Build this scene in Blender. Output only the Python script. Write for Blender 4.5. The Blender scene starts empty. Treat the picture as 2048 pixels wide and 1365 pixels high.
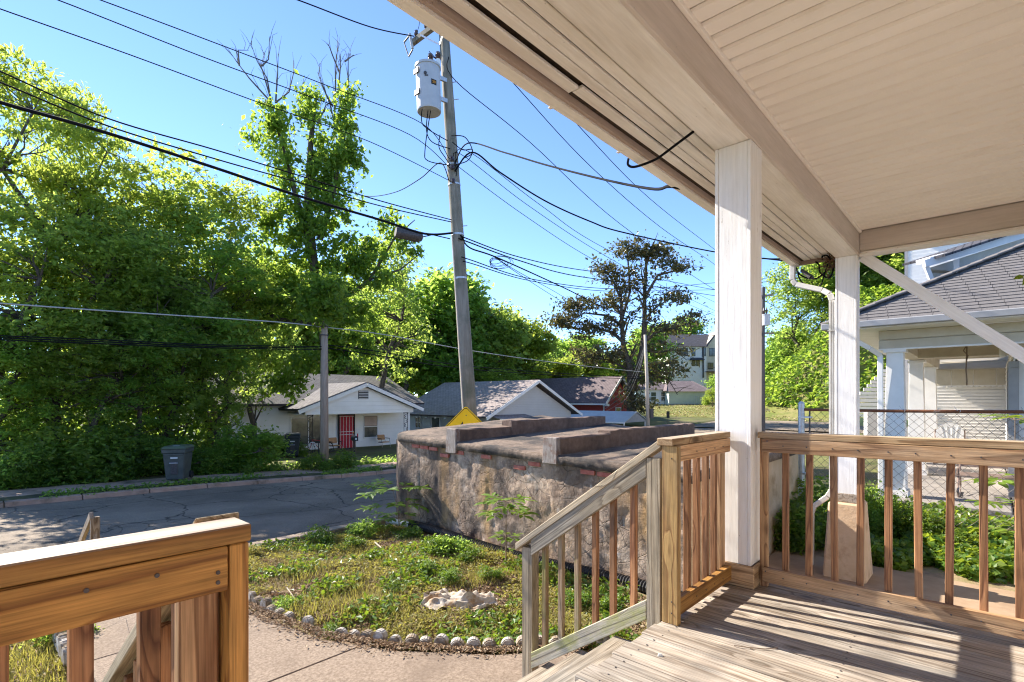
import bpy, bmesh, math, random
import numpy as np
from mathutils import Vector, Matrix
R = math.radians
random.seed(7)
RNG = np.random.default_rng(7)
SC = bpy.context.scene
COL = SC.collection

# ------------------------------------------------------------------ camera, sky, sun
F, CX, HZ, H = 1044.0, 1024.0, 797.0, 1.2      # focal length (px of a 2048 px wide picture), principal column, horizon row, eye height
cam = bpy.data.cameras.new('camera')
cam.sensor_width = 36.0
cam.lens = F / 2048 * 36
cam.shift_y = (HZ - 682.5) / 2048
cam.clip_start = .05
cam.clip_end = 3000
camo = bpy.data.objects.new('camera', cam)
camo.location = (0, 0, H)
camo.rotation_euler = (R(90), 0, 0)
COL.objects.link(camo)
SC.camera = camo
SUN_EL = R(36.4)
SUN = Vector((-.848 * math.cos(SUN_EL), .53 * math.cos(SUN_EL), math.sin(SUN_EL))).normalized()
world = bpy.data.worlds.new('World')
SC.world = world
world.use_nodes = True
wn = world.node_tree
bg = wn.nodes['Background']
sky = wn.nodes.new('ShaderNodeTexSky')
sky.sky_type = 'NISHITA'
sky.sun_disc = False
sky.sun_elevation = SUN_EL
sky.sun_rotation = math.atan2(SUN.x, SUN.y)
sky.altitude = 150
sky.air_density = .5
sky.dust_density = 0.0
sky.ozone_density = 4.0
wn.links.new(sky.outputs[0], bg.inputs[0])
bg.inputs[1].default_value = .15
sun = bpy.data.lights.new('sun', 'SUN')
sun.energy = 4.3
sun.angle = R(.5)
sun.color = (1, .93, .82)
suno = bpy.data.objects.new('sun', sun)
suno.rotation_euler = (-SUN).to_track_quat('-Z', 'Y').to_euler()
suno.location = (-40, 25, 30)
COL.objects.link(suno)
SC.view_settings.view_transform = 'Standard'
SC.view_settings.look = 'None'
SC.view_settings.gamma = 1
SC.view_settings.use_curve_mapping = False
SC.view_settings.exposure = 1.7
SC.cycles.use_denoising = True
SC.cycles.filter_width = 1.15
SC.cycles.adaptive_threshold = .006
SC.cycles.max_bounces = 10
SC.cycles.diffuse_bounces = 6
SC.cycles.transparent_max_bounces = 16

# ------------------------------------------------------------------ frames
# the house frame: a runs along the street front of the porch, o runs out towards the street, deck top is z = 0
TH = R(47.4)
CA, SA = math.cos(TH), math.sin(TH)
def W(a, o, z=0.0): return Vector((a * CA - o * SA, a * SA + o * CA, z))
def AO(X, Y): return X * CA + Y * SA, -X * SA + Y * CA
def P(px, v, Y): return Vector(((px - CX) / F * Y, Y, H - (v - HZ) / F * Y))
def PO(px, v, o): return P(px, v, o / (CA - (px - CX) / F * SA))   # a measured point on the street-parallel plane o
BASE = {}
ORD = 'first second third fourth fifth sixth seventh eighth ninth tenth eleventh twelfth thirteenth fourteenth fifteenth sixteenth seventeenth eighteenth nineteenth twentieth'.split()
ORD += ['twenty-' + w for w in ORD[:9]] + ['thirtieth'] + ['thirty-' + w for w in ORD[:9]]
def link(o): COL.objects.link(o); return o
def tag(o, label=None, cat=None, group=None, kind=None):
    if label: o['label'] = label
    if cat: o['category'] = cat
    if group: o['group'] = group
    if kind: o['kind'] = kind
    return o
def thing(name, label, cat, base=(0, 0, 0), frame='h', group=None):
    o = link(bpy.data.objects.new(name, None))
    o.empty_display_size = .1
    if frame == 'h':
        o.location = W(*base); o.rotation_euler = (0, 0, TH)
    else:
        o.location = base
    BASE[o.name] = Vector(base)
    return tag(o, label, cat, group)
def copy_tree(o, parent=None):
    c = link(o.copy())
    if parent: c.parent = parent
    for ch in list(o.children): copy_tree(ch, c)
    if o.name in BASE: BASE[c.name] = BASE[o.name]
    return c
def npmesh(name, V, T, smooth=False):
    me = bpy.data.meshes.new(name)
    V = np.asarray(V, dtype=np.float32); T = np.asarray(T, dtype=np.int32)
    k = T.shape[1]
    me.vertices.add(len(V)); me.vertices.foreach_set('co', V.ravel())
    me.loops.add(T.size); me.loops.foreach_set('vertex_index', T.ravel())
    me.polygons.add(len(T))
    me.polygons.foreach_set('loop_start', np.arange(len(T), dtype=np.int32) * k)
    me.polygons.foreach_set('use_smooth', np.full(len(T), smooth))
    me.update(calc_edges=True); me.validate()
    return me
class MB:
    """collects shapes in the coordinates of a frame and links them as one mesh object"""
    def __init__(s): s.v = []; s.f = []
    def add(s, vs, fs):
        n = len(s.v); s.v += [tuple(p) for p in vs]; s.f += [tuple(i + n for i in f) for f in fs]; return s
    def hexa(s, p): return s.add(p, [(0, 3, 2, 1), (4, 5, 6, 7), (0, 1, 5, 4), (1, 2, 6, 5), (2, 3, 7, 6), (3, 0, 4, 7)])
    def box(s, x0, x1, y0, y1, z0, z1):
        return s.hexa([(x0, y0, z0), (x1, y0, z0), (x1, y1, z0), (x0, y1, z0), (x0, y0, z1), (x1, y0, z1), (x1, y1, z1), (x0, y1, z1)])
    def bar(s, p, q, w, h, up=(0, 0, 1)):
        p, q = Vector(p), Vector(q); x = (q - p).normalized(); u = Vector(up); z = (u - x * u.dot(x)).normalized(); y = z.cross(x)
        a, b = y * w / 2, z * h / 2
        return s.hexa([p - a - b, q - a - b, q + a - b, p + a - b, p - a + b, q - a + b, q + a + b, p + a + b])
    def tube(s, pts, r, n=6, cap=True):
        pts = [Vector(p) for p in pts]; m = len(pts)
        rs = r if isinstance(r, (list, tuple)) else [r] * m
        t0 = (pts[1] - pts[0]).normalized()
        ref = Vector((0, 0, 1)) if abs(t0.z) < .9 else Vector((1, 0, 0))
        u = (ref - t0 * ref.dot(t0)).normalized()
        vs = []
        for i, p in enumerate(pts):
            t = (pts[min(i + 1, m - 1)] - pts[max(i - 1, 0)])
            t = t.normalized() if t.length > 1e-9 else t0
            u2 = u - t * u.dot(t)
            u = u2.normalized() if u2.length > 1e-6 else t.orthogonal().normalized()
            w = t.cross(u)
            for k in range(n):
                A = 2 * math.pi * k / n
                vs.append(p + (u * math.cos(A) + w * math.sin(A)) * rs[i])
        fs = [(i * n + k, i * n + (k + 1) % n, (i + 1) * n + (k + 1) % n, (i + 1) * n + k) for i in range(m - 1) for k in range(n)]
        if cap: fs += [tuple(range(n))[::-1], tuple(range((m - 1) * n, m * n))]
        return s.add(vs, fs)
    def prism(s, pts, d):
        n = len(pts); d = Vector(d); pts = [Vector(p) for p in pts]
        return s.add(pts + [p + d for p in pts], [tuple(range(n))[::-1], tuple(range(n, 2 * n))] + [(i, (i + 1) % n, (i + 1) % n + n, i + n) for i in range(n)])
    def disc(s, c, ax, r, t, n=20, r2=None):
        c, ax = Vector(c), Vector(ax).normalized()
        return s.tube([c - ax * t / 2, c + ax * t / 2], [r, r if r2 is None else r2], n)
    def build(s, name, mat, parent=None, smooth=False, frame='h', base=(0, 0, 0), bevel=0, fix=True):
        me = bpy.data.meshes.new(name)
        b = BASE[parent.name] if parent else Vector(base)
        me.from_pydata([tuple(Vector(p) - b) for p in s.v], [], s.f)
        if fix or bevel:
            bm = bmesh.new(); bm.from_mesh(me)
            bmesh.ops.recalc_face_normals(bm, faces=bm.faces)
            if bevel: bmesh.ops.bevel(bm, geom=list(bm.edges), offset=bevel, segments=1, affect='EDGES', clamp_overlap=True)
            bm.to_mesh(me); bm.free()
        if smooth: me.polygons.foreach_set('use_smooth', [True] * len(me.polygons))
        me.materials.append(mat)
        o = link(bpy.data.objects.new(name, me))
        if parent: o.parent = parent
        elif frame == 'h': o.location = W(*base); o.rotation_euler = (0, 0, TH)
        else: o.location = base
        BASE[o.name] = b
        return o
BOARD = {}
def board_mesh(name, L, w, h, mat, c, sh=0.0):
    k = (round(L, 3), round(w, 4), round(h, 4), mat.name, c, round(sh, 4))
    if k not in BOARD:
        m = MB().box(0, L, -w / 2, w / 2, -h / 2, h / 2)
        me = bpy.data.meshes.new(name); me.from_pydata([(x + z * sh, y, z) for x, y, z in m.v], [], m.f)
        if c:
            bm = bmesh.new(); bm.from_mesh(me)
            bmesh.ops.bevel(bm, geom=list(bm.edges), offset=c, segments=1, affect='EDGES'); bm.to_mesh(me); bm.free()
        me.materials.append(mat); BOARD[k] = me
    return BOARD[k]
def board(name, parent, p0, p1, w, h, mat, up=(0, 0, 1), c=.003, label=None, plumb=False):
    """a sawn piece from p0 to p1: own object, grain along its own x"""
    b = BASE[parent.name]; p0, p1 = Vector(p0), Vector(p1)
    x = (p1 - p0); L = x.length; x.normalize(); u = Vector(up); z = (u - x * u.dot(x)).normalized(); y = z.cross(x)
    o = link(bpy.data.objects.new(name, board_mesh(name, L, w, h, mat, c, x.z / z.z if plumb else 0.0)))
    o.parent = parent
    M = Matrix((x, y, z)).transposed().to_4x4(); M.translation = p0 - b
    o.matrix_basis = M
    if label: o['label'] = label
    BASE[o.name] = b
    return o

# ------------------------------------------------------------------ materials
class NT:
    def __init__(s, name):
        s.m = bpy.data.materials.new(name); s.m.use_nodes = True; s.t = s.m.node_tree
        s.t.nodes.clear(); s.out = s.n('ShaderNodeOutputMaterial'); s._tc = None
    def n(s, t, **k):
        x = s.t.nodes.new(t)
        for a, b in k.items(): setattr(x, a, b)
        return x
    def L(s, a, b): s.t.links.new(a, b)
    def setin(s, sock, v):
        if hasattr(v, 'is_linked') or isinstance(v, bpy.types.NodeSocket): s.L(v, sock)
        elif isinstance(v, (tuple, list)) and len(v) == 3 and sock.type == 'RGBA': sock.default_value = (*v, 1)
        else: sock.default_value = v
    def math(s, op, a, b=0.0, c=None):
        x = s.n('ShaderNodeMath', operation=op); s.setin(x.inputs[0], a); s.setin(x.inputs[1], b)
        if c is not None: s.setin(x.inputs[2], c)
        return x.outputs[0]
    def coord(s, rnd=True, which='Object'):
        tc = s.n('ShaderNodeTexCoord')
        if not rnd: return tc.outputs[which]
        oi = s.n('ShaderNodeObjectInfo')
        v = s.n('ShaderNodeVectorMath', operation='SCALE'); v.inputs[0].default_value = (37.3, 17.1, 23.7); s.L(oi.outputs['Random'], v.inputs['Scale'])
        a = s.n('ShaderNodeVectorMath', operation='ADD'); s.L(tc.outputs[which], a.inputs[0]); s.L(v.outputs[0], a.inputs[1])
        return a.outputs[0]
    def map(s, vec, sc):
        m = s.n('ShaderNodeMapping'); s.L(vec, m.inputs[0]); m.inputs['Scale'].default_value = sc; return m.outputs[0]
    def noise(s, vec, scale, detail=4, rough=.55, dist=0.0):
        x = s.n('ShaderNodeTexNoise'); s.L(vec, x.inputs['Vector']); x.inputs['Scale'].default_value = scale; x.inputs['Detail'].default_value = detail
        x.inputs['Roughness'].default_value = rough; x.inputs['Distortion'].default_value = dist; return x.outputs['Fac']
    def vor(s, vec, scale, feature='F1', out='Distance', rnd=1.0):
        x = s.n('ShaderNodeTexVoronoi', feature=feature); s.L(vec, x.inputs['Vector']); x.inputs['Scale'].default_value = scale; x.inputs['Randomness'].default_value = rnd
        return x.outputs[out]
    def ramp(s, fac, stops, interp='LINEAR'):
        r = s.n('ShaderNodeValToRGB'); s.L(fac, r.inputs[0]); e = r.color_ramp.elements; r.color_ramp.interpolation = interp
        while len(e) < len(stops): e.new(.5)
        for i, (p, c) in enumerate(stops):
            e[i].position = p; e[i].color = (*c, 1) if not isinstance(c, (int, float)) else (c, c, c, 1)
        return r.outputs[0]
    def mix(s, f, a, b, mode='MIX'):
        x = s.n('ShaderNodeMix', data_type='RGBA', blend_type=mode); s.setin(x.inputs[0], f); s.setin(x.inputs[6], a); s.setin(x.inputs[7], b); return x.outputs[2]
    def bump(s, h, dist, strength=1.0, normal=None):
        b = s.n('ShaderNodeBump'); s.L(h, b.inputs['Height']); b.inputs['Distance'].default_value = dist; b.inputs['Strength'].default_value = strength
        if normal is not None: s.L(normal, b.inputs['Normal'])
        return b.outputs[0]
    def pbsdf(s, col, rough=.8, normal=None, metal=0.0, spec=.3):
        p = s.n('ShaderNodeBsdfPrincipled'); s.setin(p.inputs['Base Color'], col); s.setin(p.inputs['Roughness'], rough)
        p.inputs['Metallic'].default_value = metal; p.inputs['Specular IOR Level'].default_value = spec
        if normal is not None: s.L(normal, p.inputs['Normal'])
        s.L(p.outputs[0], s.out.inputs[0]); return p
def pm(name, c1, c2=None, sc=5, rough=.8, bump=.0, bsc=40, stretch=(1, 1, 1), c3=None, r3=(.58, .7), sc3=2, spec=.3, metal=0.0, rnd=True, lo=.35, hi=.65):
    t = NT(name); co = t.coord(rnd); v = t.map(co, stretch)
    col = c1
    if c2: col = t.ramp(t.noise(v, sc, 6, .6), [(lo, c1), (hi, c2)])
    if c3:
        m = t.ramp(t.noise(co, sc3, 7, .65), [(r3[0], 0.0), (r3[1], 1.0)])
        col = t.mix(m, col, c3)
    nrm = t.bump(t.noise(v, bsc, 5, .6), bump) if bump else None
    t.pbsdf(col, rough, nrm, metal, spec); return t.m
def wood(name, light, dark, grey=None, greyamt=(.5, .7), ring=11, rough=.75, bump=.0015, moss=None, top=None):
    t = NT(name); co = t.coord()
    v = t.map(co, (.28, 8, 8))
    base = t.noise(v, 1.0, 2.5, .5, .25)
    kn = t.vor(t.map(co, (2.3, 6.2, 6.2)), 1.0)
    knot = t.ramp(kn, [(.06, 1.0), (.20, 0.0)])
    val = t.math('ADD', t.math('MULTIPLY', base, ring), t.math('MULTIPLY', t.ramp(kn, [(0.0, 1.0), (.36, 0.0)], 'EASE'), 1.6))
    saw = t.math('FRACT', val)
    late = t.ramp(saw, [(0.0, 0.0), (.55, .12), (.88, 1.0), (1.0, 0.0)])
    fib = t.noise(t.map(co, (5, 190, 190)), 1.0, 3, .6)
    big = t.noise(t.map(co, (1.0, 5, 5)), 1.0, 4, .6)
    col = t.mix(t.math('MULTIPLY', late, .92), light, dark)
    if grey:
        g = t.ramp(big, [(greyamt[0], 0.0), (greyamt[1], 1.0)])
        col = t.mix(t.math('MULTIPLY', g, .8), col, t.mix(t.math('MULTIPLY', late, .7), grey, tuple(x * .55 for x in grey)))
    col = t.mix(t.math('MULTIPLY', knot, .8), col, tuple(x * .42 for x in dark))
    col = t.mix(1.0, col, t.ramp(fib, [(.3, .58), (.7, 1.2)]), 'MULTIPLY')
    oi = t.n('ShaderNodeObjectInfo')
    col = t.mix(1.0, col, t.ramp(t.noise(t.map(co, (1.6, 3, 3)), 1.0, 6, .65), [(.35, .72), (.65, 1.15)]), 'MULTIPLY')
    col = t.mix(1.0, col, t.ramp(oi.outputs['Random'], [(0.0, .78), (1.0, 1.12)]), 'MULTIPLY')
    if moss:
        mm = t.math('MULTIPLY', t.ramp(t.noise(t.map(co, (2.5, 6, 6)), 1.0, 6, .7), [(.5, 0.0), (.66, 1.0)]), .75)
        col = t.mix(mm, col, moss)
    if top:
        gn = t.n('ShaderNodeNewGeometry'); sp = t.n('ShaderNodeSeparateXYZ'); t.L(gn.outputs['Normal'], sp.inputs[0])
        tm = t.ramp(sp.outputs[2], [(.6, 0.0), (.8, 1.0)])
        wear = t.mix(1.0, top, t.ramp(t.noise(t.map(co, (1.5, 30, 30)), 1.0, 7, .7), [(.3, .72), (.7, 1.1)]), 'MULTIPLY')
        col = t.mix(t.math('MULTIPLY', tm, .88), col, t.mix(t.math('MULTIPLY', late, .35), wear, dark))
    nrm = t.bump(t.math('ADD', t.math('MULTIPLY', late, -.7), t.math('MULTIPLY', fib, .6)), bump)
    t.pbsdf(col, rough, nrm, 0, .25); return t.m
def paint(name, c, dirt, peel=None, rough=.55, grain=(3, 60, 60), pr=(.64, .68), dr=(.45, .75), bump=.0012):
    t = NT(name); co = t.coord()
    col = t.mix(t.math('MULTIPLY', t.ramp(t.noise(t.map(co, (.8, 5, 5)), 1.2, 8, .68), [(dr[0], 0.0), (dr[1], 1.0)]), .6), c, dirt)
    g = t.noise(t.map(co, grain), 1.0, 4, .6)
    col = t.mix(1.0, col, t.ramp(g, [(.3, .9), (.7, 1.04)]), 'MULTIPLY')
    sp = t.ramp(t.vor(co, 14), [(.03, 1.0), (.055, 0.0)])
    col = t.mix(t.math('MULTIPLY', sp, .55), col, tuple(x * .25 for x in dirt))
    if peel:
        col = t.mix(t.ramp(t.noise(t.map(co, (1.2, 8, 8)), 2.2, 9, .75), [(pr[0], 0.0), (pr[1], 1.0)]), col, peel)
    t.pbsdf(col, rough, t.bump(t.math('ADD', g, t.math('MULTIPLY', t.noise(co, 9, 5), .8)), bump), 0, .35); return t.m
def leaf(name, cols, trans, tf=.45, rough=.45, spec=.35):
    t = NT(name); g = t.n('ShaderNodeNewGeometry'); oi = t.n('ShaderNodeObjectInfo')
    r = g.outputs['Random Per Island']
    n = len(cols)
    col = t.ramp(r, [((i + .5) / n, c) for i, c in enumerate(cols)])
    col = t.mix(1.0, col, t.ramp(oi.outputs['Random'], [(0.0, .82), (1.0, 1.15)]), 'MULTIPLY')
    p = t.n('ShaderNodeBsdfPrincipled'); t.L(col, p.inputs['Base Color']); p.inputs['Roughness'].default_value = rough; p.inputs['Specular IOR Level'].default_value = spec
    tr = t.n('ShaderNodeBsdfTranslucent')
    t.L(t.mix(1.0, t.ramp(r, [(0.0, .7), (.5, 1.15), (1.0, .85)]), trans, 'MULTIPLY'), tr.inputs[0])
    mx = t.n('ShaderNodeMixShader'); mx.inputs[0].default_value = tf
    t.L(p.outputs[0], mx.inputs[1]); t.L(tr.outputs[0], mx.inputs[2]); t.L(mx.outputs[0], t.out.inputs[0]); return t.m
def siding(name, c, dirt, period=.11, axis='Z', depth=.012, rough=.5):
    t = NT(name); co = t.coord(False)
    s = t.n('ShaderNodeSeparateXYZ'); t.L(co, s.inputs[0])
    saw = t.math('FRACT', t.math('DIVIDE', s.outputs[axis], period))
    col = t.mix(t.math('MULTIPLY', t.ramp(t.noise(co, 1.3, 6, .6), [(.4, 0.0), (.75, 1.0)]), .45), c, dirt)
    t.pbsdf(col, rough, t.bump(t.math('MULTIPLY', saw, -1.0), depth), 0, .35); return t.m
def shingle(name, c1, c2, su=.32, sv=.15):
    # courses run along object x; used on far roofs only
    t = NT(name); co = t.coord(False)
    b = t.n('ShaderNodeTexBrick'); t.L(co, b.inputs['Vector']); b.inputs['Scale'].default_value = 1.0
    b.inputs['Brick Width'].default_value = su; b.inputs['Row Height'].default_value = sv; b.inputs['Mortar Size'].default_value = .012
    b.inputs['Color1'].default_value = (*c1, 1); b.inputs['Color2'].default_value = (*c2, 1); b.inputs['Mortar'].default_value = (*[x * .45 for x in c1], 1)
    col = t.mix(1.0, b.outputs['Color'], t.ramp(t.noise(co, 3, 7, .7), [(.3, .75), (.7, 1.2)]), 'MULTIPLY')
    t.pbsdf(col, .9, t.bump(t.math('MULTIPLY', b.outputs['Fac'], -1.0), .01), 0, .2); return t.m

GREYWOOD = wood('weathered_grey_wood', (.45, .375, .30), (.20, .145, .10), (.40, .37, .33), (.45, .68), 11)
TREADWOOD = wood('step_wood', (.42, .35, .27), (.22, .17, .12), (.38, .36, .32), (.4, .65), 12)
STAIRWOOD = wood('stair_rail_wood', (.40, .33, .23), (.20, .15, .095), (.37, .345, .30), (.45, .7), 10)
MOSSWOOD = wood('mossy_rail_wood', (.48, .43, .33), (.28, .23, .16), (.47, .45, .39), (.4, .65), 8, moss=(.27, .29, .07))
ORANGEWOOD = wood('orange_stained_wood', (.52, .27, .075), (.25, .105, .03), (.42, .26, .13), (.58, .8), 9, rough=.6)
RAILWOOD = wood('brown_rail_wood', (.52, .32, .17), (.25, .125, .06), (.52, .40, .28), (.5, .75), 9, rough=.65)
BALWOOD = wood('baluster_wood', (.40, .20, .095), (.17, .07, .035), (.42, .27, .16), (.55, .75), 12, rough=.65)
CAPWOOD = wood('bleached_cap_wood', (.42, .31, .20), (.24, .15, .08), (.46, .41, .36), (.42, .62), 8)
POSTWOOD = wood('golden_post_wood', (.44, .28, .11), (.23, .12, .045), (.40, .32, .21), (.52, .75), 9, rough=.6)
LEFTCAP = wood('orange_cap_wood', (.50, .27, .08), (.25, .11, .035), None, ring=8, rough=.6, top=(.40, .36, .32))
RAILCAP = wood('tan_cap_wood', (.43, .29, .16), (.23, .13, .06), (.42, .33, .22), (.5, .75), 8, top=(.46, .38, .29))
WHITEPAINT = paint('white_paint', (.85, .84, .83), (.66, .62, .57), (.34, .27, .21), pr=(.665, .685))
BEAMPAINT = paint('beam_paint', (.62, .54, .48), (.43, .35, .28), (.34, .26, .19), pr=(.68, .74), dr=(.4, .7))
SOFFITPAINT = paint('soffit_paint', (.80, .75, .69), (.52, .43, .34), (.36, .27, .19), pr=(.64, .70), dr=(.42, .72))
CEILPAINT = pm('ceiling_paint', (.86, .79, .71), (.80, .73, .65), 1.2, .5, .0004, 60, (1, 1, 1), c3=(.70, .61, .51), r3=(.62, .8), sc3=1.5)
FASCIAPAINT = paint('fascia_brown_paint', (.36, .27, .22), (.26, .19, .15), (.5, .42, .36), pr=(.68, .74))
GUTTERPAINT = paint('gutter_paint', (.80, .74, .66), (.62, .54, .45), None, dr=(.45, .75), rough=.45)
DARKGAP = pm('gap_shade_brown', (.02, .014, .01), (.06, .035, .02), 30)  # dark brown that paints in the shade inside gaps and grooves
BLACKRUBBER = pm('black_rubber', (.012, .012, .013), (.03, .03, .032), 20, .5)
CABLE = pm('cable_black', (.008, .008, .010), None, rough=.85, spec=.08)
PALECABLE = pm('cable_pale', (.35, .35, .34), None, rough=.6)
GALV = pm('galvanised_steel', (.42, .43, .44), (.55, .56, .57), 18, .45, metal=.6)
TANKPAINT = pm('transformer_grey_paint', (.40, .42, .45), (.46, .48, .50), 5, .4, c3=(.36, .34, .33), r3=(.68, .78), sc3=6)
DARKMETAL = pm('dark_hardware', (.045, .042, .045), (.09, .08, .08), 30, .5)
PORCELAIN = pm('brown_porcelain', (.05, .028, .03), None, rough=.25, spec=.6)
RUST = pm('rusty_steel', (.20, .075, .03), (.12, .05, .03), 30, .8, bump=.002, bsc=90, c3=(.30, .25, .22), r3=(.62, .7), sc3=8)
MESHWIRE = pm('chain_link_wire', (.16, .11, .08), (.28, .25, .22), 12, .6, metal=.3)
POLEWOOD = pm('utility_pole_wood', (.17, .15, .115), (.27, .245, .20), 3, .9, .006, 14, (5, 5, .5), c3=(.11, .12, .085), r3=(.5, .72), sc3=1.5)
POLEWOOD2 = pm('old_pole_wood', (.25, .18, .13), (.38, .29, .22), 3, .9, .006, 14, (5, 5, .5), c3=(.40, .24, .09), r3=(.6, .75), sc3=2)
PALEPOLE = pm('pale_pole_wood', (.42, .36, .29), (.52, .45, .38), 3, .9, .003, 14, (5, 5, .5))
BARK = pm('bark', (.055, .043, .032), (.12, .095, .072), 5, .95, .02, 12, (4, 4, .6))
DEADWOOD = pm('dead_wood', (.10, .08, .07), (.17, .145, .125), 5, .95, .004, 20)
LEAF_A = leaf('leaf_mid_green', [(.06, .11, .025), (.08, .135, .03), (.10, .15, .04), (.07, .12, .04)], (.54, .68, .12), .62)
LEAF_B = leaf('leaf_yellow_green', [(.06, .115, .016), (.085, .145, .02), (.11, .155, .025), (.05, .10, .015)], (.56, .66, .10), .62)
LEAF_C = leaf('leaf_fresh_green', [(.04, .105, .018), (.06, .135, .022), (.08, .155, .03), (.045, .11, .03)], (.50, .70, .12), .6)
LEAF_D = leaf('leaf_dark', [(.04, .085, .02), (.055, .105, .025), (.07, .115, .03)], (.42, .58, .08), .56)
LEAF_M = leaf('magnolia_leaf', [(.035, .055, .022), (.06, .078, .030), (.11, .09, .04), (.08, .055, .028), (.12, .10, .045)], (.20, .18, .05), .3, .3, .5)
LEAF_V = leaf('vine_leaf', [(.05, .115, .018), (.075, .145, .022), (.10, .17, .03), (.045, .10, .02)], (.44, .60, .07), .55)
LEAF_I = leaf('ivy_leaf', [(.04, .10, .018), (.07, .14, .022), (.10, .17, .028), (.13, .18, .03)], (.42, .52, .04), .45, .4)
LEAF_S = leaf('sapling_leaf', [(.09, .17, .02), (.12, .20, .025), (.15, .22, .03)], (.35, .45, .03), .35)
LEAF_G = leaf('yard_weed', [(.17, .17, .04), (.24, .22, .05), (.30, .25, .08), (.13, .17, .03), (.33, .24, .12)], (.50, .45, .09), .4, .6)
LEAF_W = leaf('bright_weed', [(.07, .15, .02), (.10, .19, .025), (.13, .21, .03)], (.30, .42, .03), .35)
LITTER = leaf('dead_leaf_litter', [(.26, .16, .09), (.34, .24, .14), (.20, .11, .06), (.42, .33, .22)], (.25, .15, .07), .2, .8)
STRAW = leaf('dry_grass', [(.44, .35, .19), (.38, .32, .14), (.30, .29, .09)], (.35, .30, .10), .3, .7)
LAWN = pm('lawn_grass', (.11, .14, .025), (.20, .20, .05), 1.2, .95, .03, 30, c3=(.26, .22, .09), r3=(.5, .7), sc3=.35)
SOIL = pm('soil', (.17, .115, .075), (.32, .225, .15), 6, .95, .012, 25, c3=(.24, .21, .07), r3=(.45, .65), sc3=1.6, rnd=False)
FORESTFLOOR = pm('forest_floor', (.045, .04, .02), (.10, .10, .035), 2, .95, .03, 8)
WALKCON = pm('exposed_aggregate_concrete', (.165, .118, .083), (.30, .23, .17), 55, .9, .003, 160, c3=(.15, .108, .078), r3=(.5, .75), sc3=1.3)
PATIOCON = pm('patio_concrete', (.30, .20, .125), (.35, .245, .16), 6, .85, .002, 90, c3=(.23, .15, .095), r3=(.5, .72), sc3=1.6)
SIDEWALKCON = pm('old_sidewalk_concrete', (.36, .235, .17), (.45, .31, .23), 5, .9, .004, 40, c3=(.13, .11, .07), r3=(.52, .68), sc3=1.2)
KERBCON = pm('kerb_concrete', (.36, .26, .18), (.44, .335, .24), 9, .9, .005, 40, c3=(.24, .19, .13), r3=(.56, .7), sc3=2)
SLABCON = pm('vault_slab_concrete', (.14, .10, .073), (.24, .18, .135), 22, .95, .009, 70, c3=(.045, .040, .037), r3=(.46, .60), sc3=1.3)
RIBCON = pm('vault_rib_concrete', (.15, .10, .073), (.23, .16, .12), 12, .95, .008, 55, c3=(.10, .075, .06), r3=(.5, .68), sc3=2.2)
RIBEND = pm('vault_rib_end_concrete', (.20, .165, .14), (.33, .295, .27), 14, .95, .006, 60, (3, 3, .7), c3=(.20, .13, .10), r3=(.5, .6), sc3=5)
BRICK = pm('red_brick', (.36, .10, .075), (.46, .17, .12), 14, .9, .004, 60, c3=(.40, .30, .24), r3=(.6, .72), sc3=7)
EDGESTONE = pm('white_edging_concrete', (.40, .36, .31), (.52, .48, .43), 8, .9, .005, 60, c3=(.22, .165, .11), r3=(.42, .56), sc3=9)
PEDESTAL = pm('pedestal_stucco', (.52, .36, .23), (.60, .43, .29), 4, .9, .006, 25, c3=(.38, .24, .14), r3=(.55, .7), sc3=3)
FOUND = pm('grey_painted_foundation', (.22, .21, .21), (.33, .32, .31), 8, .9, .008, 25)
PORCHFLOOR = pm('neighbour_porch_floor', (.25, .22, .195), (.31, .275, .245), 4, .7, .001, 30)
WHITEHOUSE = siding('white_house_siding', (.84, .81, .74), (.70, .65, .55), .24, depth=.005)
GREYHOUSE = siding('grey_house_siding', (.54, .52, .49), (.46, .44, .41), .12, depth=.005)
NWHITE = pm('neighbour_white_paint', (.83, .80, .76), (.75, .72, .68), 3, .5)
NCREAM = pm('neighbour_cream_paint', (.58, .52, .42), (.50, .44, .34), 3, .6, .001, 30)
NGREY = pm('neighbour_grey_trim', (.28, .275, .27), (.34, .33, .325), 4, .5)
PLAINWHITE = pm('plain_white_paint', (.80, .78, .74), (.74, .71, .66), 3, .6)
PLAINGREEN = pm('pale_green_wall', (.58, .60, .50), (.52, .55, .46), 2, .7)
BRICKWALL = pm('far_red_brick_wall', (.33, .05, .04), (.40, .075, .055), 6, .9)
ROOFG = shingle('grey_house_shingles', (.30, .25, .235), (.35, .295, .28))
ROOFW = shingle('white_house_shingles', (.15, .135, .14), (.20, .185, .185))
ROOFR = shingle('brick_house_shingles', (.17, .135, .14), (.22, .175, .18))
ROOFD = shingle('dark_shingles', (.075, .072, .08), (.10, .096, .105))
SHINGLE = pm('asphalt_shingle_tab', (.115, .105, .10), (.165, .15, .145), 60, .95, .002, 220, c3=(.19, .18, .19), r3=(.6, .75), sc3=3)
SHINGLEBED = pm('shingle_underlay', (.03, .03, .033), None, rough=.95)
METALROOF = pm('carport_metal_roof', (.40, .43, .44), (.46, .49, .50), 2, .45, metal=.2)
REDDOOR = pm('red_door_paint', (.42, .018, .03), (.50, .03, .045), 4, .5)
GLASS = pm('dark_window_glass', (.03, .035, .035), (.10, .11, .085), 2.5, .12, spec=.6)
CURTAIN = pm('window_blind', (.42, .30, .24), (.50, .38, .30), 3, .6)
IRON = pm('black_wrought_iron', (.014, .013, .014), (.03, .03, .03), 10, .5)
TANVINYL = pm('tan_vinyl', (.42, .20, .07), (.50, .26, .10), 8, .5)
CHROME = pm('chrome_tube', (.5, .5, .5), None, rough=.3, metal=.9)
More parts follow.
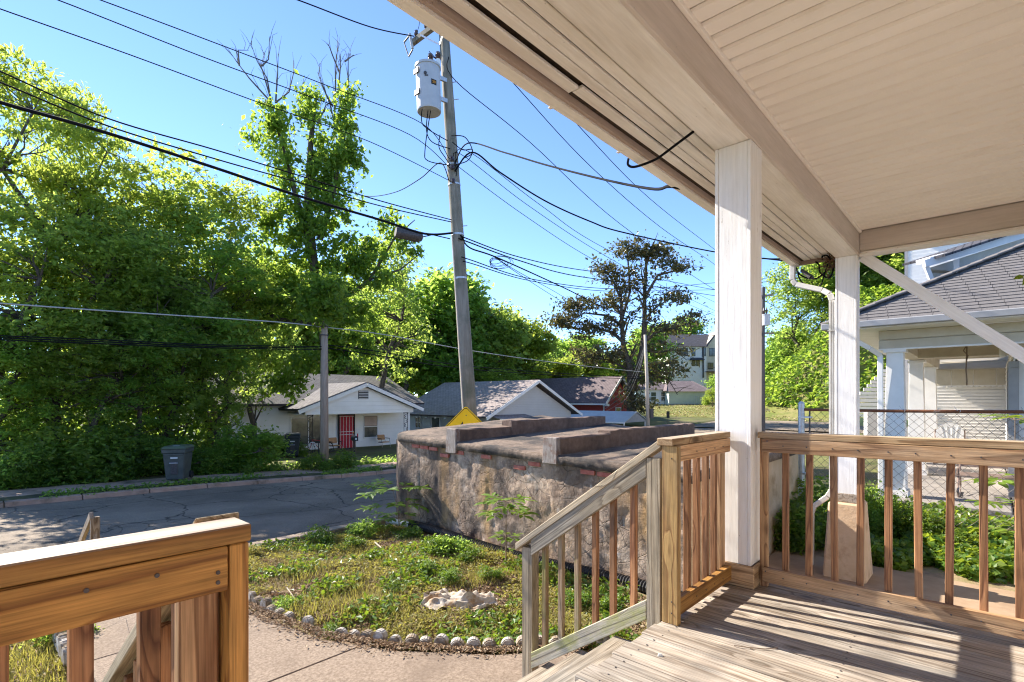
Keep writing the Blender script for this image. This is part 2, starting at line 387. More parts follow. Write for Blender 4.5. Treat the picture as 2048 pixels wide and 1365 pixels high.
BINPLASTIC = pm('green_grey_bin_plastic', (.055, .065, .06), (.085, .095, .085), 5, .55, .001, 60)
BINDARK = pm('dark_bin_plastic', (.028, .034, .036), (.045, .052, .052), 5, .5)
BINLID = pm('bin_lid_plastic', (.075, .10, .06), (.10, .125, .08), 4, .6)
STICKER = pm('white_sticker', (.72, .74, .72), None, rough=.5)
MAILBLACK = pm('black_mailbox_paint', (.018, .02, .021), None, rough=.4)
YELLOW = pm('yellow_sign_sheeting', (.82, .50, .005), (.86, .55, .01), 4, .45)
SIGNBLACK = pm('sign_black', (.012, .012, .012), None, rough=.5)
ORANGETXT = pm('orange_decal', (.75, .33, .03), None, rough=.5)
DOWNSPOUT = pm('downspout_paint', (.56, .55, .53), (.48, .46, .43), 4, .45, c3=(.30, .2, .14), r3=(.68, .74), sc3=9)
PVC = pm('white_pvc', (.66, .65, .62), (.55, .52, .46), 6, .5)
RAG = pm('bleached_rag', (.42, .34, .25), (.52, .46, .38), 14, .9, .004, 40, c3=(.36, .22, .11), r3=(.52, .62), sc3=7)
GREENAWN = pm('green_awning', (.16, .24, .12), (.22, .31, .17), 4, .6)
CHAIRWHITE = pm('white_metal_chair', (.70, .70, .69), (.60, .58, .56), 8, .4)
CHAIRBROWN = pm('rusty_chair_tube', (.22, .15, .12), (.30, .22, .18), 12, .5)
DRYSTICK = pm('dry_stick', (.36, .29, .20), (.44, .37, .28), 12, .9)
TWIGM = pm('twig', (.16, .11, .07), (.24, .17, .12), 12, .9)
NEST = pm('dry_nest', (.10, .055, .03), (.20, .11, .06), 30, .95)
def asphalt():
    t = NT('asphalt'); co = t.coord(False)
    fine = t.noise(co, 55, 4, .7)
    col = t.ramp(fine, [(.3, (.12, .092, .066)), (.7, (.35, .275, .20))])
    patch = t.ramp(t.noise(co, .45, 6, .6), [(.38, .72), (.65, 1.25)])
    col = t.mix(1.0, col, patch, 'MULTIPLY')
    nz = t.n('ShaderNodeTexNoise'); t.L(co, nz.inputs['Vector']); nz.inputs['Scale'].default_value = 1.7; nz.inputs['Detail'].default_value = 5
    ad = t.n('ShaderNodeVectorMath', operation='MULTIPLY_ADD'); t.L(nz.outputs['Color'], ad.inputs[0]); ad.inputs[1].default_value = (.55, .55, .55); t.L(co, ad.inputs[2])
    c1 = t.ramp(t.vor(ad.outputs[0], .42, 'DISTANCE_TO_EDGE'), [(.0, 1.0), (.013, 0.0)])
    c2 = t.ramp(t.vor(ad.outputs[0], 1.5, 'DISTANCE_TO_EDGE'), [(.0, 1.0), (.02, 0.0)])
    m2 = t.math('MULTIPLY', c2, t.ramp(t.noise(co, .5, 3), [(.5, 0.0), (.62, 1.0)]))
    cr = t.math('MAXIMUM', c1, m2)
    col = t.mix(t.math('MULTIPLY', cr, .85), col, (.012, .011, .010))
    t.pbsdf(col, .88, t.bump(t.math('SUBTRACT', fine, cr), .012), 0, .3); return t.m
def stucco():
    t = NT('peeling_stucco'); co = t.coord(False)
    nz = t.n('ShaderNodeTexNoise'); t.L(co, nz.inputs['Vector']); nz.inputs['Scale'].default_value = 3.0; nz.inputs['Detail'].default_value = 4
    ad = t.n('ShaderNodeVectorMath', operation='MULTIPLY_ADD'); t.L(nz.outputs['Color'], ad.inputs[0]); ad.inputs[1].default_value = (.16, .16, .16); t.L(co, ad.inputs[2])
    v = ad.outputs[0]
    cell = t.vor(v, 6.0, 'F1', 'Color')
    cell2 = t.vor(v, 13.0, 'F1', 'Color')
    col = t.ramp(t.noise(co, 2.2, 8, .66), [(.28, (.21, .125, .072)), (.46, (.42, .29, .185)), (.66, (.60, .46, .33))])
    col = t.mix(.2, col, t.ramp(cell, [(.1, (.22, .15, .10)), (.5, (.46, .33, .25)), (.9, (.58, .45, .37))]))
    col = t.mix(.30, col, t.ramp(cell2, [(.1, (.16, .10, .07)), (.9, (.60, .48, .40))]))
    col = t.mix(t.math('MULTIPLY', t.ramp(t.noise(co, 7, 8, .75), [(.50, 0.0), (.60, 1.0)]), .6), col, (.13, .085, .06))
    soot = t.ramp(t.noise(t.map(co, (1.0, 1.0, .45)), 1.25, 8, .68), [(.40, 0.0), (.56, 1.0)])
    s = t.n('ShaderNodeSeparateXYZ'); t.L(co, s.inputs[0])
    street = t.ramp(t.math('DIVIDE', s.outputs['Y'], 5.2), [(.05, .30), (.5, 1.0)])       # old soot is heavier at the street end
    col = t.mix(t.math('MULTIPLY', t.math('MULTIPLY', soot, street), .85), col, (.045, .036, .034))
    white = t.ramp(t.noise(co, 4.0, 7, .7), [(.62, 0.0), (.70, 1.0)])
    col = t.mix(t.math('MULTIPLY', white, .62), col, (.60, .54, .50))
    ochre = t.ramp(t.noise(t.map(co, (1, 1, .3)), 1.7, 5), [(.55, 0.0), (.68, 1.0)])
    col = t.mix(t.math('MULTIPLY', ochre, .7), col, (.42, .25, .10))
    edge = t.ramp(t.vor(v, 6.0, 'DISTANCE_TO_EDGE'), [(0.0, 1.0), (.03, 0.0)])
    crk = t.math('MULTIPLY', edge, t.ramp(t.noise(co, 1.5, 3), [(.48, 0.0), (.58, 1.0)]))
    col = t.mix(t.math('MULTIPLY', crk, .3), col, (.05, .035, .025))
    hgt = t.math('ADD', t.math('MULTIPLY', t.ramp(t.vor(v, 6.0, 'SMOOTH_F1'), [(0.0, 1.0), (.8, 0.0)]), .3), t.math('MULTIPLY', t.noise(v, 11, 8, .7), 1.0))
    hgt = t.math('SUBTRACT', hgt, t.math('MULTIPLY', crk, .4))
    t.pbsdf(col, .92, t.bump(hgt, .03, .9), 0, .2); return t.m
ASPHALT, STUCCO = asphalt(), stucco()
LIMESTUCCO = pm('ochre_stucco', (.50, .36, .22), (.60, .46, .31), 3, .92, .008, 22, c3=(.33, .23, .12), r3=(.5, .68), sc3=2.5)

# ------------------------------------------------------------------ terrain
ZRX = [-300, -60, 0, 5, 11, 18, 26, 34, 42, 60, 100, 500]
ZRZ = [-1.6, -1.35, -1.45, -1.55, -1.8, -1.9, -1.7, -1.25, -.9, -.3, 1.0, 4.0]
def zr(a): return np.interp(a, ZRX, ZRZ)
def sst(x, e0, e1):
    t = np.clip((x - e0) / (e1 - e0), 0, 1); return t * t * (3 - 2 * t)
def gz(a, o):
    a = np.asarray(a, float); o = np.asarray(o, float)
    r = zr(a)
    far = r + .10 + .012 * np.clip(o - 19, 0, 60)
    road = r - .14
    near = -1.02 + .20 * sst(a, 8.2, 9.4)
    near = near + (r + .12 - near) * sst(a, 22, 36)
    z = near + (road - near) * sst(o, 7.45, 7.9)
    z = np.where(o > 17.6, road + (far - road) * sst(o, 17.6, 18.2), z)
    w = sst(a, 37, 40)
    flat = r + .05 - .19 * (sst(a, 38.8, 39.6) - sst(a, 47.0, 47.8)) * (1 - sst(o, 17.0, 18.2))
    flat = np.where((o > 17.6), far, np.where((o > 7.5), np.minimum(flat, road + 0 * flat) * (1 - sst(a, 47, 48)) + flat * sst(a, 47, 48), flat))
    z = z * (1 - w) + flat * w
    hill = sst(a, 50, 61) * np.clip((19.0 - o) * 1.25, 0, 11.0)
    return z + hill
def gzx(X, Y):
    a, o = AO(X, Y); return float(gz(a, o))
ga = np.concatenate([np.arange(-400, -20, 20), np.arange(-20, 90, .8), np.arange(90, 160, 5), np.arange(160, 700, 40)])
go = np.concatenate([np.arange(-500, -40, 25), np.arange(-40, 5, 1.0), np.arange(5, 24, .4), np.arange(24, 60, 1.5), np.arange(60, 120, 6), np.arange(120, 700, 40)])
def grid_mesh(name, aa, oo, zf, mat, kind='structure', smooth=True):
    A, O = np.meshgrid(aa, oo, indexing='ij'); Z = zf(A, O)
    V = np.stack([A.ravel(), O.ravel(), Z.ravel()], 1); n, m = len(aa), len(oo)
    i, j = np.meshgrid(np.arange(n - 1), np.arange(m - 1), indexing='ij'); q = (i * m + j).ravel()
    me = npmesh(name, V, np.stack([q, q + m, q + m + 1, q + 1], 1), smooth)
    me.materials.append(mat); o = link(bpy.data.objects.new(name, me)); o.rotation_euler = (0, 0, TH); BASE[o.name] = Vector((0, 0, 0))
    return tag(o, kind=kind)
GROUNDM = pm('rough_grass_ground', (.075, .085, .025), (.15, .15, .045), .8, .95, .05, 6, c3=(.13, .10, .06), r3=(.5, .68), sc3=.5, rnd=False)
grid_mesh('ground', ga, go, gz, GROUNDM)
def jit(A, O, amp=.012, s=1.3):
    return amp * (np.sin(A * 3.1 * s + 1.3 * np.sin(O * 2.3)) * np.cos(O * 2.7 * s + .7 * A) + .6 * np.sin(A * 7.7 + O * 5.1))
grid_mesh('road', np.arange(-80, 39, .5), np.arange(7.62, 17.81, .35), lambda A, O: zr(A) + .03 - .004 * (O - 12.7) ** 2 * .25 + jit(A, O, .006), ASPHALT)
grid_mesh('crossing_road', np.arange(38.98, 47.4, .5), np.arange(-60, 17.82, .5), lambda A, O: zr(A) + .055 + jit(A, O, .004), ASPHALT)
def farz(A, O): return zr(A) + .125 + .012 * np.clip(O - 19, 0, 60) + jit(A, O, .01)
wob = lambda A: .06 * np.sin(A * 1.3) + .05 * np.sin(A * .47 + 1)
grid_mesh('sidewalk', np.arange(-40, 38, .4), np.linspace(18.55, 20.0, 6), farz, SIDEWALKCON)
grid_mesh('verge', np.arange(-40, 38, .3), np.linspace(17.98, 18.56, 5), lambda A, O: farz(A, O) + .012 + .02 * np.abs(jit(A, O, 1, 2)), FORESTFLOOR)
m = MB()
for k in range(42):                                  # far kerb, one stone after the other
    a0, a1 = -26 + k * 1.5, -26 + k * 1.5 + 1.48
    z0, z1 = float(zr(a0)), float(zr(a1))
    p = [(a0, 17.78, z0 - .1), (a1, 17.78, z1 - .1), (a1, 17.97, z1 - .1), (a0, 17.97, z0 - .1), (a0, 17.80, z0 + .125), (a1, 17.80, z1 + .125), (a1, 17.97, z1 + .14), (a0, 17.97, z0 + .14)]
    m.hexa(p)
tag(m.build('kerb', SIDEWALKCON, None, bevel=.012), kind='structure')
# near kerb wall holding up the front yard
m = MB()
for a0, a1 in ((-30, -18), (-18, -6), (-6, .72), (1.98, 3.45), (3.452, 4.9)):
    m.box(a0, a1 - .004, 7.30, 7.475, -1.9, -.775)
tag(m.build('yard_kerb', KERBCON, None, bevel=.012), kind='structure')

def yardz(A, O):
    b = -.80 + .05 * np.exp(-((A - 3.3) ** 2 + (O - 4.6) ** 2) / 2.2) - .05 * sst(O, 5.8, 7.3)
    return b + .012 * np.sin(A * 5.3 + 2 * np.sin(O * 3.1)) + .010 * np.sin(O * 8.7 + A * 2.9) + .008 * np.sin(A * 13.1) * np.sin(O * 11.3)
grid_mesh('yard', np.arange(-16, 5.3, .09), np.arange(1.42, 7.31, .09), yardz, SOIL)
# concrete walk from the steps to the street, and the pad at the foot of the steps
WZ = -.72
m = MB()
edge = [(1.93, 7.28), (1.93, 5.45), (2.0, 4.75), (2.16, 3.98), (2.4, 3.45), (2.92, 2.78), (3.4, 2.38), (3.5, 1.5)]
m.prism([(.2, 1.45, -1.1), (.25, 3.2, -1.1), (.42, 3.60, -1.1), (2.20, 3.60, -1.1), (2.28, 3.40, -1.1), (2.80, 2.73, -1.1), (3.28, 2.33, -1.1), (3.38, 1.45, -1.1)], (0, 0, 1.1 + WZ))
walk = tag(m.build('front_walk', WALKCON, None, bevel=.006), kind='structure')
tag(MB().prism([(.42, 3.612, -1.1), (.70, 4.3, -1.1), (.70, 4.855, -1.1), (1.88, 4.855, -1.1), (2.04, 3.93, -1.1), (2.195, 3.612, -1.1)], (0, 0, 1.1 + WZ - .002)).build('front_walk', WALKCON, None, bevel=.006), kind='structure')
walk2 = MB().prism([(.70, 4.865, -1.1), (.70, 7.29, -1.1), (1.93, 7.29, -1.1), (1.92, 5.612, -1.1), (1.88, 4.865, -1.1)], (0, 0, 1.1 + WZ - .004)).build('front_walk', WALKCON, None, bevel=.006)
tag(walk2, kind='structure')
m = MB().box(3.75, 7.75, -6.0, 2.16, -1.2, -.865)
tag(m.build('patio', PATIOCON, None, bevel=.01), kind='structure')
grid_mesh('side_yard', np.arange(7.7, 12.4, .1), np.arange(-8, 7.2, .1), lambda A, O: -.90 + .15 * sst(A, 8.0, 9.6) + jit(A, O, .02), SOIL)

# ------------------------------------------------------------------ the house we stand at
house = thing('porch_house', 'white painted house whose front porch roof, beam and square columns frame the view', 'house', (0, 0, 0))
bz = 2.836
# house wall behind the camera, in lapped boards
for k in range(28):
    board('clapboard', house, (-5.6, -1.36, -.25 + k * .122), (7.3, -1.36, -.25 + k * .122), .03, .13, WHITEPAINT, c=0)
MB().box(-5.6, 7.3, -1.6, -1.38, -1.1, 3.3).build('wall', PLAINWHITE, house)
dr = MB().box(-.55, .45, -1.345, -1.30, .0, 2.1).build('door', REDDOOR, house)
MB().box(-.68, -.555, -1.345, -1.27, 0, 2.2).box(.455, .58, -1.345, -1.27, 0, 2.2).box(-.68, .58, -1.345, -1.27, 2.205, 2.33).build('door_frame', WHITEPAINT, dr)
# ceiling strips (tongue and groove look, each its own strip)
for k in range(92):
    a = 7.02 - .065 - k * .13
    board('ceiling_strip', house, (a, 1.128, 3.112), (a, -1.34, 3.112), .1180, .034, CEILPAINT, (0, 0, 1), c=.012)
MB().box(-5.6, 7.3, -1.5, 1.9, 3.135, 3.2).build('roof_deck', DARKGAP, house)  # dark underside colours in the shade of the ceiling grooves
MB().prism([(-5.6, 1.9, 2.99), (-5.6, -1.6, 4.0), (-5.6, -1.6, 4.08), (-5.6, 1.9, 3.05)], (13.0, 0, 0)).build('roof', ROOFD, house)
# front beam (boxed), side beam, trims
board('beam', house, (-5.6, 1.24, (bz + 3.1) / 2 + .02), (7.27, 1.24, (bz + 3.1) / 2 + .02), .216, .30, SOFFITPAINT)
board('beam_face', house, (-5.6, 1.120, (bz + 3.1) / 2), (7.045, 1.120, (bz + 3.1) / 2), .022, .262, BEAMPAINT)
board('ceiling_trim', house, (-5.6, 1.096, 3.084), (7.03, 1.096, 3.084), .024, .030, CEILPAINT)
board('side_beam', house, (7.17, 1.125, (bz + 3.1) / 2 + .02), (7.17, -1.36, (bz + 3.1) / 2 + .02), .20, .30, SOFFITPAINT)
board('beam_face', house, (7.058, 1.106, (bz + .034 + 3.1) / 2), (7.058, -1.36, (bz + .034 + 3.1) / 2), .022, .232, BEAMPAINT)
board('beam_trim', house, (7.06, 1.09, bz + .012), (7.06, -1.36, bz + .012), .05, .028, SOFFITPAINT)
# soffit planks, the shade of one rotten gap laid in as a dark strip, fascia, gutter
zs = 2.93
for k, (o0, o1) in enumerate(((1.353, 1.421), (1.430, 1.499), (1.509, 1.578), (1.588, 1.651))):
    board('soffit_plank', house, (-5.6, (o0 + o1) / 2, zs + .004 * (k % 2)), (7.28, (o0 + o1) / 2, zs + .004 * (k % 2)), o1 - o0, .02, SOFFITPAINT, c=.004)
board('soffit_plank', house, (-5.6, 1.716, zs - .002), (2.38, 1.720, zs - .004), .070, .02, SOFFITPAINT, c=.004)
board('soffit_plank', house, (2.39, 1.704, zs), (7.28, 1.698, zs), .072, .02, SOFFITPAINT, c=.004)
board('rotten_gap_shade', house, (2.39, 1.750, zs - .004), (7.28, 1.750, zs - .004), .026, .012, DARKGAP, c=.002)  # dark strip painting in the shade of the rotten gap
MB().box(-5.6, 7.28, 1.34, 1.79, zs + .03, zs + .045).build('soffit_backing', DARKGAP, house)
board('fascia', house, (-5.6, 1.776, 2.945), (7.3, 1.776, 2.945), .024, .13, FASCIAPAINT)
board('eave_end', house, (7.292, 1.36, 2.93), (7.292, 1.79, 2.93), .022, .12, FASCIAPAINT)
m = MB()
prof = [(1.790, 2.99), (1.790, 2.872), (1.862, 2.872), (1.874, 2.885), (1.874, 2.915), (1.902, 2.955), (1.902, 2.985), (1.893, 2.985), (1.893, 2.957), (1.866, 2.918), (1.866, 2.880), (1.796, 2.880), (1.796, 2.99)]
segs = np.linspace(-5.6, 7.32, 20)
vs, fs = [], []
for i, a in enumerate(segs):
    sag = -.010 * math.sin((a + 5.6) * 1.1) ** 2
    vs += [(a, o, z + sag) for o, z in prof]
n = len(prof)
fs = [(i * n + k, i * n + (k + 1) % n, (i + 1) * n + (k + 1) % n, (i + 1) * n + k) for i in range(len(segs) - 1) for k in range(n)] + [tuple(range(n)), tuple(range((len(segs) - 1) * n, len(segs) * n))]
g = m.add(vs, fs).build('gutter', GUTTERPAINT, house)
for a in (2.36, 3.1):
    MB().box(a - .012, a + .012, 1.80, 1.878, 2.868, 2.873).build('gutter_joint', GUTTERPAINT, g)
# columns: four boards each, edges of the side boards showing
def column(a0, a1, o0, o1, z0, z1, nm='column', wrap=True):
    c = MB().box(a0 + .03, a1 - .03, o0 + .03, o1 - .03, z0, z1).build(nm, WHITEPAINT, house)
    up = (0, 1, 0)
    mid = (a0 + a1) / 2
    for o in (o0 + .011, o1 - .011):
        board('column_board', c, (mid, o, z0), (mid, o, z1), a1 - a0, .022, WHITEPAINT, (0, 1, 0))
    for a in (a0 + .013, a1 - .013):
        board('column_board', c, (a, (o0 + o1) / 2, z0), (a, (o0 + o1) / 2, z1), .022, o1 - o0 - .046, WHITEPAINT, (0, 1, 0))
    return c
c1 = column(3.44, 3.65, 1.118, 1.345, .14, bz)
for q in (((3.43, 1.36), (3.43, 1.095)), ((3.43, 1.103), (3.66, 1.103)), ((3.66, 1.103), (3.66, 1.36))):
    p, r = q
    board('base_board', c1, (p[0], p[1], .072), (r[0], r[1], .072), .020, .137, wood('base_block_wood', (.50, .34, .20), (.27, .16, .08), (.50, .42, .33), (.45, .7), 10))
MB().box(3.445, 3.645, 1.12, 1.34, .0, .139).build('base_core', GREYWOOD, c1)
c2 = column(7.03, 7.22, 1.135, 1.345, .10, bz)
board('column_plinth', c2, (7.02, 1.24, .05), (7.26, 1.24, .05), .22, .098, GREYWOOD)
MB().hexa([(6.93, 1.03, -.9), (7.42, 1.03, -.9), (7.42, 1.46, -.9), (6.93, 1.46, -.9), (6.98, 1.08, -.002), (7.36, 1.08, -.002), (7.36, 1.41, -.002), (6.98, 1.41, -.002)]).build('column_pedestal', PEDESTAL, house, bevel=.02)
column(-.46, -.25, 1.118, 1.345, .0, bz)
# diagonal brace at the far corner
board('brace', house, (7.20, 1.10, 2.84), (7.20, -.36, 1.50), .04, .115, WHITEPAINT, (0, 1, 1))
# downspout: drops from the gutter corner, jogs back to the column, runs down it
def rect_tube(m, pts, w, d, upv=(1, 0, 0)):
    for p, q in zip(pts[:-1], pts[1:]): m.bar(p, q, w, d, upv)
    return m
dsp = MB()
dp = [(7.2, 1.84, 2.88), (7.2, 1.84, 2.68), (7.2, 1.80, 2.62), (7.16, 1.50, 2.50), (7.13, 1.42, 2.44), (7.13, 1.395, 2.36), (7.13, 1.392, .12), (7.12, 1.44, .03), (7.08, 1.58, -.10), (7.06, 1.60, -.18), (7.05, 1.60, -.80)]
ds = rect_tube(MB(), dp, .062, .048).build('downspout', DOWNSPOUT, house, bevel=.008)
for k in range(4):
    rect_tube(MB(), [(p[0] - .030 - .001, p[1] - .027 + k * .018, p[2]) for p in dp[5:7]], .006, .006).build('rib', DOWNSPOUT, ds)
for pz in (2.0, .6): rect_tube(MB(), [(7.085, 1.36, pz), (7.085, 1.432, pz)], .012, .03).build('strap', DOWNSPOUT, ds)

# ------------------------------------------------------------------ deck
deck = thing('porch_deck', 'weathered grey plank deck floor under the porch roof', 'deck', (0, 0, 0))
a = -2.6
k = 0
while a < 3.62:
    w = .138
    end = 1.318 + .012 * math.sin(k * 2.7) + (.004 if k % 3 else -.006)
    if a + w / 2 > 3.42: end = 1.36
    board('deck_plank', deck, (a + w / 2, -1.36, -.019 + .0012 * math.sin(k * 5)), (a + w / 2, end, -.019 + .0012 * math.sin(k * 3.1)), w, .038, GREYWOOD, c=.004)
    a += w + .0055; k += 1
for o in (1.24, .5, -.5, -1.2): board('joist', deck, (-2.6, o, -.12), (3.6, o, -.12), .04, .15, TREADWOOD)
board('rim_board', deck, (3.585, -1.36, -.13), (3.585, 1.30, -.13), .036, .16, TREADWOOD)
for a in (-1.0, 3.5):
    for o in (1.15, -.9): MB().box(a - .045, a + .045, o - .045, o + .045, -1.1, -.2).build('deck_post', TREADWOOD, deck)
nl = MB()
for i in range(40):
    aa = -2.6 + .069 + i * .1435
    for da in (-.035, .035):
        for o in (1.23, .5, -.5): nl.disc((aa + da, o + .01 * math.sin(i), .0012), (0, 0, 1), .0045, .002, 6)
tag(nl.build('nail_heads', DARKMETAL, deck), kind='stuff')

# ------------------------------------------------------------------ steps
st = thing('porch_steps', 'weathered wooden steps leading down from the deck to the concrete walk', 'steps', (1.5, 1.6, WZ))
for i in range(3):
    z = -.18 * (i + 1); o0 = 1.335 + .27 * i
    board('tread', st, (.47, o0 + .072, z - .019), (2.63 + .03 * i, o0 + .068, z - .019), .138, .038, TREADWOOD)
    board('tread', st, (.47, o0 + .215, z - .019), (2.645 + .03 * i, o0 + .212, z - .019), .138, .038, TREADWOOD)
    board('riser', st, (.5, o0 - .012, z - .115), (2.6, o0 - .012, z - .115), .02, .15, TREADWOOD)
for a in (.52, 1.5, 2.56): MB().prism([(a - .02, 1.33, -.25), (a - .02, 1.33, -.71), (a - .02, 2.12, -.71), (a - .02, 2.12, -.60)], (.04, 0, 0)).build('stringer', TREADWOOD, st)

# ------------------------------------------------------------------ railings
def railing(label, pieces):
    r = thing('railing', label, 'railing', pieces['base'])
    return r
ct, cb, sb = .985, .947, .858           # cap top, cap bottom, sub rail bottom
# right railing (deck end)
rr = thing('railing', 'brown wooden railing along the right end of the deck, running right from the white column', 'railing', (3.5, 0, 0))
board('cap_rail', rr, (3.545, 1.098, (ct + cb) / 2), (3.545, -1.32, (ct + cb) / 2 + .012), .090, .038, RAILCAP)
board('top_rail', rr, (3.519, 1.072, (cb + sb) / 2), (3.519, -1.32, (cb + sb) / 2 + .010), .038, cb - sb - .003, RAILWOOD)
board('bottom_rail', rr, (3.519, 1.07, .086), (3.519, -1.32, .086), .038, .090, RAILWOOD)
board('end_post', rr, (3.556, 1.074, .0), (3.556, 1.074, cb - .002), .034, .046, RAILWOOD, (0, 1, 0))
for k in range(17):
    o = .948 - .131 * k; j = .004 * math.sin(k * 2.3)
    board('baluster', rr, (3.556, o + j, .045 + .004 * math.sin(k)), (3.556, o - j, sb + .05), .034, .034, BALWOOD, (0, 1, 0))
# short railing between the stair post and the column
sr = thing('railing', 'short brown wooden railing between the golden stair post and the white column', 'railing', (3.0, 1.25, 0))
board('cap_rail', sr, (2.60, 1.285, (ct + cb) / 2), (3.428, 1.285, (ct + cb) / 2), .090, .038, RAILCAP)
board('top_rail', sr, (2.652, 1.250, (cb + sb) / 2), (3.40, 1.250, (cb + sb) / 2), .038, cb - sb - .003, RAILWOOD)
board('bottom_rail', sr, (2.652, 1.250, .079), (3.425, 1.250, .079), .038, .090, ORANGEWOOD)
for k in range(4):
    a = 2.885 + .130 * k
    board('baluster', sr, (a, 1.288, .04), (a, 1.288, sb + .05), .034, .034, BALWOOD, (0, 1, 0))
board('end_board', sr, (3.385, 1.290, .01), (3.385, 1.290, cb - .002), .074, .036, RAILWOOD, (0, 1, 0))
board('post', sr, (2.63, 1.262, .0), (2.63, 1.262, cb - .001), .040, .090, POSTWOOD, (0, 1, 0))
# stair railing, right side
gr = thing('railing', 'grey sloping stair railing on the right of the steps, mossy near its foot', 'railing', (2.65, 1.9, WZ))
sl = -.723
def sz(o): return .985 + sl * (o - 1.312)
board('post', gr, (2.635, 1.359, -.45), (2.635, 1.359, sz(1.40) - .048), .040, .082, STAIRWOOD, (0, 1, 0))
board('cap_rail', gr, (2.655, 1.316, sz(1.316) - .0235), (2.655, 2.372, sz(2.372) - .0235), .090, .038, STAIRWOOD, plumb=True)
nrm = Vector((0, -sl, 1)).normalized()
def along(o, d): return Vector((0, o, sz(o))) - nrm * d
p, q = along(1.376, .038 + .047), along(2.25, .038 + .047)
board('top_rail', gr, (2.634, 1.402, sz(1.402) - .100), (2.634, 2.238, sz(2.238) - .100), .038, .089, STAIRWOOD, plumb=True)
board('bottom_rail', gr, (2.634, 1.402, .036), (2.634, 2.238, -.531), .038, .090, MOSSWOOD, plumb=True)
board('newel_post', gr, (2.652, 2.285, -.72), (2.652, 2.285, sz(2.33) - .046), .040, .090, STAIRWOOD, (0, 1, 0))
board('newel_post', gr, (2.692, 2.285, -.72), (2.692, 2.285, sz(2.325) - .049), .036, .080, STAIRWOOD, (0, 1, 0))
MOSSBAL = wood('mossy_baluster_wood', (.36, .25, .15), (.19, .11, .06), (.40, .34, .25), (.5, .7), 12, moss=(.20, .21, .05))
for k, o in enumerate((1.502, 1.636, 1.76, 1.89, 2.017, 2.149)):
    board('baluster', gr, (2.659, o, .030 - .677 * (o - 1.405) - .01), (2.659, o, sz(o) - .07), .034, .034, MOSSBAL if k > 2 else BALWOOD, (0, 1, 0))
# left railing, close to the camera
lr = thing('railing', 'orange wooden railing in the near left foreground with a sun bleached cap', 'railing', (.2, 1.15, 0))
zc = .937
board('cap_rail', lr, (-.25, 1.190, zc - .018), (.437, 1.190, zc - .018), .090, .036, LEFTCAP)
board('top_rail', lr, (-.25, 1.164, zc - .036 - .047), (.392, 1.164, zc - .036 - .047), .038, .090, ORANGEWOOD)
board('bottom_rail', lr, (-.25, 1.164, .08), (.392, 1.164, .08), .038, .09, ORANGEWOOD)
board('post', lr, (.413, 1.190, .0), (.413, 1.190, zc - .037), .090, .038, ORANGEWOOD, (1, 0, 0))
board('end_board', lr, (.352, 1.206, .02), (.352, 1.206, zc - .05), .036, .072, RAILWOOD, (1, 0, 0))
for a in (.268, .165, .055, -.06, -.17):
    board('baluster', lr, (a, 1.202, .05), (a, 1.202, zc - .08), .034, .034, BALWOOD, (0, 1, 0))
ls = thing('railing', 'sloping stair railing left of the steps, seen through the near orange railing', 'railing', (.42, 1.8, WZ))
def lz(o): return .947 + sl * (o - 1.245)
board('cap_rail', ls, (.405, 1.246, lz(1.246) - .0235), (.405, 2.372, lz(2.372) - .0235), .090, .038, STAIRWOOD, plumb=True)
board('top_rail', ls, (.440, 1.29, lz(1.29) - .105), (.440, 2.25, lz(2.25) - .105), .036, .089, STAIRWOOD)
board('bottom_rail', ls, (.440, 1.405, .030), (.440, 2.300, -.577), .036, .090, STAIRWOOD)
board('post', ls, (.42, 1.285, -.45), (.42, 1.285, lz(1.285) - .06), .085, .036, STAIRWOOD, (0, 1, 0))
board('newel_post', ls, (.42, 2.285, -.72), (.42, 2.285, lz(2.285) - .055), .085, .036, STAIRWOOD, (0, 1, 0))
for o in (1.40, 1.502, 1.636, 1.76, 1.89, 2.017, 2.149):
    board('baluster', ls, (.402, o, .030 - .677 * (o - 1.405) - .01), (.402, o, lz(o) - .07), .034, .034, BALWOOD, (0, 1, 0))
def screws(par, pts, ax):
    m = MB()
    for p_ in pts: m.disc(p_, ax, .0042, .003, 8)
    tag(m.build('screw_heads', DARKMETAL, par), kind='stuff')
screws(rr, [(3.499, .948 - .131 * k + .01 * math.sin(k * 3), z_) for k in range(17) for z_ in (.905, .088)] + [(3.499, 1.04, .93), (3.499, 1.05, .11)], (1, 0, 0))
screws(sr, [(2.885 + .13 * k, 1.230, z_) for k in range(4) for z_ in (.90, .08)] + [(2.609, 1.25, z_) for z_ in (.06, .12, .88)], (0, 1, 0))
screws(lr, [(a, 1.144, z_) for a in (.268, .165, .055, -.06) for z_ in (.87, .09)] + [(.372, 1.144, .85), (.372, 1.144, .83)], (0, 1, 0))
# handrail at the street steps
hr = thing('handrail', 'small pale wooden handrail at the top of the street steps', 'handrail', (1.1, 7.35, -.85))
hp = PO(190, 1082, 7.4)
ha, ho = AO(hp.x, hp.y)
board('post', hr, (ha, ho, -.9), (ha, ho, -.13), .085, .038, CAPWOOD, (0, 1, 0))
board('sloping_rail', hr, (ha - .03, ho + .0, -.11), (ha - .03, ho + 1.1, -.80), .038, .085, CAPWOOD)
board('post', hr, (ha, ho + .10, -.9), (ha, ho + .10, -.20), .038, .038, CAPWOOD, (0, 1, 0))
board('brace', hr, (ha, ho - .02, -.36), (ha, ho + .14, -.36), .038, .085, CAPWOOD)
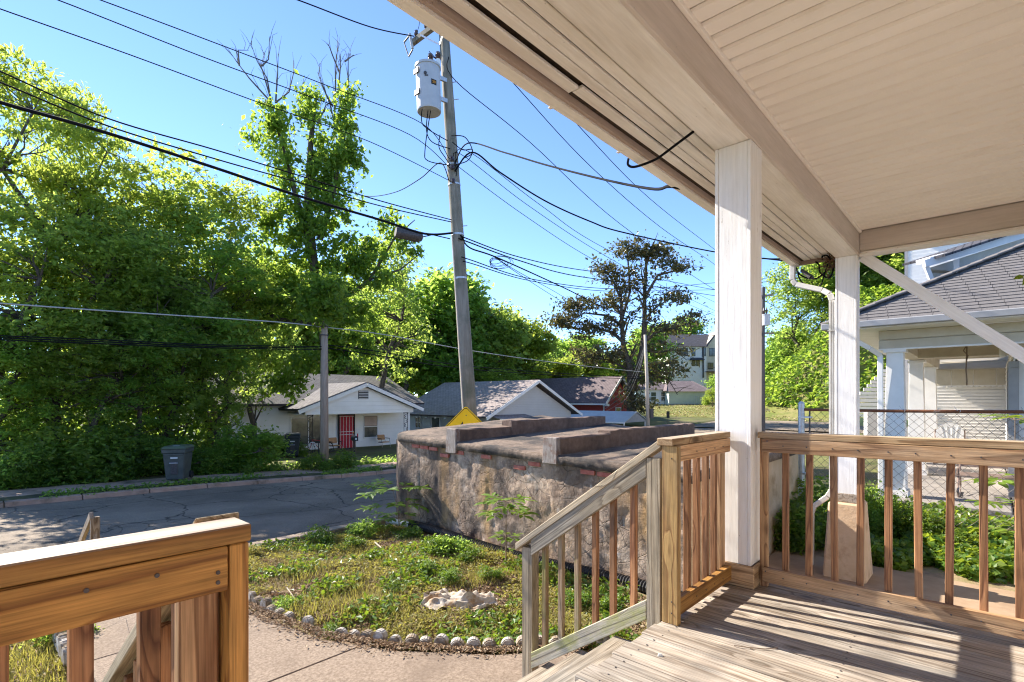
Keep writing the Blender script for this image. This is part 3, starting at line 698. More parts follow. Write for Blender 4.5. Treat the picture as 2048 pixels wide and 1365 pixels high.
# ------------------------------------------------------------------ the low concrete vault in the front yard
va0, va1, vo0, vo1 = 4.98, 8.88, 2.20, 7.28
vault = thing('concrete_vault', 'low flat roofed vault with peeling stained stucco walls and two concrete ribs on its slab', 'vault', (va0, vo0, -.86))
def zb(o): return .39 + .0307 * (o - 3.07)
no, nz_ = 200, 52
O_ = np.linspace(vo0, vo1, no); T_ = np.linspace(0, 1, nz_)
OO, TT = np.meshgrid(O_, T_, indexing='ij')
ZZ = -1.0 + TT * (1.0 + zb(OO) - .0)
def vnoise(x, y, seed=3):
    r = np.random.default_rng(seed); g = r.random((64, 64))
    xi, yi = np.floor(x).astype(int), np.floor(y).astype(int); fx, fy = x - xi, y - yi
    fx = fx * fx * (3 - 2 * fx); fy = fy * fy * (3 - 2 * fy)
    q = lambda i, j: g[i % 64, j % 64]
    return (q(xi, yi) * (1 - fx) + q(xi + 1, yi) * fx) * (1 - fy) + (q(xi, yi + 1) * (1 - fx) + q(xi + 1, yi + 1) * fx) * fy
dsp_ = .030 * (vnoise(OO * 2.1, ZZ * 2.1) - .5) + .030 * (vnoise(OO * 5.3 + vnoise(OO * 3, ZZ * 3, 5) * 2, ZZ * 5.3, 4) - .5) + .018 * (vnoise(OO * 11 + 3, ZZ * 11, 6) - .5) + .010 * (vnoise(OO * 23, ZZ * 23, 8) - .5)
plate = vnoise(OO * 4.2 + 9, ZZ * 4.2 + 1.5 * vnoise(OO * 2, ZZ * 2, 9), 10)
dsp_ += -.020 * sst(plate, .50, .56) + .012 * sst(plate, .68, .72)
dsp_ += .02 * np.exp(-((TT - 0.05) / .1) ** 2)
AA = va0 - .5 * dsp_ + .10 * sst(OO, vo1 - .30, vo1) ** 2
V = np.stack([(AA - va0).ravel(), (OO - vo0).ravel(), (ZZ + .86).ravel()], 1)
ii, jj = np.meshgrid(np.arange(no - 1), np.arange(nz_ - 1), indexing='ij'); q_ = (ii * nz_ + jj).ravel()
me = npmesh('stucco_wall', V, np.stack([q_, q_ + 1, q_ + nz_ + 1, q_ + nz_], 1), True); me.materials.append(STUCCO)
o = link(bpy.data.objects.new('stucco_wall', me)); o.parent = vault; BASE[o.name] = BASE[vault.name]
m = MB().box(va0 + .12, va1, vo0 + .012, vo1 - .02, -1.2, .34).build('wall_core', LIMESTUCCO, vault)
n1, n2 = 40, 26                                                     # house side wall, slightly wavy ochre stucco
A_ = np.linspace(va0 + .02, va1 + .012, n1); AA2, TT2 = np.meshgrid(A_, np.linspace(0, 1, n2), indexing='ij'); ZZ2 = -1.0 + TT2 * (1.0 + zb(vo0))
d2 = .02 * (vnoise(AA2 * 3, ZZ2 * 3, 12) - .5) + .012 * (vnoise(AA2 * 9, ZZ2 * 9, 13) - .5)
V = np.stack([(AA2 - va0).ravel(), (d2 - .008).ravel(), (ZZ2 + .86).ravel()], 1)
ii, jj = np.meshgrid(np.arange(n1 - 1), np.arange(n2 - 1), indexing='ij'); q_ = (ii * n2 + jj).ravel()
me = npmesh('stucco_wall', V, np.stack([q_, q_ + n2, q_ + n2 + 1, q_ + 1], 1), True); me.materials.append(LIMESTUCCO)
o = link(bpy.data.objects.new('stucco_wall', me)); o.parent = vault; BASE[o.name] = BASE[vault.name]
# slab: rounded street corner, rough uneven edge
out = [(va1 + .05, vo0 - .05)] + [(va1 + .05, o_) for o_ in np.arange(2.5, 7.2, .25)] + [(va1 + .05, vo1 + .06)]
out += [(a_, vo1 + .06) for a_ in np.arange(va1 - .2, va0 + .35, -.25)]
out += [(va0 + .38 - .42 * math.sin(R(t)), vo1 - .36 + .42 * math.cos(R(t))) for t in range(0, 91, 9)]
out += [(va0 - .045, o_) for o_ in np.arange(vo1 - .42, vo0, -.045)] + [(va0 - .045, vo0 - .05)] + [(a_, vo0 - .05) for a_ in np.arange(va0 + .1, va1, .25)]
rs_ = random.Random(4)
SL = lambda a_, o_: max(0, .05 * (o_ - 3.0) / 4.3) * (a_ - va0)
bm = bmesh.new()
bot = [bm.verts.new((a_ - va0 + rs_.uniform(-.003, .003), o_ - vo0, zb(o_) + SL(a_, o_) + .86 + rs_.uniform(-.004, .003))) for a_, o_ in out]
mid = [bm.verts.new((v.co.x + rs_.uniform(-.004, .003), v.co.y, zb(out[i][1]) + SL(*out[i]) + .86 + .085)) for i, v in enumerate(bot)]
cen = Vector((1.9, 2.5, 0))
top = [bm.verts.new((v.co.x + (cen.x - v.co.x) * .012, v.co.y + (cen.y - v.co.y) * .008, zb(out[i][1]) + SL(*out[i]) + .86 + .108 + rs_.uniform(-.005, .005))) for i, v in enumerate(bot)]
k = len(out)
for i in range(k):
    bm.faces.new((bot[i], bot[(i + 1) % k], mid[(i + 1) % k], mid[i])); bm.faces.new((mid[i], mid[(i + 1) % k], top[(i + 1) % k], top[i]))
bm.faces.new(top); bm.faces.new(bot[::-1]); bmesh.ops.recalc_face_normals(bm, faces=bm.faces)
bmesh.ops.triangulate(bm, faces=[f for f in bm.faces if len(f.verts) > 4])
me = bpy.data.meshes.new('roof_slab'); bm.to_mesh(me); bm.free(); me.materials.append(SLABCON); me.polygons.foreach_set('use_smooth', [abs(f.normal.z) < .7 for f in me.polygons])
o = link(bpy.data.objects.new('roof_slab', me)); o.parent = vault; BASE[o.name] = BASE[vault.name]
def rough_box(name, par, x0, x1, y0, y1, z0f, z1f, mat, amp=.008, step=.14, endmat=None):
    xs = list(np.arange(x0, x1, step)) + [x1]; m = MB(); rr_ = random.Random(int(x0 * 100 + y0 * 1000))
    J = lambda: rr_.uniform(-amp, amp)
    ring = []
    for x in xs:
        ring.append([(x, y0 + J() * .5, z0f(x)), (x, y1 + J() * .5, z0f(x)), (x, y1 + J(), z1f(x) - .012 + J()), (x, y1 - .02, z1f(x) + J()), (x, y0 + .02, z1f(x) + J()), (x, y0 + J(), z1f(x) - .012 + J())])
    vs = [p for r_ in ring for p in r_]
    fs = [(i * 6 + k, i * 6 + (k + 1) % 6, (i + 1) * 6 + (k + 1) % 6, (i + 1) * 6 + k) for i in range(len(xs) - 1) for k in range(6)] + [tuple(range(6))[::-1], tuple(range((len(xs) - 1) * 6, len(xs) * 6))]
    return m.add(vs, fs).build(name, mat, par)
for oc, za, zb_, st_ in ((5.73, .755, .845, 1.12), (3.92, .722, .762, 1.15)):
    w_ = .10
    rb = rough_box('rib', vault, va0 + .03, va0 + st_, oc - w_, oc + w_, lambda x: .40, lambda x: za, RIBCON)
    rough_box('rib', vault, va0 + st_ + .004, va1 - .02, oc - w_ - .004, oc + w_ + .004, lambda x: .40, lambda x: zb_, RIBCON)
    MB().hexa([(va0 - .058, oc - w_ - .012, .41), (va0 + .03, oc - w_ - .012, .41), (va0 + .03, oc + w_ + .012, .41), (va0 - .058, oc + w_ + .012, .41),
               (va0 - .046, oc - w_ - .004, za + .006), (va0 + .034, oc - w_ - .004, za + .006), (va0 + .034, oc + w_ + .004, za + .006), (va0 - .046, oc + w_ + .004, za + .006)]).build('rib_end', RIBEND, vault, bevel=.008)
bme = {}
for i, (o0_, nrow) in enumerate(((6.62, 0), (6.40, 0), (6.18, 0), (5.93, 1), (5.60, 0), (5.05, 0), (4.45, 1), (4.20, 0), (3.40, 0), (3.18, 0), (2.9, 0))):
    zz = zb(o0_) - .045 - .075 * nrow
    board('brick', vault, (va0 + .006, o0_ - .095, zz), (va0 + .006, o0_ + .095, zz), .03 + .008 * (i % 3), .052, BRICK, c=.004)
# black corrugated drain pipe along the foot of the wall
pts = []
for i in range(260):
    s_ = i / 259; o_ = 6.55 - 4.35 * s_
    pts.append((va0 - .13 - .05 * math.sin(s_ * 5) - .10 * max(0, s_ - .8), o_, -.735 + .015 * math.sin(s_ * 9) - .03 * s_))
tag(MB().tube(pts, [.058 if i % 2 else .070 for i in range(260)], 10).build('drain_pipe', BLACKRUBBER, None, base=(va0, 4, -.8)),
    'black corrugated drain pipe lying along the foot of the stucco wall', 'pipe')
tag(MB().tube([(va0 - .12, 6.52, -.75), (va0 - .22, 6.95, -.73)], .045, 12).build('white_pipe', PVC, None, base=(va0, 6.7, -.8)),
    'short white plastic pipe at the upper end of the black drain pipe', 'pipe')

# ------------------------------------------------------------------ utility poles
def pole_pt(z, Y=12.0):
    t = (z - .7) / 8.9; return Vector((-.965 - .60 * t, Y, z))
up_ = thing('utility_pole', 'tall leaning grey wooden utility pole rising behind the concrete vault', 'utility pole', pole_pt(-1.75), 'w')
zs_ = [-2.2, 0, 2, 4, 6, 8, 10.2]
MB().tube([pole_pt(z) for z in zs_], [.185, .176, .163, .150, .138, .126, .112], 14).build('pole', POLEWOOD, up_, smooth=True)
odir = Vector((-SA, CA, 0)); adir = Vector((CA, SA, 0))
ct_ = pole_pt(9.72)
MB().bar(ct_ - odir * 1.2 - adir * .17, ct_ + odir * .98 - adir * .17, .10, .125).build('crossarm', POLEWOOD, up_, bevel=.006)
for s_ in (-.55, .55): MB().bar(ct_ + odir * s_ - adir * .235 + Vector((0, 0, -.03)), pole_pt(9.25) - adir * .16, .012, .035).build('brace', GALV, up_)
for s_ in (-1.0, .42, .8):
    q_ = ct_ + odir * s_ - adir * .17
    MB().tube([q_ + Vector((0, 0, .06)), q_ + Vector((0, 0, .13))], .015, 6).tube([q_ + Vector((0, 0, z)) for z in (.12, .15, .18, .21, .24)], [.05, .055, .035, .045, .02], 10).build('insulator', PORCELAIN, up_)
q_ = ct_ + odir * .93 - adir * .24                                   # fuse cutout on the arm end
fc = MB().bar(q_ + Vector((.05, 0, -.18)), q_ + Vector((-.02, 0, .18)), .06, .06).build('fuse_cutout', TANKPAINT, up_, bevel=.01)
MB().tube([q_ + odir * .17 + Vector((.06, 0, -.30)), q_ + odir * .22 + Vector((-.02, 0, .06))], .013, 6).tube([q_ + Vector((-.02, 0, .14)), q_ + odir * .22 + Vector((-.02, 0, .08))], .02, 6).tube([q_ + Vector((.05, 0, -.2)), q_ + odir * .17 + Vector((.06, 0, -.29))], .018, 6).build('fuse_arm', DARKMETAL, fc)
for z, y in ((6.62, 0), (6.42, 0), (6.12, 0)):
    q_ = pole_pt(z)
    MB().tube([q_ - Vector((0, .30, 0)), q_ + Vector((.02, -.12, 0))], .012, 6).disc(q_ - Vector((.0, .20, 0)), (0, 0, 1), .045, .075, 10).build('spool_insulator', PORCELAIN, up_)
for i, z in enumerate((8.45, 8.05, 5.15)): MB().tube([pole_pt(z) + Vector((.10, -.02, 0)), pole_pt(z) + Vector((.24, -.03, .01))], .011, 6).build('pole_step', GALV, up_)
for z in (6.55, 6.1, 4.95, 3.95): MB().tube([pole_pt(z - .02), pole_pt(z + .02)], .152 - (z - 5) * .005, 14).build('band', GALV, up_)
rs_ = MB(); rs_.tube([pole_pt(z) + Vector((-.125 + (z - 2) * .004, -.10, 0)) for z in (-1.5, 1, 3, 4.9)], .02, 6).build('ground_conduit', PALEPOLE, up_)
# transformer tank hung on the pole
tc_ = Vector((-1.86, 11.72, 0)); tz0, tz1 = 7.62, 8.62
tr = thing('pole_transformer', 'grey cylindrical transformer tank numbered 50 hung on the leaning utility pole', 'transformer', (tc_.x, tc_.y, tz0), 'w')
tp = lambda z: Vector((tc_.x - .03 * (z - tz0), tc_.y, z))
MB().tube([tp(tz0), tp(tz0 + .03), tp(tz1 - .05), tp(tz1)], [.262, .27, .27, .268], 32, True).build('tank', TANKPAINT, tr, smooth=False)
MB().tube([tp(tz1 - .03), tp(tz1 + .02), tp(tz1 + .05), tp(tz1 + .08)], [.288, .288, .24, .1], 32).build('lid', TANKPAINT, tr)
MB().tube([tp(tz0 - .004), tp(tz0 + .001)], [.15, .15], 28).build('base_ring', TANKPAINT, tr)
for i, (dx, dy, hh) in enumerate(((.06, .0, .30), (.24, -.06, .26))):
    b_ = tp(tz1 + .03) + Vector((dx, dy, 0))
    bu = MB().tube([b_, b_ + Vector((0, 0, .13))], .045, 10).build('bushing', TANKPAINT if i == 0 else STICKER, tr)
    MB().tube([b_ + Vector((0, 0, z)) for z in (.12, .15, .18, .21, .24, .27, hh)], [.05, .07, .05, .068, .045, .055, .02], 10).build('bushing_cap', PORCELAIN, bu)
for z in (tz0 + .35, tz0 + .82):
    c_ = tp(z)
    MB().bar(c_ + Vector((-.29, -.12, 0)), c_ + Vector((-.17, -.24, 0)), .03, .11).build('lug', DARKMETAL, tr)
    MB().bar(c_ + Vector((.18, .02, 0)), c_ + Vector((.42, .20, 0)), .05, .09).build('bracket', GALV, tr)
MB().disc(tp(tz0 + .72) + Vector((-.02, -.272, 0)), (0, 1, 0), .035, .03, 10).box(tc_.x - .055, tc_.x + .02, tc_.y - .277, tc_.y - .262, tz0 + .655, tz0 + .68).build('pressure_valve', DARKMETAL, tr)
dec = MB().bar(tp(tz0 + .55) + Vector((.105, -.256, 0)), tp(tz0 + .55) + Vector((.205, -.180, 0)), .006, .115).build('number_plate', SIGNBLACK, tr)
def text_obj(name, s, size, loc, rotz, mat, parent, depth=.002, align='CENTER'):
    c = bpy.data.curves.new(name, 'FONT'); c.body = s; c.size = size; c.extrude = depth; c.align_x = align; c.align_y = 'CENTER'
    o = bpy.data.objects.new(name, c); COL.objects.link(o)
    dg = bpy.context.evaluated_depsgraph_get(); me = bpy.data.meshes.new_from_object(o.evaluated_get(dg)); bpy.data.objects.remove(o); bpy.data.curves.remove(c)
    me.materials.append(mat)
    n = link(bpy.data.objects.new(name, me)); n.parent = parent
    n.location = Vector(loc) - BASE[parent.name]; n.rotation_euler = (R(90), 0, rotz); BASE[n.name] = BASE[parent.name]; return n
text_obj('number', '50', .085, tp(tz0 + .55) + Vector((.155 + .003, -.218 - .0045, 0)), math.atan2(.076, .10), ORANGETXT, dec)
# old pole across the road
b_ = Vector((-7.55, 21.0, float(gzx(-7.55, 21.0))))
p2 = thing('utility_pole', 'short brown wooden utility pole on the verge in front of the white house', 'utility pole', b_, 'w')
MB().tube([b_ + Vector((0, 0, -.3)), b_ + Vector((.0, 0, 3)), b_ + Vector((.0, 0, 6.0))], [.175, .155, .13], 14).build('pole', POLEWOOD2, p2, smooth=True)
MB().bar(b_ + Vector((.18, -.02, .4)), b_ + Vector((.18, -.02, 4.0)), .07, .05).build('cable_guard', POLEWOOD, p2)
for z in (5.4, 5.75): MB().disc(b_ + Vector((0, 0, z)), (0, 0, 1), .16, .05, 12).build('band', DARKMETAL, p2)
b_ = P(1296.5, 845, 38.0)
p3 = thing('utility_pole', 'slim pale wooden pole beyond the carport in front of the magnolia', 'utility pole', b_ - Vector((0, 0, 1.0)), 'w')
MB().tube([b_ - Vector((0, 0, 1.2)), P(1294, 760, 38), P(1290, 670, 38)], [.15, .125, .10], 12).build('pole', PALEPOLE, p3, smooth=True)
MB().box(b_.x + .10, b_.x + .34, b_.y - .2, b_.y + .05, b_.z + .3, b_.z + 1.0).build('meter_box', DARKMETAL, p3)
q_ = P(1526, 850, 34)
p4 = thing('utility_pole', 'distant dark utility pole with crossarm and small transformer beside the white column', 'utility pole', q_ - Vector((0, 0, .6)), 'w')
MB().tube([q_ - Vector((0, 0, .9)), P(1526, 690, 34), P(1527, 575, 34)], [.14, .115, .10], 10).build('pole', DARKMETAL, p4)
MB().bar(P(1500, 596, 34), P(1546, 590, 34), .09, .11).build('crossarm', POLEWOOD, p4)
MB().bar(P(1505, 667, 34), P(1547, 667, 34), .09, .11).build('crossarm', POLEWOOD, p4)
t_ = P(1532, 641, 33.8)
MB().tube([t_ - Vector((0, 0, .33)), t_ + Vector((0, 0, .33))], .23, 16).tube([t_ + Vector((0, 0, .33)), t_ + Vector((0, 0, .38))], .25, 16).build('transformer_tank', TANKPAINT, p4)
for px in (1533, 1528): MB().tube([P(px, 628, 33.8), P(px, 622, 33.8), P(px, 616, 33.8)], [.05, .08, .03], 8).build('insulator', PORCELAIN, p4)

# ------------------------------------------------------------------ overhead lines
def wire(name, label, pts, r, mat=None, cat='power line', n=5):
    pts = [Vector(p) for p in pts]; fine = []
    for i in range(len(pts) - 1):                                   # Catmull-Rom through the measured points
        p0, p1, p2_, p3_ = pts[max(i - 1, 0)], pts[i], pts[i + 1], pts[min(i + 2, len(pts) - 1)]
        for k in range(8):
            t = k / 8
            fine.append(.5 * ((2 * p1) + (p2_ - p0) * t + (2 * p0 - 5 * p1 + 4 * p2_ - p3_) * t * t + (3 * p1 - p0 - 3 * p2_ + p3_) * t ** 3))
    fine.append(pts[-1])
    b = fine[0]
    return tag(MB().tube(fine, r, n).build(name, mat or CABLE, None, frame='w', base=b, smooth=True), label, cat)
LO = 8.85
def lp(l, o=LO): return [PO(x, v, o) for x, v in l]
pp = lambda z, dx=0, dy=-.15: pole_pt(z) + Vector((dx, dy, 0))
wire('power_line', 'highest of the three thin bare wires crossing the sky from the left to the pole', lp([(-60, -92), (200, 0), (480, 105), (650, 170), (845, 248)]) + [pp(6.62, -.05)], .008)
wire('power_line', 'middle of the three thin bare wires crossing the sky from left to pole', lp([(-60, -60), (115, 0), (400, 112), (610, 190), (820, 270)]) + [pp(6.42, -.05)], .008)
wire('power_line', 'lowest of the three thin bare wires crossing the sky from the left to the pole', lp([(-60, -5), (0, 18), (260, 110), (525, 208), (740, 284)]) + [pp(6.12, -.05)], .008)
wire('power_line', 'dark wire running from the top edge of the picture down to the pole crossarm', lp([(480, -38), (595, 0), (740, 54)], LO + .9) + [ct_ + odir * .85 - adir * .2 + Vector((0, 0, .1))], .013)
wire('telephone_cable', 'thick black telephone cable sagging from the left edge to the pole below the bare wires', lp([(-60, 180), (0, 205), (200, 262), (430, 336), (600, 393), (760, 440), (850, 468)]) + [pp(4.95, -.1)], .024, cat='cable')
wire('telephone_cable', 'upper of two thin black cables just above the thick telephone cable on the left', lp([(-60, 122), (0, 143), (215, 237), (430, 300), (600, 352), (760, 402)]) + [pp(5.25, -.1)], .011, cat='cable')
wire('telephone_cable', 'lower of two thin black cables just above the thick telephone cable on the left', lp([(-60, 146), (0, 165), (215, 252), (430, 318), (600, 366), (760, 412)]) + [pp(5.20, -.1)], .011, cat='cable')
sc_ = thing('splice_case', 'black cylindrical cable splice case hanging from the telephone cable left of the pole', 'cable box', P(815, 470, 11.3), 'w')
MB().tube([P(791, 464, 11.1), P(795, 465, 11.12), P(836, 474, 11.4), P(842, 475.5, 11.45)], [.10, .118, .118, .09], 14).build('case', DARKMETAL, sc_)
for t_ in (.2, .75): MB().tube([P(791 + 50 * t_ - 2, 464 + 11 * t_, 11.1 + .35 * t_), P(791 + 50 * t_ + 2, 464.6 + 11 * t_, 11.13 + .35 * t_)], .127, 14).build('clamp', BLACKRUBBER, sc_)
MB().tube([P(842, 475, 11.45), P(865, 470, 11.6), P(900, 478, 11.8)], .012, 5).build('lead', CABLE, sc_)
# lines running on to the right
def iz(l): return [P(x, v, y) for x, v, y in l]
wire('service_drop', 'thick black service cable swooping from the pole to the porch eave', [pp(6.5, .05)] + iz([(935, 287, 11.2), (1010, 306, 9.6), (1090, 330, 8.2), (1200, 358, 6.4), (1300, 378, 4.9)]) + [Vector(W(3.90, 1.89, 2.885)), Vector(W(4.10, 1.84, 2.90))], .014, cat='cable')
wire('service_drop', 'twisted black service cable dropping from the pole towards the right house', [pp(6.35, .05)] + iz([(945, 305, 12), (1000, 345, 12.4), (1090, 402, 13), (1180, 443, 13.6), (1250, 466, 14), (1440, 506, 15.5), (1560, 518, 16), (1700, 500, 16.5), (2060, 430, 17)]), .019, cat='cable')
for i, (l, d) in enumerate((([(925, 340, 12), (1050, 432, 13.8), (1180, 516, 16.5), (1300, 575, 21), (1430, 632, 28)], 'lowest of three thin wires falling from the pole towards the magnolia crown'),
                            ([(920, 308, 12), (1050, 407, 13.6), (1190, 500, 16.5), (1300, 560, 21), (1430, 622, 28)], 'middle one of three thin wires falling from the pole towards the magnolia crown'),
                            ([(930, 300, 12), (1080, 410, 14), (1215, 500, 17), (1430, 605, 28)], 'upper of three thin wires falling from the pole towards the magnolia crown'))):
    wire('power_line', d, [pp(6.55 - .15 * i, .08)] + iz(l), .008)
wire('power_line', 'thin wire from the upper pole descending across the sky to the white column', [pp(8.95, .08)] + iz([(912, 163, 12), (1060, 285, 14), (1240, 448, 18), (1430, 580, 26), (1526, 625, 33.8)]), .010)
wire('power_line', 'long thin wire leaving the eave and crossing the sky left of the white column', iz([(960, 90, 12.5), (1030, 170, 13), (1180, 332, 16), (1320, 454, 21), (1430, 530, 28), (1505, 592, 34)]), .011)
wire('power_line', 'thin wire nearest the white column slanting down from the eave', iz([(1090, 170, 13), (1170, 266, 15), (1300, 398, 20), (1430, 500, 27), (1546, 588, 34)]), .011)
for i, (l, d, r) in enumerate((([(935, 478, 12), (1040, 515, 15), (1160, 540, 19), (1300, 556, 25), (1430, 580, 33), (1526, 592, 34)], 'upper telephone wire running right from the pole behind the magnolia', .014),
                               ([(930, 482, 12), (1040, 522, 15), (1150, 552, 19), (1300, 572, 25), (1430, 592, 33)], 'second telephone wire running right from the pole behind the magnolia', .016),
                               ([(940, 520, 12), (1060, 558, 15.5), (1200, 577, 20), (1320, 576, 25), (1430, 566, 33), (1526, 560, 34)], 'level telephone wire right of the pole meeting the far pole', .013),
                               ([(945, 528, 12), (1060, 562, 15.5), (1200, 582, 20), (1320, 582, 25), (1430, 580, 33)], 'lower level telephone wire right of the pole', .012))):
    wire('telephone_cable', d, [pp(4.9 - .1 * i - (.3 if i > 1 else 0), .1)] + iz(l), r, cat='cable')
wire('telephone_cable', 'thick black telephone cable going from the pole down right in front of the magnolia', [pp(4.88, .1)] + iz([(940, 496, 12.2), (1000, 518, 13.2), (1130, 577, 16.5), (1230, 625, 20), (1330, 655, 25), (1430, 672, 31)]), .018, cat='cable')
for i, (x, v) in enumerate(((1115, 598), (1120, 590))):
    wire('telephone_cable', ('left' if i == 0 else 'right') + ' one of two short drop wires slanting from the cable coil towards the roofs', iz([(990, 515, 12.8), (1040, 550 - 4 * i, 15), (x, v, 20), (1180, 636 - 6 * i, 25), (1262, 690, 31)]), .009, cat='cable')
cl = MB()                                                            # slack loops of cable
for k in range(5):
    c_ = P(992 + 3 * k, 517 + 3 * (k % 3), 12.9)
    cl.tube([c_ + Vector(((.16 + .03 * k) * math.cos(t), 0.04 * math.sin(2 * t), (.07 + .02 * k) * math.sin(t) - .07)) for t in np.linspace(0, 6.28, 18)], .007, 4, False)
tag(cl.build('cable_coil', CABLE, None, frame='w', base=P(995, 517, 12.9)), 'tangle of slack cable loops on the telephone cable right of the pole', 'cable')
lz_ = MB()                                                           # leads from transformer to the spool insulators
for pts in ([(848, 190, 11.6), (843, 240, 11.6), (855, 258, 11.7), (895, 282, 11.9)], [(856, 222, 11.6), (853, 262, 11.6), (865, 285, 11.7), (900, 298, 11.85)], [(861, 222, 11.6), (850, 300, 11.6), (856, 322, 11.7), (900, 331, 11.85)], [(905, 285, 11.8), (925, 300, 11.7), (945, 300, 11.7), (935, 322, 11.7), (905, 331, 11.8)], [(903, 272, 11.8), (930, 275, 11.7), (945, 305, 11.7), (925, 318, 11.7)], [(880, 270, 11.8), (878, 295, 11.7), (890, 315, 11.7), (900, 330, 11.8)]):
    P_ = [P(*p) for p in pts]; f_ = []
    for i in range(len(P_) - 1):
        p0, p1, p2_, p3_ = P_[max(i - 1, 0)], P_[i], P_[i + 1], P_[min(i + 2, len(P_) - 1)]
        for k in range(6):
            t = k / 6; f_.append(.5 * ((2 * p1) + (p2_ - p0) * t + (2 * p0 - 5 * p1 + 4 * p2_ - p3_) * t * t + (3 * p1 - p0 - 3 * p2_ + p3_) * t ** 3))
    lz_.tube(f_ + [P_[-1]], .011, 5)
tag(lz_.build('transformer_leads', CABLE, None, frame='w', base=P(880, 280, 11.7)), 'black looping leads under the transformer joining the spool insulators', 'cable')
wire('service_drop', 'drooping black cable from the pole left into the vine covered tree', [pp(6.15, -.1)] + iz([(880, 326, 12.2), (840, 358, 13.5), (790, 385, 15.5), (735, 393, 18), (690, 380, 20)]), .012, cat='cable')
wire('power_line', 'short jumper wire from the fuse down to the transformer bushing', iz([(858, 103, 11.9), (872, 118, 11.8)]) + [tp(tz1 + .3) + Vector((.06, 0, 0))], .009)
wire('power_line', 'curled wire rising from the fuse to the porch eave', iz([(833, 88, 11.9), (832, 72, 11.9), (838, 52, 11.9), (839, 30, 11.9), (835, -10, 11.9)]), .006)
# lines of the far side pole
L2 = 19.75
wire('telephone_cable', 'pale cable crossing in front of the thicket to the brown pole', lp([(-60, 600), (0, 607), (240, 624), (560, 645), (645, 655)], L2), .022, PALECABLE, 'cable')
wire('telephone_cable', 'pale cable running right from the brown pole past the roofs', lp([(652, 655), (770, 670), (950, 703), (1130, 728), (1290, 745)], L2), .020, PALECABLE, 'cable')
for i in range(3):
    wire('telephone_cable', ('top', 'middle', 'bottom')[i] + ' black cable of the triple bundle crossing the thicket on the left', lp([(-60, 668 + 4 * i), (0, 672 + 4 * i), (200, 680 + 4 * i), (420, 690 + 3 * i), (645, 694 + 3 * i)], L2), .020, cat='cable')
for i in range(2):
    wire('telephone_cable', ('upper', 'lower')[i] + ' black cable running right from the brown pole above the house roofs', lp([(652, 690 + 6 * i), (760, 704 + 8 * i), (940, 733 + 6 * i), (1200, 752 + 4 * i), (1290, 754 + 4 * i)], L2), .022, cat='cable')
for i, v in enumerate((0, 22, 40)):
    wire('house_drop', ('upper', 'middle', 'lower')[i] + ' pale drop wire sagging from the pole to the red brick gable', iz([(1290, 690 + 4 * i, 38), (1275, 730 + v * .5, 39), (1255, 770 + v * .6, 42), (1235, 790 + v * .5, 44), (1205, 815 + v * .3, 45)]), .010, PALECABLE, 'cable')
for i, l in enumerate(([(1524, 558, 30), (1600, 545, 32), (1700, 520, 34)], [(1524, 565, 30), (1600, 556, 32), (1720, 545, 34)], [(1530, 602, 33.8), (1570, 625, 38), (1600, 637, 44)], [(1538, 635, 33.8), (1580, 645, 38), (1640, 640, 44)], [(1530, 685, 34), (1580, 697, 38), (1660, 690, 44)])):
    wire('power_line', ('highest', 'second', 'third', 'fourth', 'lowest')[i] + ' of the wires between the white columns going right from the far pole', iz(l), .014)

# ------------------------------------------------------------------ wires and debris on our own porch
wire('loose_cable', 'black cable end hanging from a soffit board to the gutter', [W(3.12, 1.352, 2.842), W(3.21, 1.5, 2.848), W(3.29, 1.66, 2.842), W(3.31, 1.75, 2.838), W(3.30, 1.86, 2.835), W(3.29, 1.905, 2.86), W(3.28, 1.895, 2.90)], .009, cat='cable')
sg = MB()
def sp(pts, r):
    P_ = [Vector(p) for p in pts]; f_ = []
    for i in range(len(P_) - 1):
        p0, p1, p2_, p3_ = P_[max(i - 1, 0)], P_[i], P_[i + 1], P_[min(i + 2, len(P_) - 1)]
        for k in range(6):
            t = k / 6; f_.append(.5 * ((2 * p1) + (p2_ - p0) * t + (2 * p0 - 5 * p1 + 4 * p2_ - p3_) * t * t + (3 * p1 - p0 - 3 * p2_ + p3_) * t ** 3))
    return f_ + [P_[-1]]
y_ = 6.3
for l, r in (([(1525, 517, 7), (1560, 521, 6.9), (1580, 524, 6.8), (1592, 540, 6.6), (1605, 553, 6.5), (1630, 558, 6.4), (1650, 545, 6.3), (1662, 530, 6.2)], .010),
             ([(1580, 522, 6.8), (1592, 535, 6.6), (1600, 560, 6.5), (1620, 575, 6.4), (1640, 572, 6.3), (1648, 552, 6.25), (1656, 528, 6.2)], .008),
             ([(1600, 523, 6.7), (1625, 522, 6.5), (1638, 530, 6.4), (1640, 545, 6.4), (1655, 556, 6.3), (1664, 548, 6.2), (1668, 530, 6.2)], .010),
             ([(1645, 520, 6.3), (1645, 513, 6.3), (1655, 512, 6.2), (1660, 522, 6.2), (1650, 526, 6.3)], .009)):
    sg.tube(sp([P(*p) for p in l], r), r, 5)
tag(sg.build('cable_tangle', CABLE, None, frame='w', base=P(1640, 540, 6.3)), 'tangle of black service cables at the porch corner beside the second column', 'cable')
tag(MB().tube([P(1603, 541, 6.5), P(1622, 555, 6.4)], [.02, .03], 8).tube([P(1622, 555, 6.4), P(1628, 558, 6.4)], [.03, .012], 8).build('cable_clamp', DARKMETAL, None, frame='w', base=P(1615, 550, 6.4)), 'dark tapered clamp in the cable tangle at the porch corner', 'clamp')
rn = np.random.default_rng(3)
ns = MB()
for i in range(70):
    c_ = P(1663, 527, 6.2) + Vector(rn.normal(size=3) * np.array([.05, .05, .05])); d_ = Vector(rn.normal(size=3)).normalized() * .07
    ns.tube([c_ - d_, c_ + d_], .0035, 3)
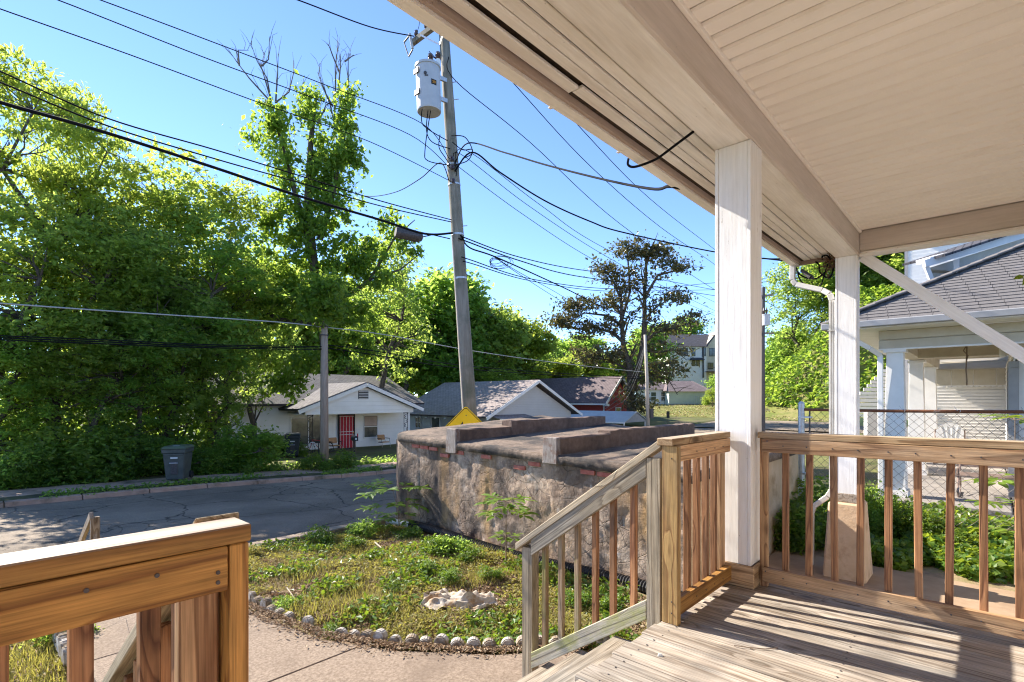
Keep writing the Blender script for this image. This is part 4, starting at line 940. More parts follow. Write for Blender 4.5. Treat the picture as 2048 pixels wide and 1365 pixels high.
tag(ns.build('bird_nest', NEST, None, frame='w', base=P(1663, 527, 6.2)), 'ragged brown bird nest stuck under the porch corner', 'nest')
# ------------------------------------------------------------------ houses across the street
def gable_roof(par, a0, a1, o0, o1, ze, zr_, axis, mat, th=.12, name='roof'):
    """two slabs meeting at a ridge; each slab is its own object with courses along its x"""
    res = []
    if axis == 'a':
        om = (o0 + o1) / 2; segs = [((a0, o0, ze), (a1, o0, ze), (a1, om, zr_), (a0, om, zr_)), ((a1, o1, ze), (a0, o1, ze), (a0, om, zr_), (a1, om, zr_))]
    else:
        am = (a0 + a1) / 2; segs = [((a0, o1, ze), (a0, o0, ze), (am, o0, zr_), (am, o1, zr_)), ((a1, o0, ze), (a1, o1, ze), (am, o1, zr_), (am, o0, zr_))]
    for s in segs:
        p = [Vector(q) for q in s]; x = (p[1] - p[0]).normalized(); y = (p[3] - p[0]); y = (y - x * y.dot(x)).normalized(); n_ = x.cross(y)
        M = Matrix((x, y, n_)).transposed().to_4x4(); M.translation = p[0] - BASE[par.name]
        L, Wd = (p[1] - p[0]).length, (p[3] - p[0]).length
        m = MB().box(0, L, 0, Wd, 0, th); me = bpy.data.meshes.new(name); me.from_pydata(m.v, [], m.f); me.materials.append(mat)
        o = link(bpy.data.objects.new(name, me)); o.parent = par; o.matrix_basis = M; BASE[o.name] = BASE[par.name]; res.append(o)
    return res
def window(par, a0, a1, z0, z1, o, face=-1, grid=(1, 2), mat=None, name='window', axis='a', trim=None):
    """frame proud of the wall, pane behind it; axis tells along which direction it runs"""
    tr_ = trim or PLAINWHITE; d = .03 * face
    def bx(m, u0, u1, w0, w1, za, zb2):
        lo, hi = min(w0, w1), max(w0, w1)
        return m.box(u0, u1, lo, hi, za, zb2) if axis == 'a' else m.box(lo, hi, u0, u1, za, zb2)
    t = .06
    f = MB(); bx(f, a0 - t, a0, o, o + 2 * d, z0 - t, z1 + t); bx(f, a1, a1 + t, o, o + 2 * d, z0 - t, z1 + t); bx(f, a0, a1, o, o + 2 * d, z1, z1 + t); bx(f, a0 - .03, a1 + .03, o, o + 3 * d, z0 - t, z0)
    for i in range(1, grid[0]): u = a0 + (a1 - a0) * i / grid[0]; bx(f, u - .02, u + .02, o, o + 1.6 * d, z0, z1)
    for i in range(1, grid[1]): w = z0 + (z1 - z0) * i / grid[1]; bx(f, a0, a1, o, o + 1.7 * d, w - .025, w + .025)
    fo = f.build(name, tr_, par)
    bx(MB(), a0, a1, o + .2 * d, o + .6 * d, z0, z1).build('pane', mat or GLASS, fo)
    return fo
# white house
wh = thing('white_house', 'small white bungalow with gabled front porch, red door and dark shingle roof', 'house', (14.5, 28.5, -2.1))
fz = -1.85
b = MB(); b.box(8.0, 20.3, 27.6, 35.0, -2.6, .95).build('wall', WHITEHOUSE, wh)
MB().prism([(20.28, 27.61, .95), (20.28, 34.99, .95), (20.28, 31.3, 2.42)], (-12.2, 0, 0)).build('wall', WHITEHOUSE, wh)
gable_roof(wh, 7.6, 20.9, 26.9, 35.6, .80, 2.62, 'a', ROOFW)
MB().box(12.2, 19.4, 25.35, 27.6, -2.7, fz).build('porch_floor', FOUND, wh, bevel=.02)
MB().prism([(12.35, 25.55, .36), (19.05, 25.55, .36), (19.05, 25.55, .62), (15.7, 25.55, 1.86), (12.35, 25.55, .62)], (0, .14, 0)).build('gable', WHITEHOUSE, wh)
MB().box(12.35, 19.05, 25.70, 27.58, .34, .40).build('porch_ceiling', PLAINWHITE, wh)
gable_roof(wh, 11.9, 19.5, 25.25, 31.2, .56, 1.98, 'o', ROOFW)
for s_ in (-1, 1): MB().bar((15.7, 25.22, 1.94), (15.7 + s_ * 3.85, 25.22, .50), .05, .19).build('bargeboard', PLAINWHITE, wh)
vt = MB().box(15.35, 15.95, 25.50, 25.545, 1.16, 1.62).build('gable_vent', SIGNBLACK, wh)
for k in range(5): board('louvre', vt, (15.35, 25.49, 1.20 + .09 * k), (15.95, 25.49, 1.20 + .09 * k), .03, .028, PLAINWHITE, c=0)
d_ = MB().box(15.30, 16.22, 27.52, 27.57, fz, fz + 2.05).build('door', REDDOOR, wh)
for a_ in (15.42, 15.82):
    for z_, h_ in ((.18, .62), (.95, .55), (1.60, .30)): MB().box(a_, a_ + .28, 27.505, 27.525, fz + z_, fz + z_ + h_).build('door_panel', REDDOOR, d_, bevel=.008)
MB().box(15.24, 15.30, 27.45, 27.56, fz, fz + 2.12).box(16.22, 16.28, 27.45, 27.56, fz, fz + 2.12).box(15.24, 16.28, 27.45, 27.56, fz + 2.06, fz + 2.13).build('door_frame', IRON, d_)
sd = MB()
for a_ in (15.36, 15.55, 15.74, 15.93, 16.12): sd.tube([(a_, 27.47, fz + .1), (a_, 27.47, fz + 2.0)], .010, 5)
for z_ in (.1, .95, 1.12, 2.0): sd.box(15.31, 16.21, 27.462, 27.478, fz + z_ - .012, fz + z_ + .012)
sd.build('security_grille', PLAINWHITE, d_)
MB().disc((16.17, 27.46, fz + 1.05), (0, 1, 0), .035, .05, 10).build('door_handle', ORANGETXT, d_)
window(wh, 12.55, 14.45, fz + .55, fz + 2.0, 27.6, -1, (2, 1))
w_ = window(wh, 16.95, 17.85, fz + .72, fz + 1.98, 27.6, -1, (1, 2))
MB().box(16.99, 17.83, 27.562, 27.572, fz + 1.40, fz + 1.95).build('blind', CURTAIN, w_)
def iron_post(a_, o_, z0, z1):
    p = MB()
    for da in (-.13, .13): p.tube([(a_ + da, o_, z0), (a_ + da, o_, z1)], .016, 5)
    n_ = 9
    for k in range(n_):
        zc_ = z0 + (z1 - z0) * (k + .5) / n_; h_ = (z1 - z0) / n_ * .46
        p.tube([(a_ + .11 * math.sin(t) * (1 if k % 2 else -1), o_, zc_ + h_ * (t / math.pi - 1)) for t in np.linspace(0, 2 * math.pi, 9)], .014, 4)
    p.box(a_ - .16, a_ + .16, o_ - .03, o_ + .03, z1 - .05, z1).box(a_ - .15, a_ + .15, o_ - .03, o_ + .03, z0, z0 + .04)
    return p.build('iron_post', IRON, wh)
iron_post(12.65, 25.62, fz, .36); iron_post(18.55, 25.62, fz, .36)
rl = MB()
for a_ in (12.95, 13.3): rl.tube([(a_, 25.35, fz - .5), (a_, 25.35, fz + .85)], .022, 5)
rl.bar((13.3, 25.4, fz + .25), (14.9, 25.5, fz + .35), .05, .07).bar((13.3, 25.4, fz - .15), (14.4, 25.5, fz + .30), .04, .05)
rl.build('porch_rail', IRON, wh)
def chair(a_, o_, z, label, rot=0.0):
    c = thing('cantilever_chair', label, 'chair', (a_, o_, z))
    B = lambda x, y, w: (a_ + x, o_ + y, z + w)
    MB().hexa([B(-.25, -.27, .42), B(.25, -.27, .42), B(.25, .2, .40), B(-.25, .2, .40), B(-.25, -.27, .475), B(.25, -.27, .475), B(.25, .2, .455), B(-.25, .2, .455)]).build('seat', TANVINYL, c, bevel=.02)
    MB().hexa([B(-.25, .19, .56), B(.25, .19, .56), B(.25, .24, .56), B(-.25, .24, .56), B(-.25, .26, .86), B(.25, .26, .86), B(.25, .31, .86), B(-.25, .31, .86)]).build('backrest', TANVINYL, c, bevel=.02)
    for s_ in (-.28, .28):
        MB().tube([B(s_, .30, .84), B(s_, .22, .44), B(s_, -.26, .42), B(s_, -.30, .38), B(s_, -.30, .04), B(s_, -.26, .012), B(s_, .30, .012)], .012, 6).build('frame', CHROME, c)
        MB().bar(B(s_, -.22, .66), B(s_, .22, .66), .05, .03).tube([B(s_, -.2, .65), B(s_, -.26, .43)], .010, 5).build('armrest', IRON, c)
    return c
chair(14.62, 26.75, fz, 'tan metal chair left of the red door, half hidden by the brown pole')
chair(17.75, 26.75, fz, 'tan metal chair on the white porch under the window right of the red door')
# bicycle on that porch, left
bk = thing('bicycle', 'bicycle leaning on the white house porch in front of the big window', 'bicycle', (13.5, 26.5, fz))
def wheel(a_, o_, z, r):
    w = MB().tube([(a_ + r * math.cos(t), o_ + .05 * math.cos(t), z + r * math.sin(t)) for t in np.linspace(0, 2 * math.pi, 25)], .022, 6, False).build('wheel', IRON, bk)
    s = MB()
    for t in np.linspace(0, math.pi, 6)[:-1]: s.tube([(a_ - r * math.cos(t), o_, z - r * math.sin(t)), (a_ + r * math.cos(t), o_, z + r * math.sin(t))], .004, 4)
    s.build('spokes', CHROME, w)
wheel(13.05, 26.5, fz + .34, .32); wheel(14.1, 26.5, fz + .34, .32)
MB().tube([(13.05, 26.5, fz + .34), (13.2, 26.5, fz + .85), (13.8, 26.5, fz + .75), (13.6, 26.5, fz + .34), (13.2, 26.5, fz + .78)], .018, 6).tube([(13.6, 26.5, fz + .34), (14.1, 26.5, fz + .34), (13.8, 26.5, fz + .75)], .015, 6).build('frame', REDDOOR, bk)
MB().bar((13.68, 26.5, fz + .86), (13.95, 26.5, fz + .88), .12, .05).build('saddle', IRON, bk)
MB().tube([(13.2, 26.3, fz + 1.0), (13.16, 26.5, fz + .97), (13.2, 26.7, fz + 1.0)], .015, 5).build('handlebar', CHROME, bk)
tag(MB().tube([(12.75 + .18 * math.cos(t), 25.60, fz + .62 + .18 * math.sin(t)) for t in np.linspace(0, 6.283, 22)], .02, 5, False).bar((12.57, 25.6, fz + .62), (12.93, 25.6, fz + .62), .02, .02).bar((12.75, 25.6, fz + .44), (12.75, 25.6, fz + .8), .02, .02, (1, 0, 0)).build('white_ring', STICKER, None, base=(12.75, 25.6, fz + .6)), 'white spoked wheel hanging at the left iron post of the white porch', 'wheel')
# grey house
gh = thing('grey_house', 'grey sided house with a broad front gable and faded shingle roof', 'house', (28.4, 29, -2.0))
MB().box(24.1, 32.9, 24.05, 33.5, -2.4, .16).build('wall', GREYHOUSE, gh)
MB().prism([(24.1, 24.06, .16), (32.9, 24.06, .16), (28.5, 24.06, 2.16)], (0, 9.3, 0)).build('gable', GREYHOUSE, gh)
gable_roof(gh, 23.3, 33.7, 23.6, 33.9, -.06, 2.42, 'o', ROOFG, .10)
for s_ in (-1, 1): MB().bar((28.5, 23.57, 2.40), (28.5 + s_ * 5.25, 23.57, -.11), .05, .20).build('bargeboard', PLAINWHITE, gh)
pb = MB().box(23.9, 27.45, 22.9, 23.02, -.62, -.12).build('porch_fascia', PLAINWHITE, gh)
MB().hexa([(23.9, 23.02, -.14), (27.45, 23.02, -.14), (27.45, 24.04, .02), (23.9, 24.04, .02), (23.9, 22.9, -.11), (27.45, 22.9, -.11), (27.45, 24.04, .10), (23.9, 24.04, .10)]).build('porch_roof', ROOFG, gh)
for a_ in (24.0, 27.35): MB().box(a_ - .06, a_ + .06, 22.93, 23.0, -2.2, -.62).build('porch_post', PLAINWHITE, gh)
def htext(s, size, a_, o_, z, mat, parent):
    n = text_obj('house_number', s, size, Vector((a_, o_, z)), 0, mat, parent); return n
htext('4273', .26, 26.35, 22.893, -.42, SIGNBLACK, pb)
window(gh, 29.9, 30.7, -1.1, -.25, 24.05, -1, (1, 2))
window(gh, 31.4, 32.0, -1.0, -.2, 24.1, -1, (2, 2), axis='o')
window(gh, 29.2, 30.1, -1.9, -.2, 24.1, -1, (1, 1), axis='o')
for k in range(9): MB().box(23.32, 23.44, 24.6 + k * 1.05, 24.7 + k * 1.05, -.22, -.12).build('rafter_end', PLAINWHITE, gh)
# red brick house
rh = thing('brick_house', 'red brick house with steep gable, white trim and purplish shingle roof', 'house', (42, 30, -1.5))
MB().box(39.9, 44.0, 25.3, 35.6, -1.8, .95).build('wall', BRICKWALL, rh)
MB().prism([(39.9, 25.31, .95), (44.0, 25.31, .95), (41.95, 25.31, 2.95)], (0, 10.2, 0)).build('gable', BRICKWALL, rh)
gable_roof(rh, 39.3, 44.6, 24.9, 36.0, .72, 3.16, 'o', ROOFR, .10)
for s_ in (-1, 1): MB().bar((41.95, 24.87, 3.16), (41.95 + s_ * 2.75, 24.87, .66), .05, .22).build('bargeboard', PLAINWHITE, rh)
MB().box(39.25, 39.4, 24.9, 36.0, .60, .74).build('eave_gutter', PLAINWHITE, rh)
for s_ in (39.35, 44.1): MB().box(s_, s_ + .42, 24.88, 25.3, .50, .72).build('cornice_return', PLAINWHITE, rh)
MB().bar((39.84, 25.5, .6), (39.84, 25.5, -1.5), .09, .07, (1, 0, 0)).build('downspout', PLAINWHITE, rh)
window(rh, 41.5, 42.3, -.9, .3, 25.3, -1, (1, 2))
# carport
cp = thing('carport', 'pale grey metal carport roof in front of the red brick house', 'carport', (35.9, 22.5, -1.4))
gable_roof(cp, 34.1, 37.7, 20.0, 26.2, -.62, .14, 'o', METALROOF, .05)
MB().prism([(34.25, 20.06, -.62), (37.55, 20.06, -.62), (35.9, 20.06, .10)], (0, .03, 0)).build('gable_panel', NGREY, cp)
MB().box(34.0, 34.1, 20.0, 26.2, -.68, -.58).build('eave_trim', PLAINWHITE, cp)
for a_ in (34.3, 37.5):
    for o_ in (20.2, 25.9): MB().tube([(a_, o_, -1.6), (a_, o_, -.6)], .05, 8).build('post', PLAINWHITE, cp)
MB().box(34.6, 37.2, 26.0, 26.1, -1.6, -.6).build('back_panel', BRICKWALL, cp)
# white outbuilding on the lawn, and the three storey house up the hill (both face us squarely enough to use the world frame)
q_ = P(1378, 812, 73)
ob = thing('white_outbuilding', 'low white outbuilding with brown roof standing on the far lawn', 'building', q_, 'w')
x0, x1 = P(1338, 812, 73).x, P(1416, 812, 73).x; zb0 = q_.z - .6
MB().box(x0, x1, 73, 79, zb0, q_.z + 2.1).build('wall', PLAINGREEN, ob)
MB().prism([(x0 - .35, 72.6, q_.z + 2.0), (x1 + .35, 72.6, q_.z + 2.0), (x1 - 1.2, 76, q_.z + 3.5), (x0 + .9, 76, q_.z + 3.5)], (0, .4, .05)).build('roof', ROOFR, ob)
MB().prism([(x0 - .35, 79.4, q_.z + 2.0), (x0 + .9, 76.3, q_.z + 3.5), (x1 - 1.2, 76.3, q_.z + 3.5), (x1 + .35, 79.4, q_.z + 2.0)], (0, .1, .12)).build('roof', ROOFR, ob)
MB().prism([(x0 - .35, 72.6, q_.z + 2.0), (x0 + .9, 76.2, q_.z + 3.5), (x0 - .35, 79.4, q_.z + 2.0)], (-.1, 0, .1)).build('roof', ROOFR, ob)
MB().prism([(x1 + .35, 72.6, q_.z + 2.0), (x1 + .35, 79.4, q_.z + 2.0), (x1 - 1.2, 76.2, q_.z + 3.5)], (.1, 0, .1)).build('roof', ROOFR, ob)
MB().box(x0, x1, 72.9, 73.0, zb0, q_.z + .28).build('foundation', FOUND, ob)
xl = P(1285, 812, 76).x
MB().box(xl, x0 - .05, 75, 80, zb0, q_.z + 2.3).build('side_wing', PLAINWHITE, ob)
MB().hexa([(xl - .3, 74.6, q_.z + 2.3), (x0 + .2, 74.6, q_.z + 2.3), (x0 + .2, 80.4, q_.z + 2.3), (xl - .3, 80.4, q_.z + 2.3), (xl + .2, 77.2, q_.z + 3.5), (x0 + .2, 77.2, q_.z + 3.5), (x0 + .2, 77.4, q_.z + 3.5), (xl + .2, 77.4, q_.z + 3.5)]).build('wing_roof', ROOFR, ob)
for px in (1307, 1327):
    xx = P(px, 800, 75).x; window(ob, xx - .35, xx + .35, q_.z + .7, q_.z + 1.9, 75, -1, (1, 2))
fx = P(1391, 812, 72).x; fg = MB()
for k in range(6): fg.tube([(fx + k * .26, 72.4, q_.z), (fx + k * .26, 72.4, q_.z + 1.3)], .03, 5)
fg.tube([(fx, 72.4, q_.z + 1.3), (fx + 1.3, 72.4, q_.z + 1.3)], .03, 5)
fg.build('gate_frame', GALV, ob)
q_ = P(1380, 770, 95)
mh = thing('tall_white_house', 'three storey white house with dark roof on the hill behind the magnolia', 'house', q_ - Vector((0, 0, 2)), 'w')
X = lambda px: P(px, 700, 95).x
Z = lambda v: P(1380, v, 95).z
MB().box(X(1336), X(1413), 95, 104, Z(800), Z(693)).build('wall', PLAINWHITE, mh)
MB().box(X(1413) + .02, X(1452), 95.5, 104, Z(800), Z(690)).build('wall', NCREAM, mh)
MB().prism([(X(1413), 95.45, Z(690)), (X(1457), 95.45, Z(690)), (X(1437), 95.45, Z(662))], (0, 6, 0)).build('gable', NCREAM, mh)
MB().hexa([(X(1330), 94.5, Z(694)), (X(1414), 94.5, Z(694)), (X(1414), 105, Z(694)), (X(1330), 105, Z(694)), (X(1350), 99, Z(664)), (X(1436), 99, Z(664)), (X(1436), 100, Z(664)), (X(1350), 100, Z(664))]).build('roof', ROOFD, mh)
MB().bar((X(1438), 94.9, Z(660)), (X(1412), 94.9, Z(693)), .2, .25).bar((X(1438), 94.9, Z(660)), (X(1460), 94.9, Z(690)), .2, .25).build('bargeboard', ROOFD, mh)
for a_, b_, c_, d_ in ((1362, 1375, 697, 712), (1384, 1390, 697, 712), (1405, 1411, 696, 712), (1384, 1390, 722, 732), (1393, 1399, 722, 732)):
    window(mh, X(a_), X(b_), Z(d_), Z(c_), 95, -1, (2, 1) if b_ - a_ > 8 else (1, 1), name='window', trim=DARKMETAL)
MB().hexa([(X(1378), 93.6, Z(721)), (X(1405), 93.6, Z(721)), (X(1405), 95, Z(721)), (X(1378), 95, Z(721)), (X(1382), 94.8, Z(716)), (X(1402), 94.8, Z(716)), (X(1402), 95, Z(716)), (X(1382), 95, Z(716))]).build('canopy', ROOFD, mh)
window(mh, X(1421), X(1432), Z(712), Z(697), 95.5, -1, (2, 1), trim=DARKMETAL)
window(mh, X(1418), X(1428), Z(738), Z(726), 95.5, -1, (2, 1), trim=DARKMETAL)
MB().box(X(1411), X(1450), 93.5, 95.4, Z(745), Z(743)).bar((X(1411), 93.6, Z(736)), (X(1450), 93.6, Z(736)), .1, .12).build('balcony', TWIGM, mh)
MB().bar((X(1406), 94.9, Z(693)), (X(1406), 94.9, Z(756)), .2, .2, (0, 1, 0)).build('downspout', DARKMETAL, mh)
# low roof behind the thicket, left of the white house
# ------------------------------------------------------------------ neighbour on the right
nb = thing('neighbour_house', 'neighbouring white house with hipped shingle porch roof, square columns and grey gutter', 'house', (14, 0, -.62))
nz0 = -.60
MB().box(11.5, 21.0, -.25, 1.62, -.78, nz0).build('porch_floor', PORCHFLOOR, nb, bevel=.02)
MB().box(11.56, 21.0, -.25, 1.56, -1.2, -.785).build('foundation', FOUND, nb)
MB().box(11.50, 11.55, -4.0, 1.60, -.90, -.66).build('floor_edge', FOUND, nb)
MB().box(11.5, 20, -7.0, -.27, -.79, nz0 - .003).build('porch_floor', PORCHFLOOR, nb)
MB().box(11.56, 20, -7.0, -.3, -1.2, -.8).build('foundation', FOUND, nb)
ncol = None
for i, a_ in enumerate((11.98, 15.7, 19.4)):
    s0, s1, zt = .17, .125, 2.10
    c_ = MB().hexa([(a_ - s0, 1.32 - s0, nz0), (a_ + s0, 1.32 - s0, nz0), (a_ + s0, 1.32 + s0, nz0), (a_ - s0, 1.32 + s0, nz0), (a_ - s1, 1.32 - s1, zt), (a_ + s1, 1.32 - s1, zt), (a_ + s1, 1.32 + s1, zt), (a_ - s1, 1.32 + s1, zt)]).build('column', NWHITE, nb, bevel=.004)
    MB().box(a_ - .17, a_ + .17, 1.15, 1.49, zt - .055, zt - .002).build('capital', NWHITE, c_)
    MB().box(a_ - .20, a_ + .20, 1.12, 1.52, nz0, nz0 + .12).build('base', NWHITE, c_)
for z_, t_ in ((2.19, .17), (2.37, .165)): board('beam_board', nb, (11.84, 1.56, z_), (11.84, -3.6, z_), .03, t_, NCREAM, c=.006)
MB().box(11.86, 12.1, -3.6, 1.55, 2.11, 2.44).build('beam', NCREAM, nb)
board('beam_trim', nb, (11.83, 1.56, 2.105), (11.83, -3.6, 2.105), .05, .03, NWHITE, c=.004)
MB().box(12.1, 21, 1.20, 1.45, 2.11, 2.44).build('beam', NCREAM, nb)
MB().box(12.1, 21, -.25, 1.2, 2.40, 2.43).build('porch_ceiling', NCREAM, nb)
MB().box(14.55, 14.75, -.25, 1.2, 2.08, 2.38).build('cross_beam', NCREAM, nb)
MB().box(11.2, 21.2, 1.45, 2.25, 2.452, 2.47).build('soffit', NWHITE, nb)
MB().box(11.2, 11.82, -3.6, 1.45, 2.453, 2.47).build('soffit', NWHITE, nb)
MB().box(11.10, 11.20, -3.6, 2.36, 2.47, 2.585).build('gutter', NGREY, nb, bevel=.012)
MB().box(11.2, 21.2, 2.25, 2.35, 2.47, 2.585).build('gutter', NGREY, nb, bevel=.012)
rect_tube(MB(), [(11.3, 1.98, 2.47), (11.3, 1.98, 2.36), (11.55, 1.66, 2.12), (11.78, 1.53, 2.0), (11.79, 1.52, nz0 + .1), (11.74, 1.66, nz0)], .085, .06).build('downspout', NWHITE, nb, bevel=.008)
# hipped roof: near slope in single shingles, the rest joined
ze, kk = 2.56, .56
RN = Vector((-kk, 0, 1)).normalized()
MB().add([(11.14, 2.31, ze), (14.9, -1.45, ze + kk * 3.76), (14.9, -8, ze + kk * 3.76), (11.14, -8, ze), (21.3, 2.31, ze), (21.3, -1.45, ze + kk * 3.76), (21.3, -8, ze + kk * 3.76)],
         [(0, 1, 2, 3), (0, 4, 5, 1), (1, 5, 6, 2)]).build('roof', SHINGLEBED, nb, fix=True)
rsh = random.Random(11)
exp_, wd = .145, .305
cnt = 0; rest = MB()
for row in range(29):
    s0 = row * exp_; da = s0 / math.sqrt(1 + kk * kk)
    a_ = 11.16 + da; z_ = ze + kk * (a_ - 11.14)
    omax = 2.31 - (a_ - 11.14) - .03
    o_ = omax - (row % 2) * wd / 2 - rsh.uniform(0, .02)
    first = True; oend = omax
    while o_ > -2.6:
        L = oend - o_ - .006
        if L > .05:
            p_ = Vector((a_, oend, z_)) + RN * .008; d_ = Vector((1, 0, kk)).normalized()
            if cnt < 290:
                c_ = p_ + d_ * exp_ * .55
                board('shingle', nb, (c_.x, c_.y, c_.z), (c_.x, c_.y - L, c_.z), exp_ * 1.1, .012, SHINGLE, tuple(RN + d_ * .09), c=0); cnt += 1
            else:
                c_ = p_ + d_ * exp_ * .55; rest.bar((c_.x, c_.y, c_.z), (c_.x, c_.y - L, c_.z), exp_ * 1.1, .012, tuple(RN + d_ * .09))
        oend = o_; o_ -= wd
if rest.v: tag(rest.build('shingles', SHINGLE, nb), kind='stuff')
hc = MB(); hp0, hp1 = Vector((11.14, 2.31, ze + .03)), Vector((14.9, -1.45, ze + kk * 3.76 + .03))
for k in range(18):
    p_, q2 = hp0.lerp(hp1, k / 18), hp0.lerp(hp1, (k + 1.15) / 18)
    board('hip_shingle', nb, p_ + Vector((0, 0, .012)), q2 + Vector((0, 0, .0)), .26, .035, SHINGLE, c=.01)
# house wall behind that porch with its door frame
for k in range(24): board('clapboard', nb, (13.2, -.30, nz0 + .06 + k * .115), (20.5, -.30, nz0 + .06 + k * .115), .022, .122, NWHITE, (0, -.12, 1), c=0)
MB().box(13.2, 20.5, -6, -.34, -.8, 2.4).build('wall', NWHITE, nb)
fr = MB().box(13.1, 13.22, -.36, -.22, nz0, 1.75).box(14.2, 14.32, -.36, -.22, nz0, 1.75).box(13.1, 14.32, -.36, -.22, 1.755, 1.87).build('door_frame', NGREY, nb)
MB().box(13.25, 14.18, -.31, -.27, nz0, 1.74).build('screen_door', DARKMETAL, fr)
MB().box(13.55, 13.66, -.20, -.10, 1.98, 2.30).build('porch_lamp', PLAINWHITE, nb, bevel=.02)
tag(MB().tube([(13.05, .35, 2.36), (13.06, .35, 2.05), (13.04, .36, 1.75), (13.06, .35, 1.52), (13.02, .35, 1.45), (12.98, .35, 1.50)], .012, 5).tube([(13.03, .35, 2.2), (13.06, .40, 2.1), (13.02, .33, 2.0), (13.05, .36, 1.88)], .009, 5).build('plant_hook', TWIGM, None, base=(13.05, .35, 2.36)), 'rusty wire plant hook dangling from the neighbour porch ceiling', 'hook')
# farther house end: siding wall lit by the sun, with scalloped awning
fh = thing('siding_house', 'white clapboard house end with scalloped awning seen beyond the neighbour porch', 'house', (21.6, .0, -.6))
for k in range(30): board('clapboard', fh, (21.5, 1.32, -.6 + k * .10), (21.5, -3.0, -.6 + k * .10), .022, .112, NWHITE, (-.30, 0, 1), c=0)
MB().box(21.52, 30, -3.0, 1.28, -1.2, 2.7).build('wall', NWHITE, fh)
for k in range(7): board('awning_panel', fh, (20.85, 1.40 - k * .5, 1.82), (20.85, .92 - k * .5, 1.82), .03, .46, NCREAM, c=.004)
sc2 = MB()
for k in range(28): sc2.disc((20.85, 1.34 - k * .125, 1.59), (1, 0, 0), .06, .02, 10)
sc2.build('awning_valance', NWHITE, fh)
MB().hexa([(20.84, -2.1, 2.05), (20.84, 1.42, 2.05), (21.5, 1.42, 2.3), (21.5, -2.1, 2.3), (20.84, -2.1, 2.08), (20.84, 1.42, 2.08), (21.5, 1.42, 2.33), (21.5, -2.1, 2.33)]).build('awning_top', NCREAM, fh)
# slatted awning end and green canopy to the left of it
aw = thing('slatted_awning', 'white slatted gable end with green canopy below it between the neighbour columns', 'awning', (19, 2.4, 1.0))
for k in range(13):
    z_ = .62 + k * .125; rr2 = 1.0 if k < 6 else (1.0 - (k - 5.5) / 8.5)
    pL, pR = PO(1716, 797, 3), None
    l0, l1 = 1716 + (1 - rr2) * 62, 1774
    y_ = 17.5
    A_ = P(l0, 797 - (z_ - 1.2) / y_ * F, y_); B_ = P(l1, 797 - (z_ - 1.2) / y_ * F, y_)
    a0_, o0_ = AO(A_.x, A_.y); a1_, o1_ = AO(B_.x, B_.y)
    board('slat', aw, (a0_, o0_, z_), (a1_, o1_, z_), .03, .105, NWHITE, c=0)
A_ = P(1712, 767, 17.3); a0_, o0_ = AO(A_.x, A_.y); B_ = P(1775, 775, 17.3); a1_, o1_ = AO(B_.x, B_.y)
MB().hexa([(a0_, o0_, .30), (a1_, o1_, .26), (a1_ + .3, o1_ - 1.0, .26), (a0_ + .3, o0_ - 1.0, .3), (a0_, o0_, .56), (a1_, o1_, .40), (a1_ + .3, o1_ - 1, .40), (a0_ + .3, o0_ - 1, .56)]).build('canopy', GREENAWN, aw)
for p_ in ((a0_, o0_), (a1_, o1_)): MB().tube([(p_[0] + .1, p_[1], .4), (p_[0] + .1, p_[1], -1.0)], .03, 6).build('post', GALV, aw)
# white low wall of that porch
A_ = P(1731, 840, 15); B_ = P(1770, 840, 15); a0_, o0_ = AO(A_.x, A_.y); a1_, o1_ = AO(B_.x, B_.y)
lw = thing('porch_wall', 'low white porch wall behind the chain link fence left of the neighbour column', 'wall', (a0_, o0_, -.6))
MB().bar((a0_, o0_, .20), (a1_, o1_, .20), .15, 1.3).build('wall', NWHITE, lw)
MB().bar((a0_, o0_, .87), (a1_, o1_, .87), .22, .04).build('coping', NGREY, lw)
# two storey white house behind the neighbour roof
th_ = thing('upper_white_house', 'tall white clapboard house rising behind the neighbour roof', 'house', (25, 0, 0))
A_ = P(1812, 700, 19.2); ua, uo = AO(A_.x, A_.y)
for k in range(34): board('clapboard', th_, (ua, uo, 3.1 + k * .125), (ua, uo - 7.0, 3.1 + k * .125), .022, .135, NWHITE, (-.14, 0, 1), c=0)
MB().box(ua + .02, ua + 9, uo - 7, uo - .03, -1, 7.5).build('wall', NWHITE, th_)
MB().box(ua - .03, ua + .1, uo - .06, uo + .04, -1, 7.5).build('corner_board', NGREY, th_)
MB().hexa([(ua - .5, uo - 7.4, 7.45), (ua + 9.4, uo - 7.4, 7.45), (ua + 9.4, uo + .45, 7.45), (ua - .5, uo + .45, 7.45), (ua + 3.5, uo - 4.2, 9.6), (ua + 5.5, uo - 4.2, 9.6), (ua + 5.5, uo - 3, 9.6), (ua + 3.5, uo - 3, 9.6)]).build('roof', ROOFD, th_)
# dormer on the neighbour roof
dm = thing('roof_dormer', 'white dormer with overhanging pale soffit on the neighbour shingle roof', 'dormer', (15.5, .2, 4.0))
Q = lambda px, v, y: (lambda w_: (*AO(w_.x, w_.y), w_.z))(P(px, v, y))
MB().prism([Q(1853, 538, 12), Q(1882, 580, 12), Q(1910, 580, 13.5), Q(2070, 560, 14), Q(2070, 470, 14)], (.2, .05, .0)).build('soffit_wall', NCREAM, dm)
MB().bar(Q(1846, 523, 11.9), Q(2075, 455, 13.4), .30, .10).bar(Q(1848, 528, 11.7), Q(2075, 462, 13.2), .06, .16).build('roof_edge', NWHITE, dm)
MB().bar(Q(1850, 528, 11.8), Q(1869, 575, 11.8), .05, .10).build('fascia', NWHITE, dm)
MB().bar(Q(1913, 520, 12.0), Q(1913, 575, 12.0), .10, .12, (1, 0, 0)).build('corner_post', NWHITE, dm)
MB().bar(Q(1846, 521, 12.0), Q(2075, 447, 13.6), .9, .05).build('dormer_roof', ROOFD, dm)
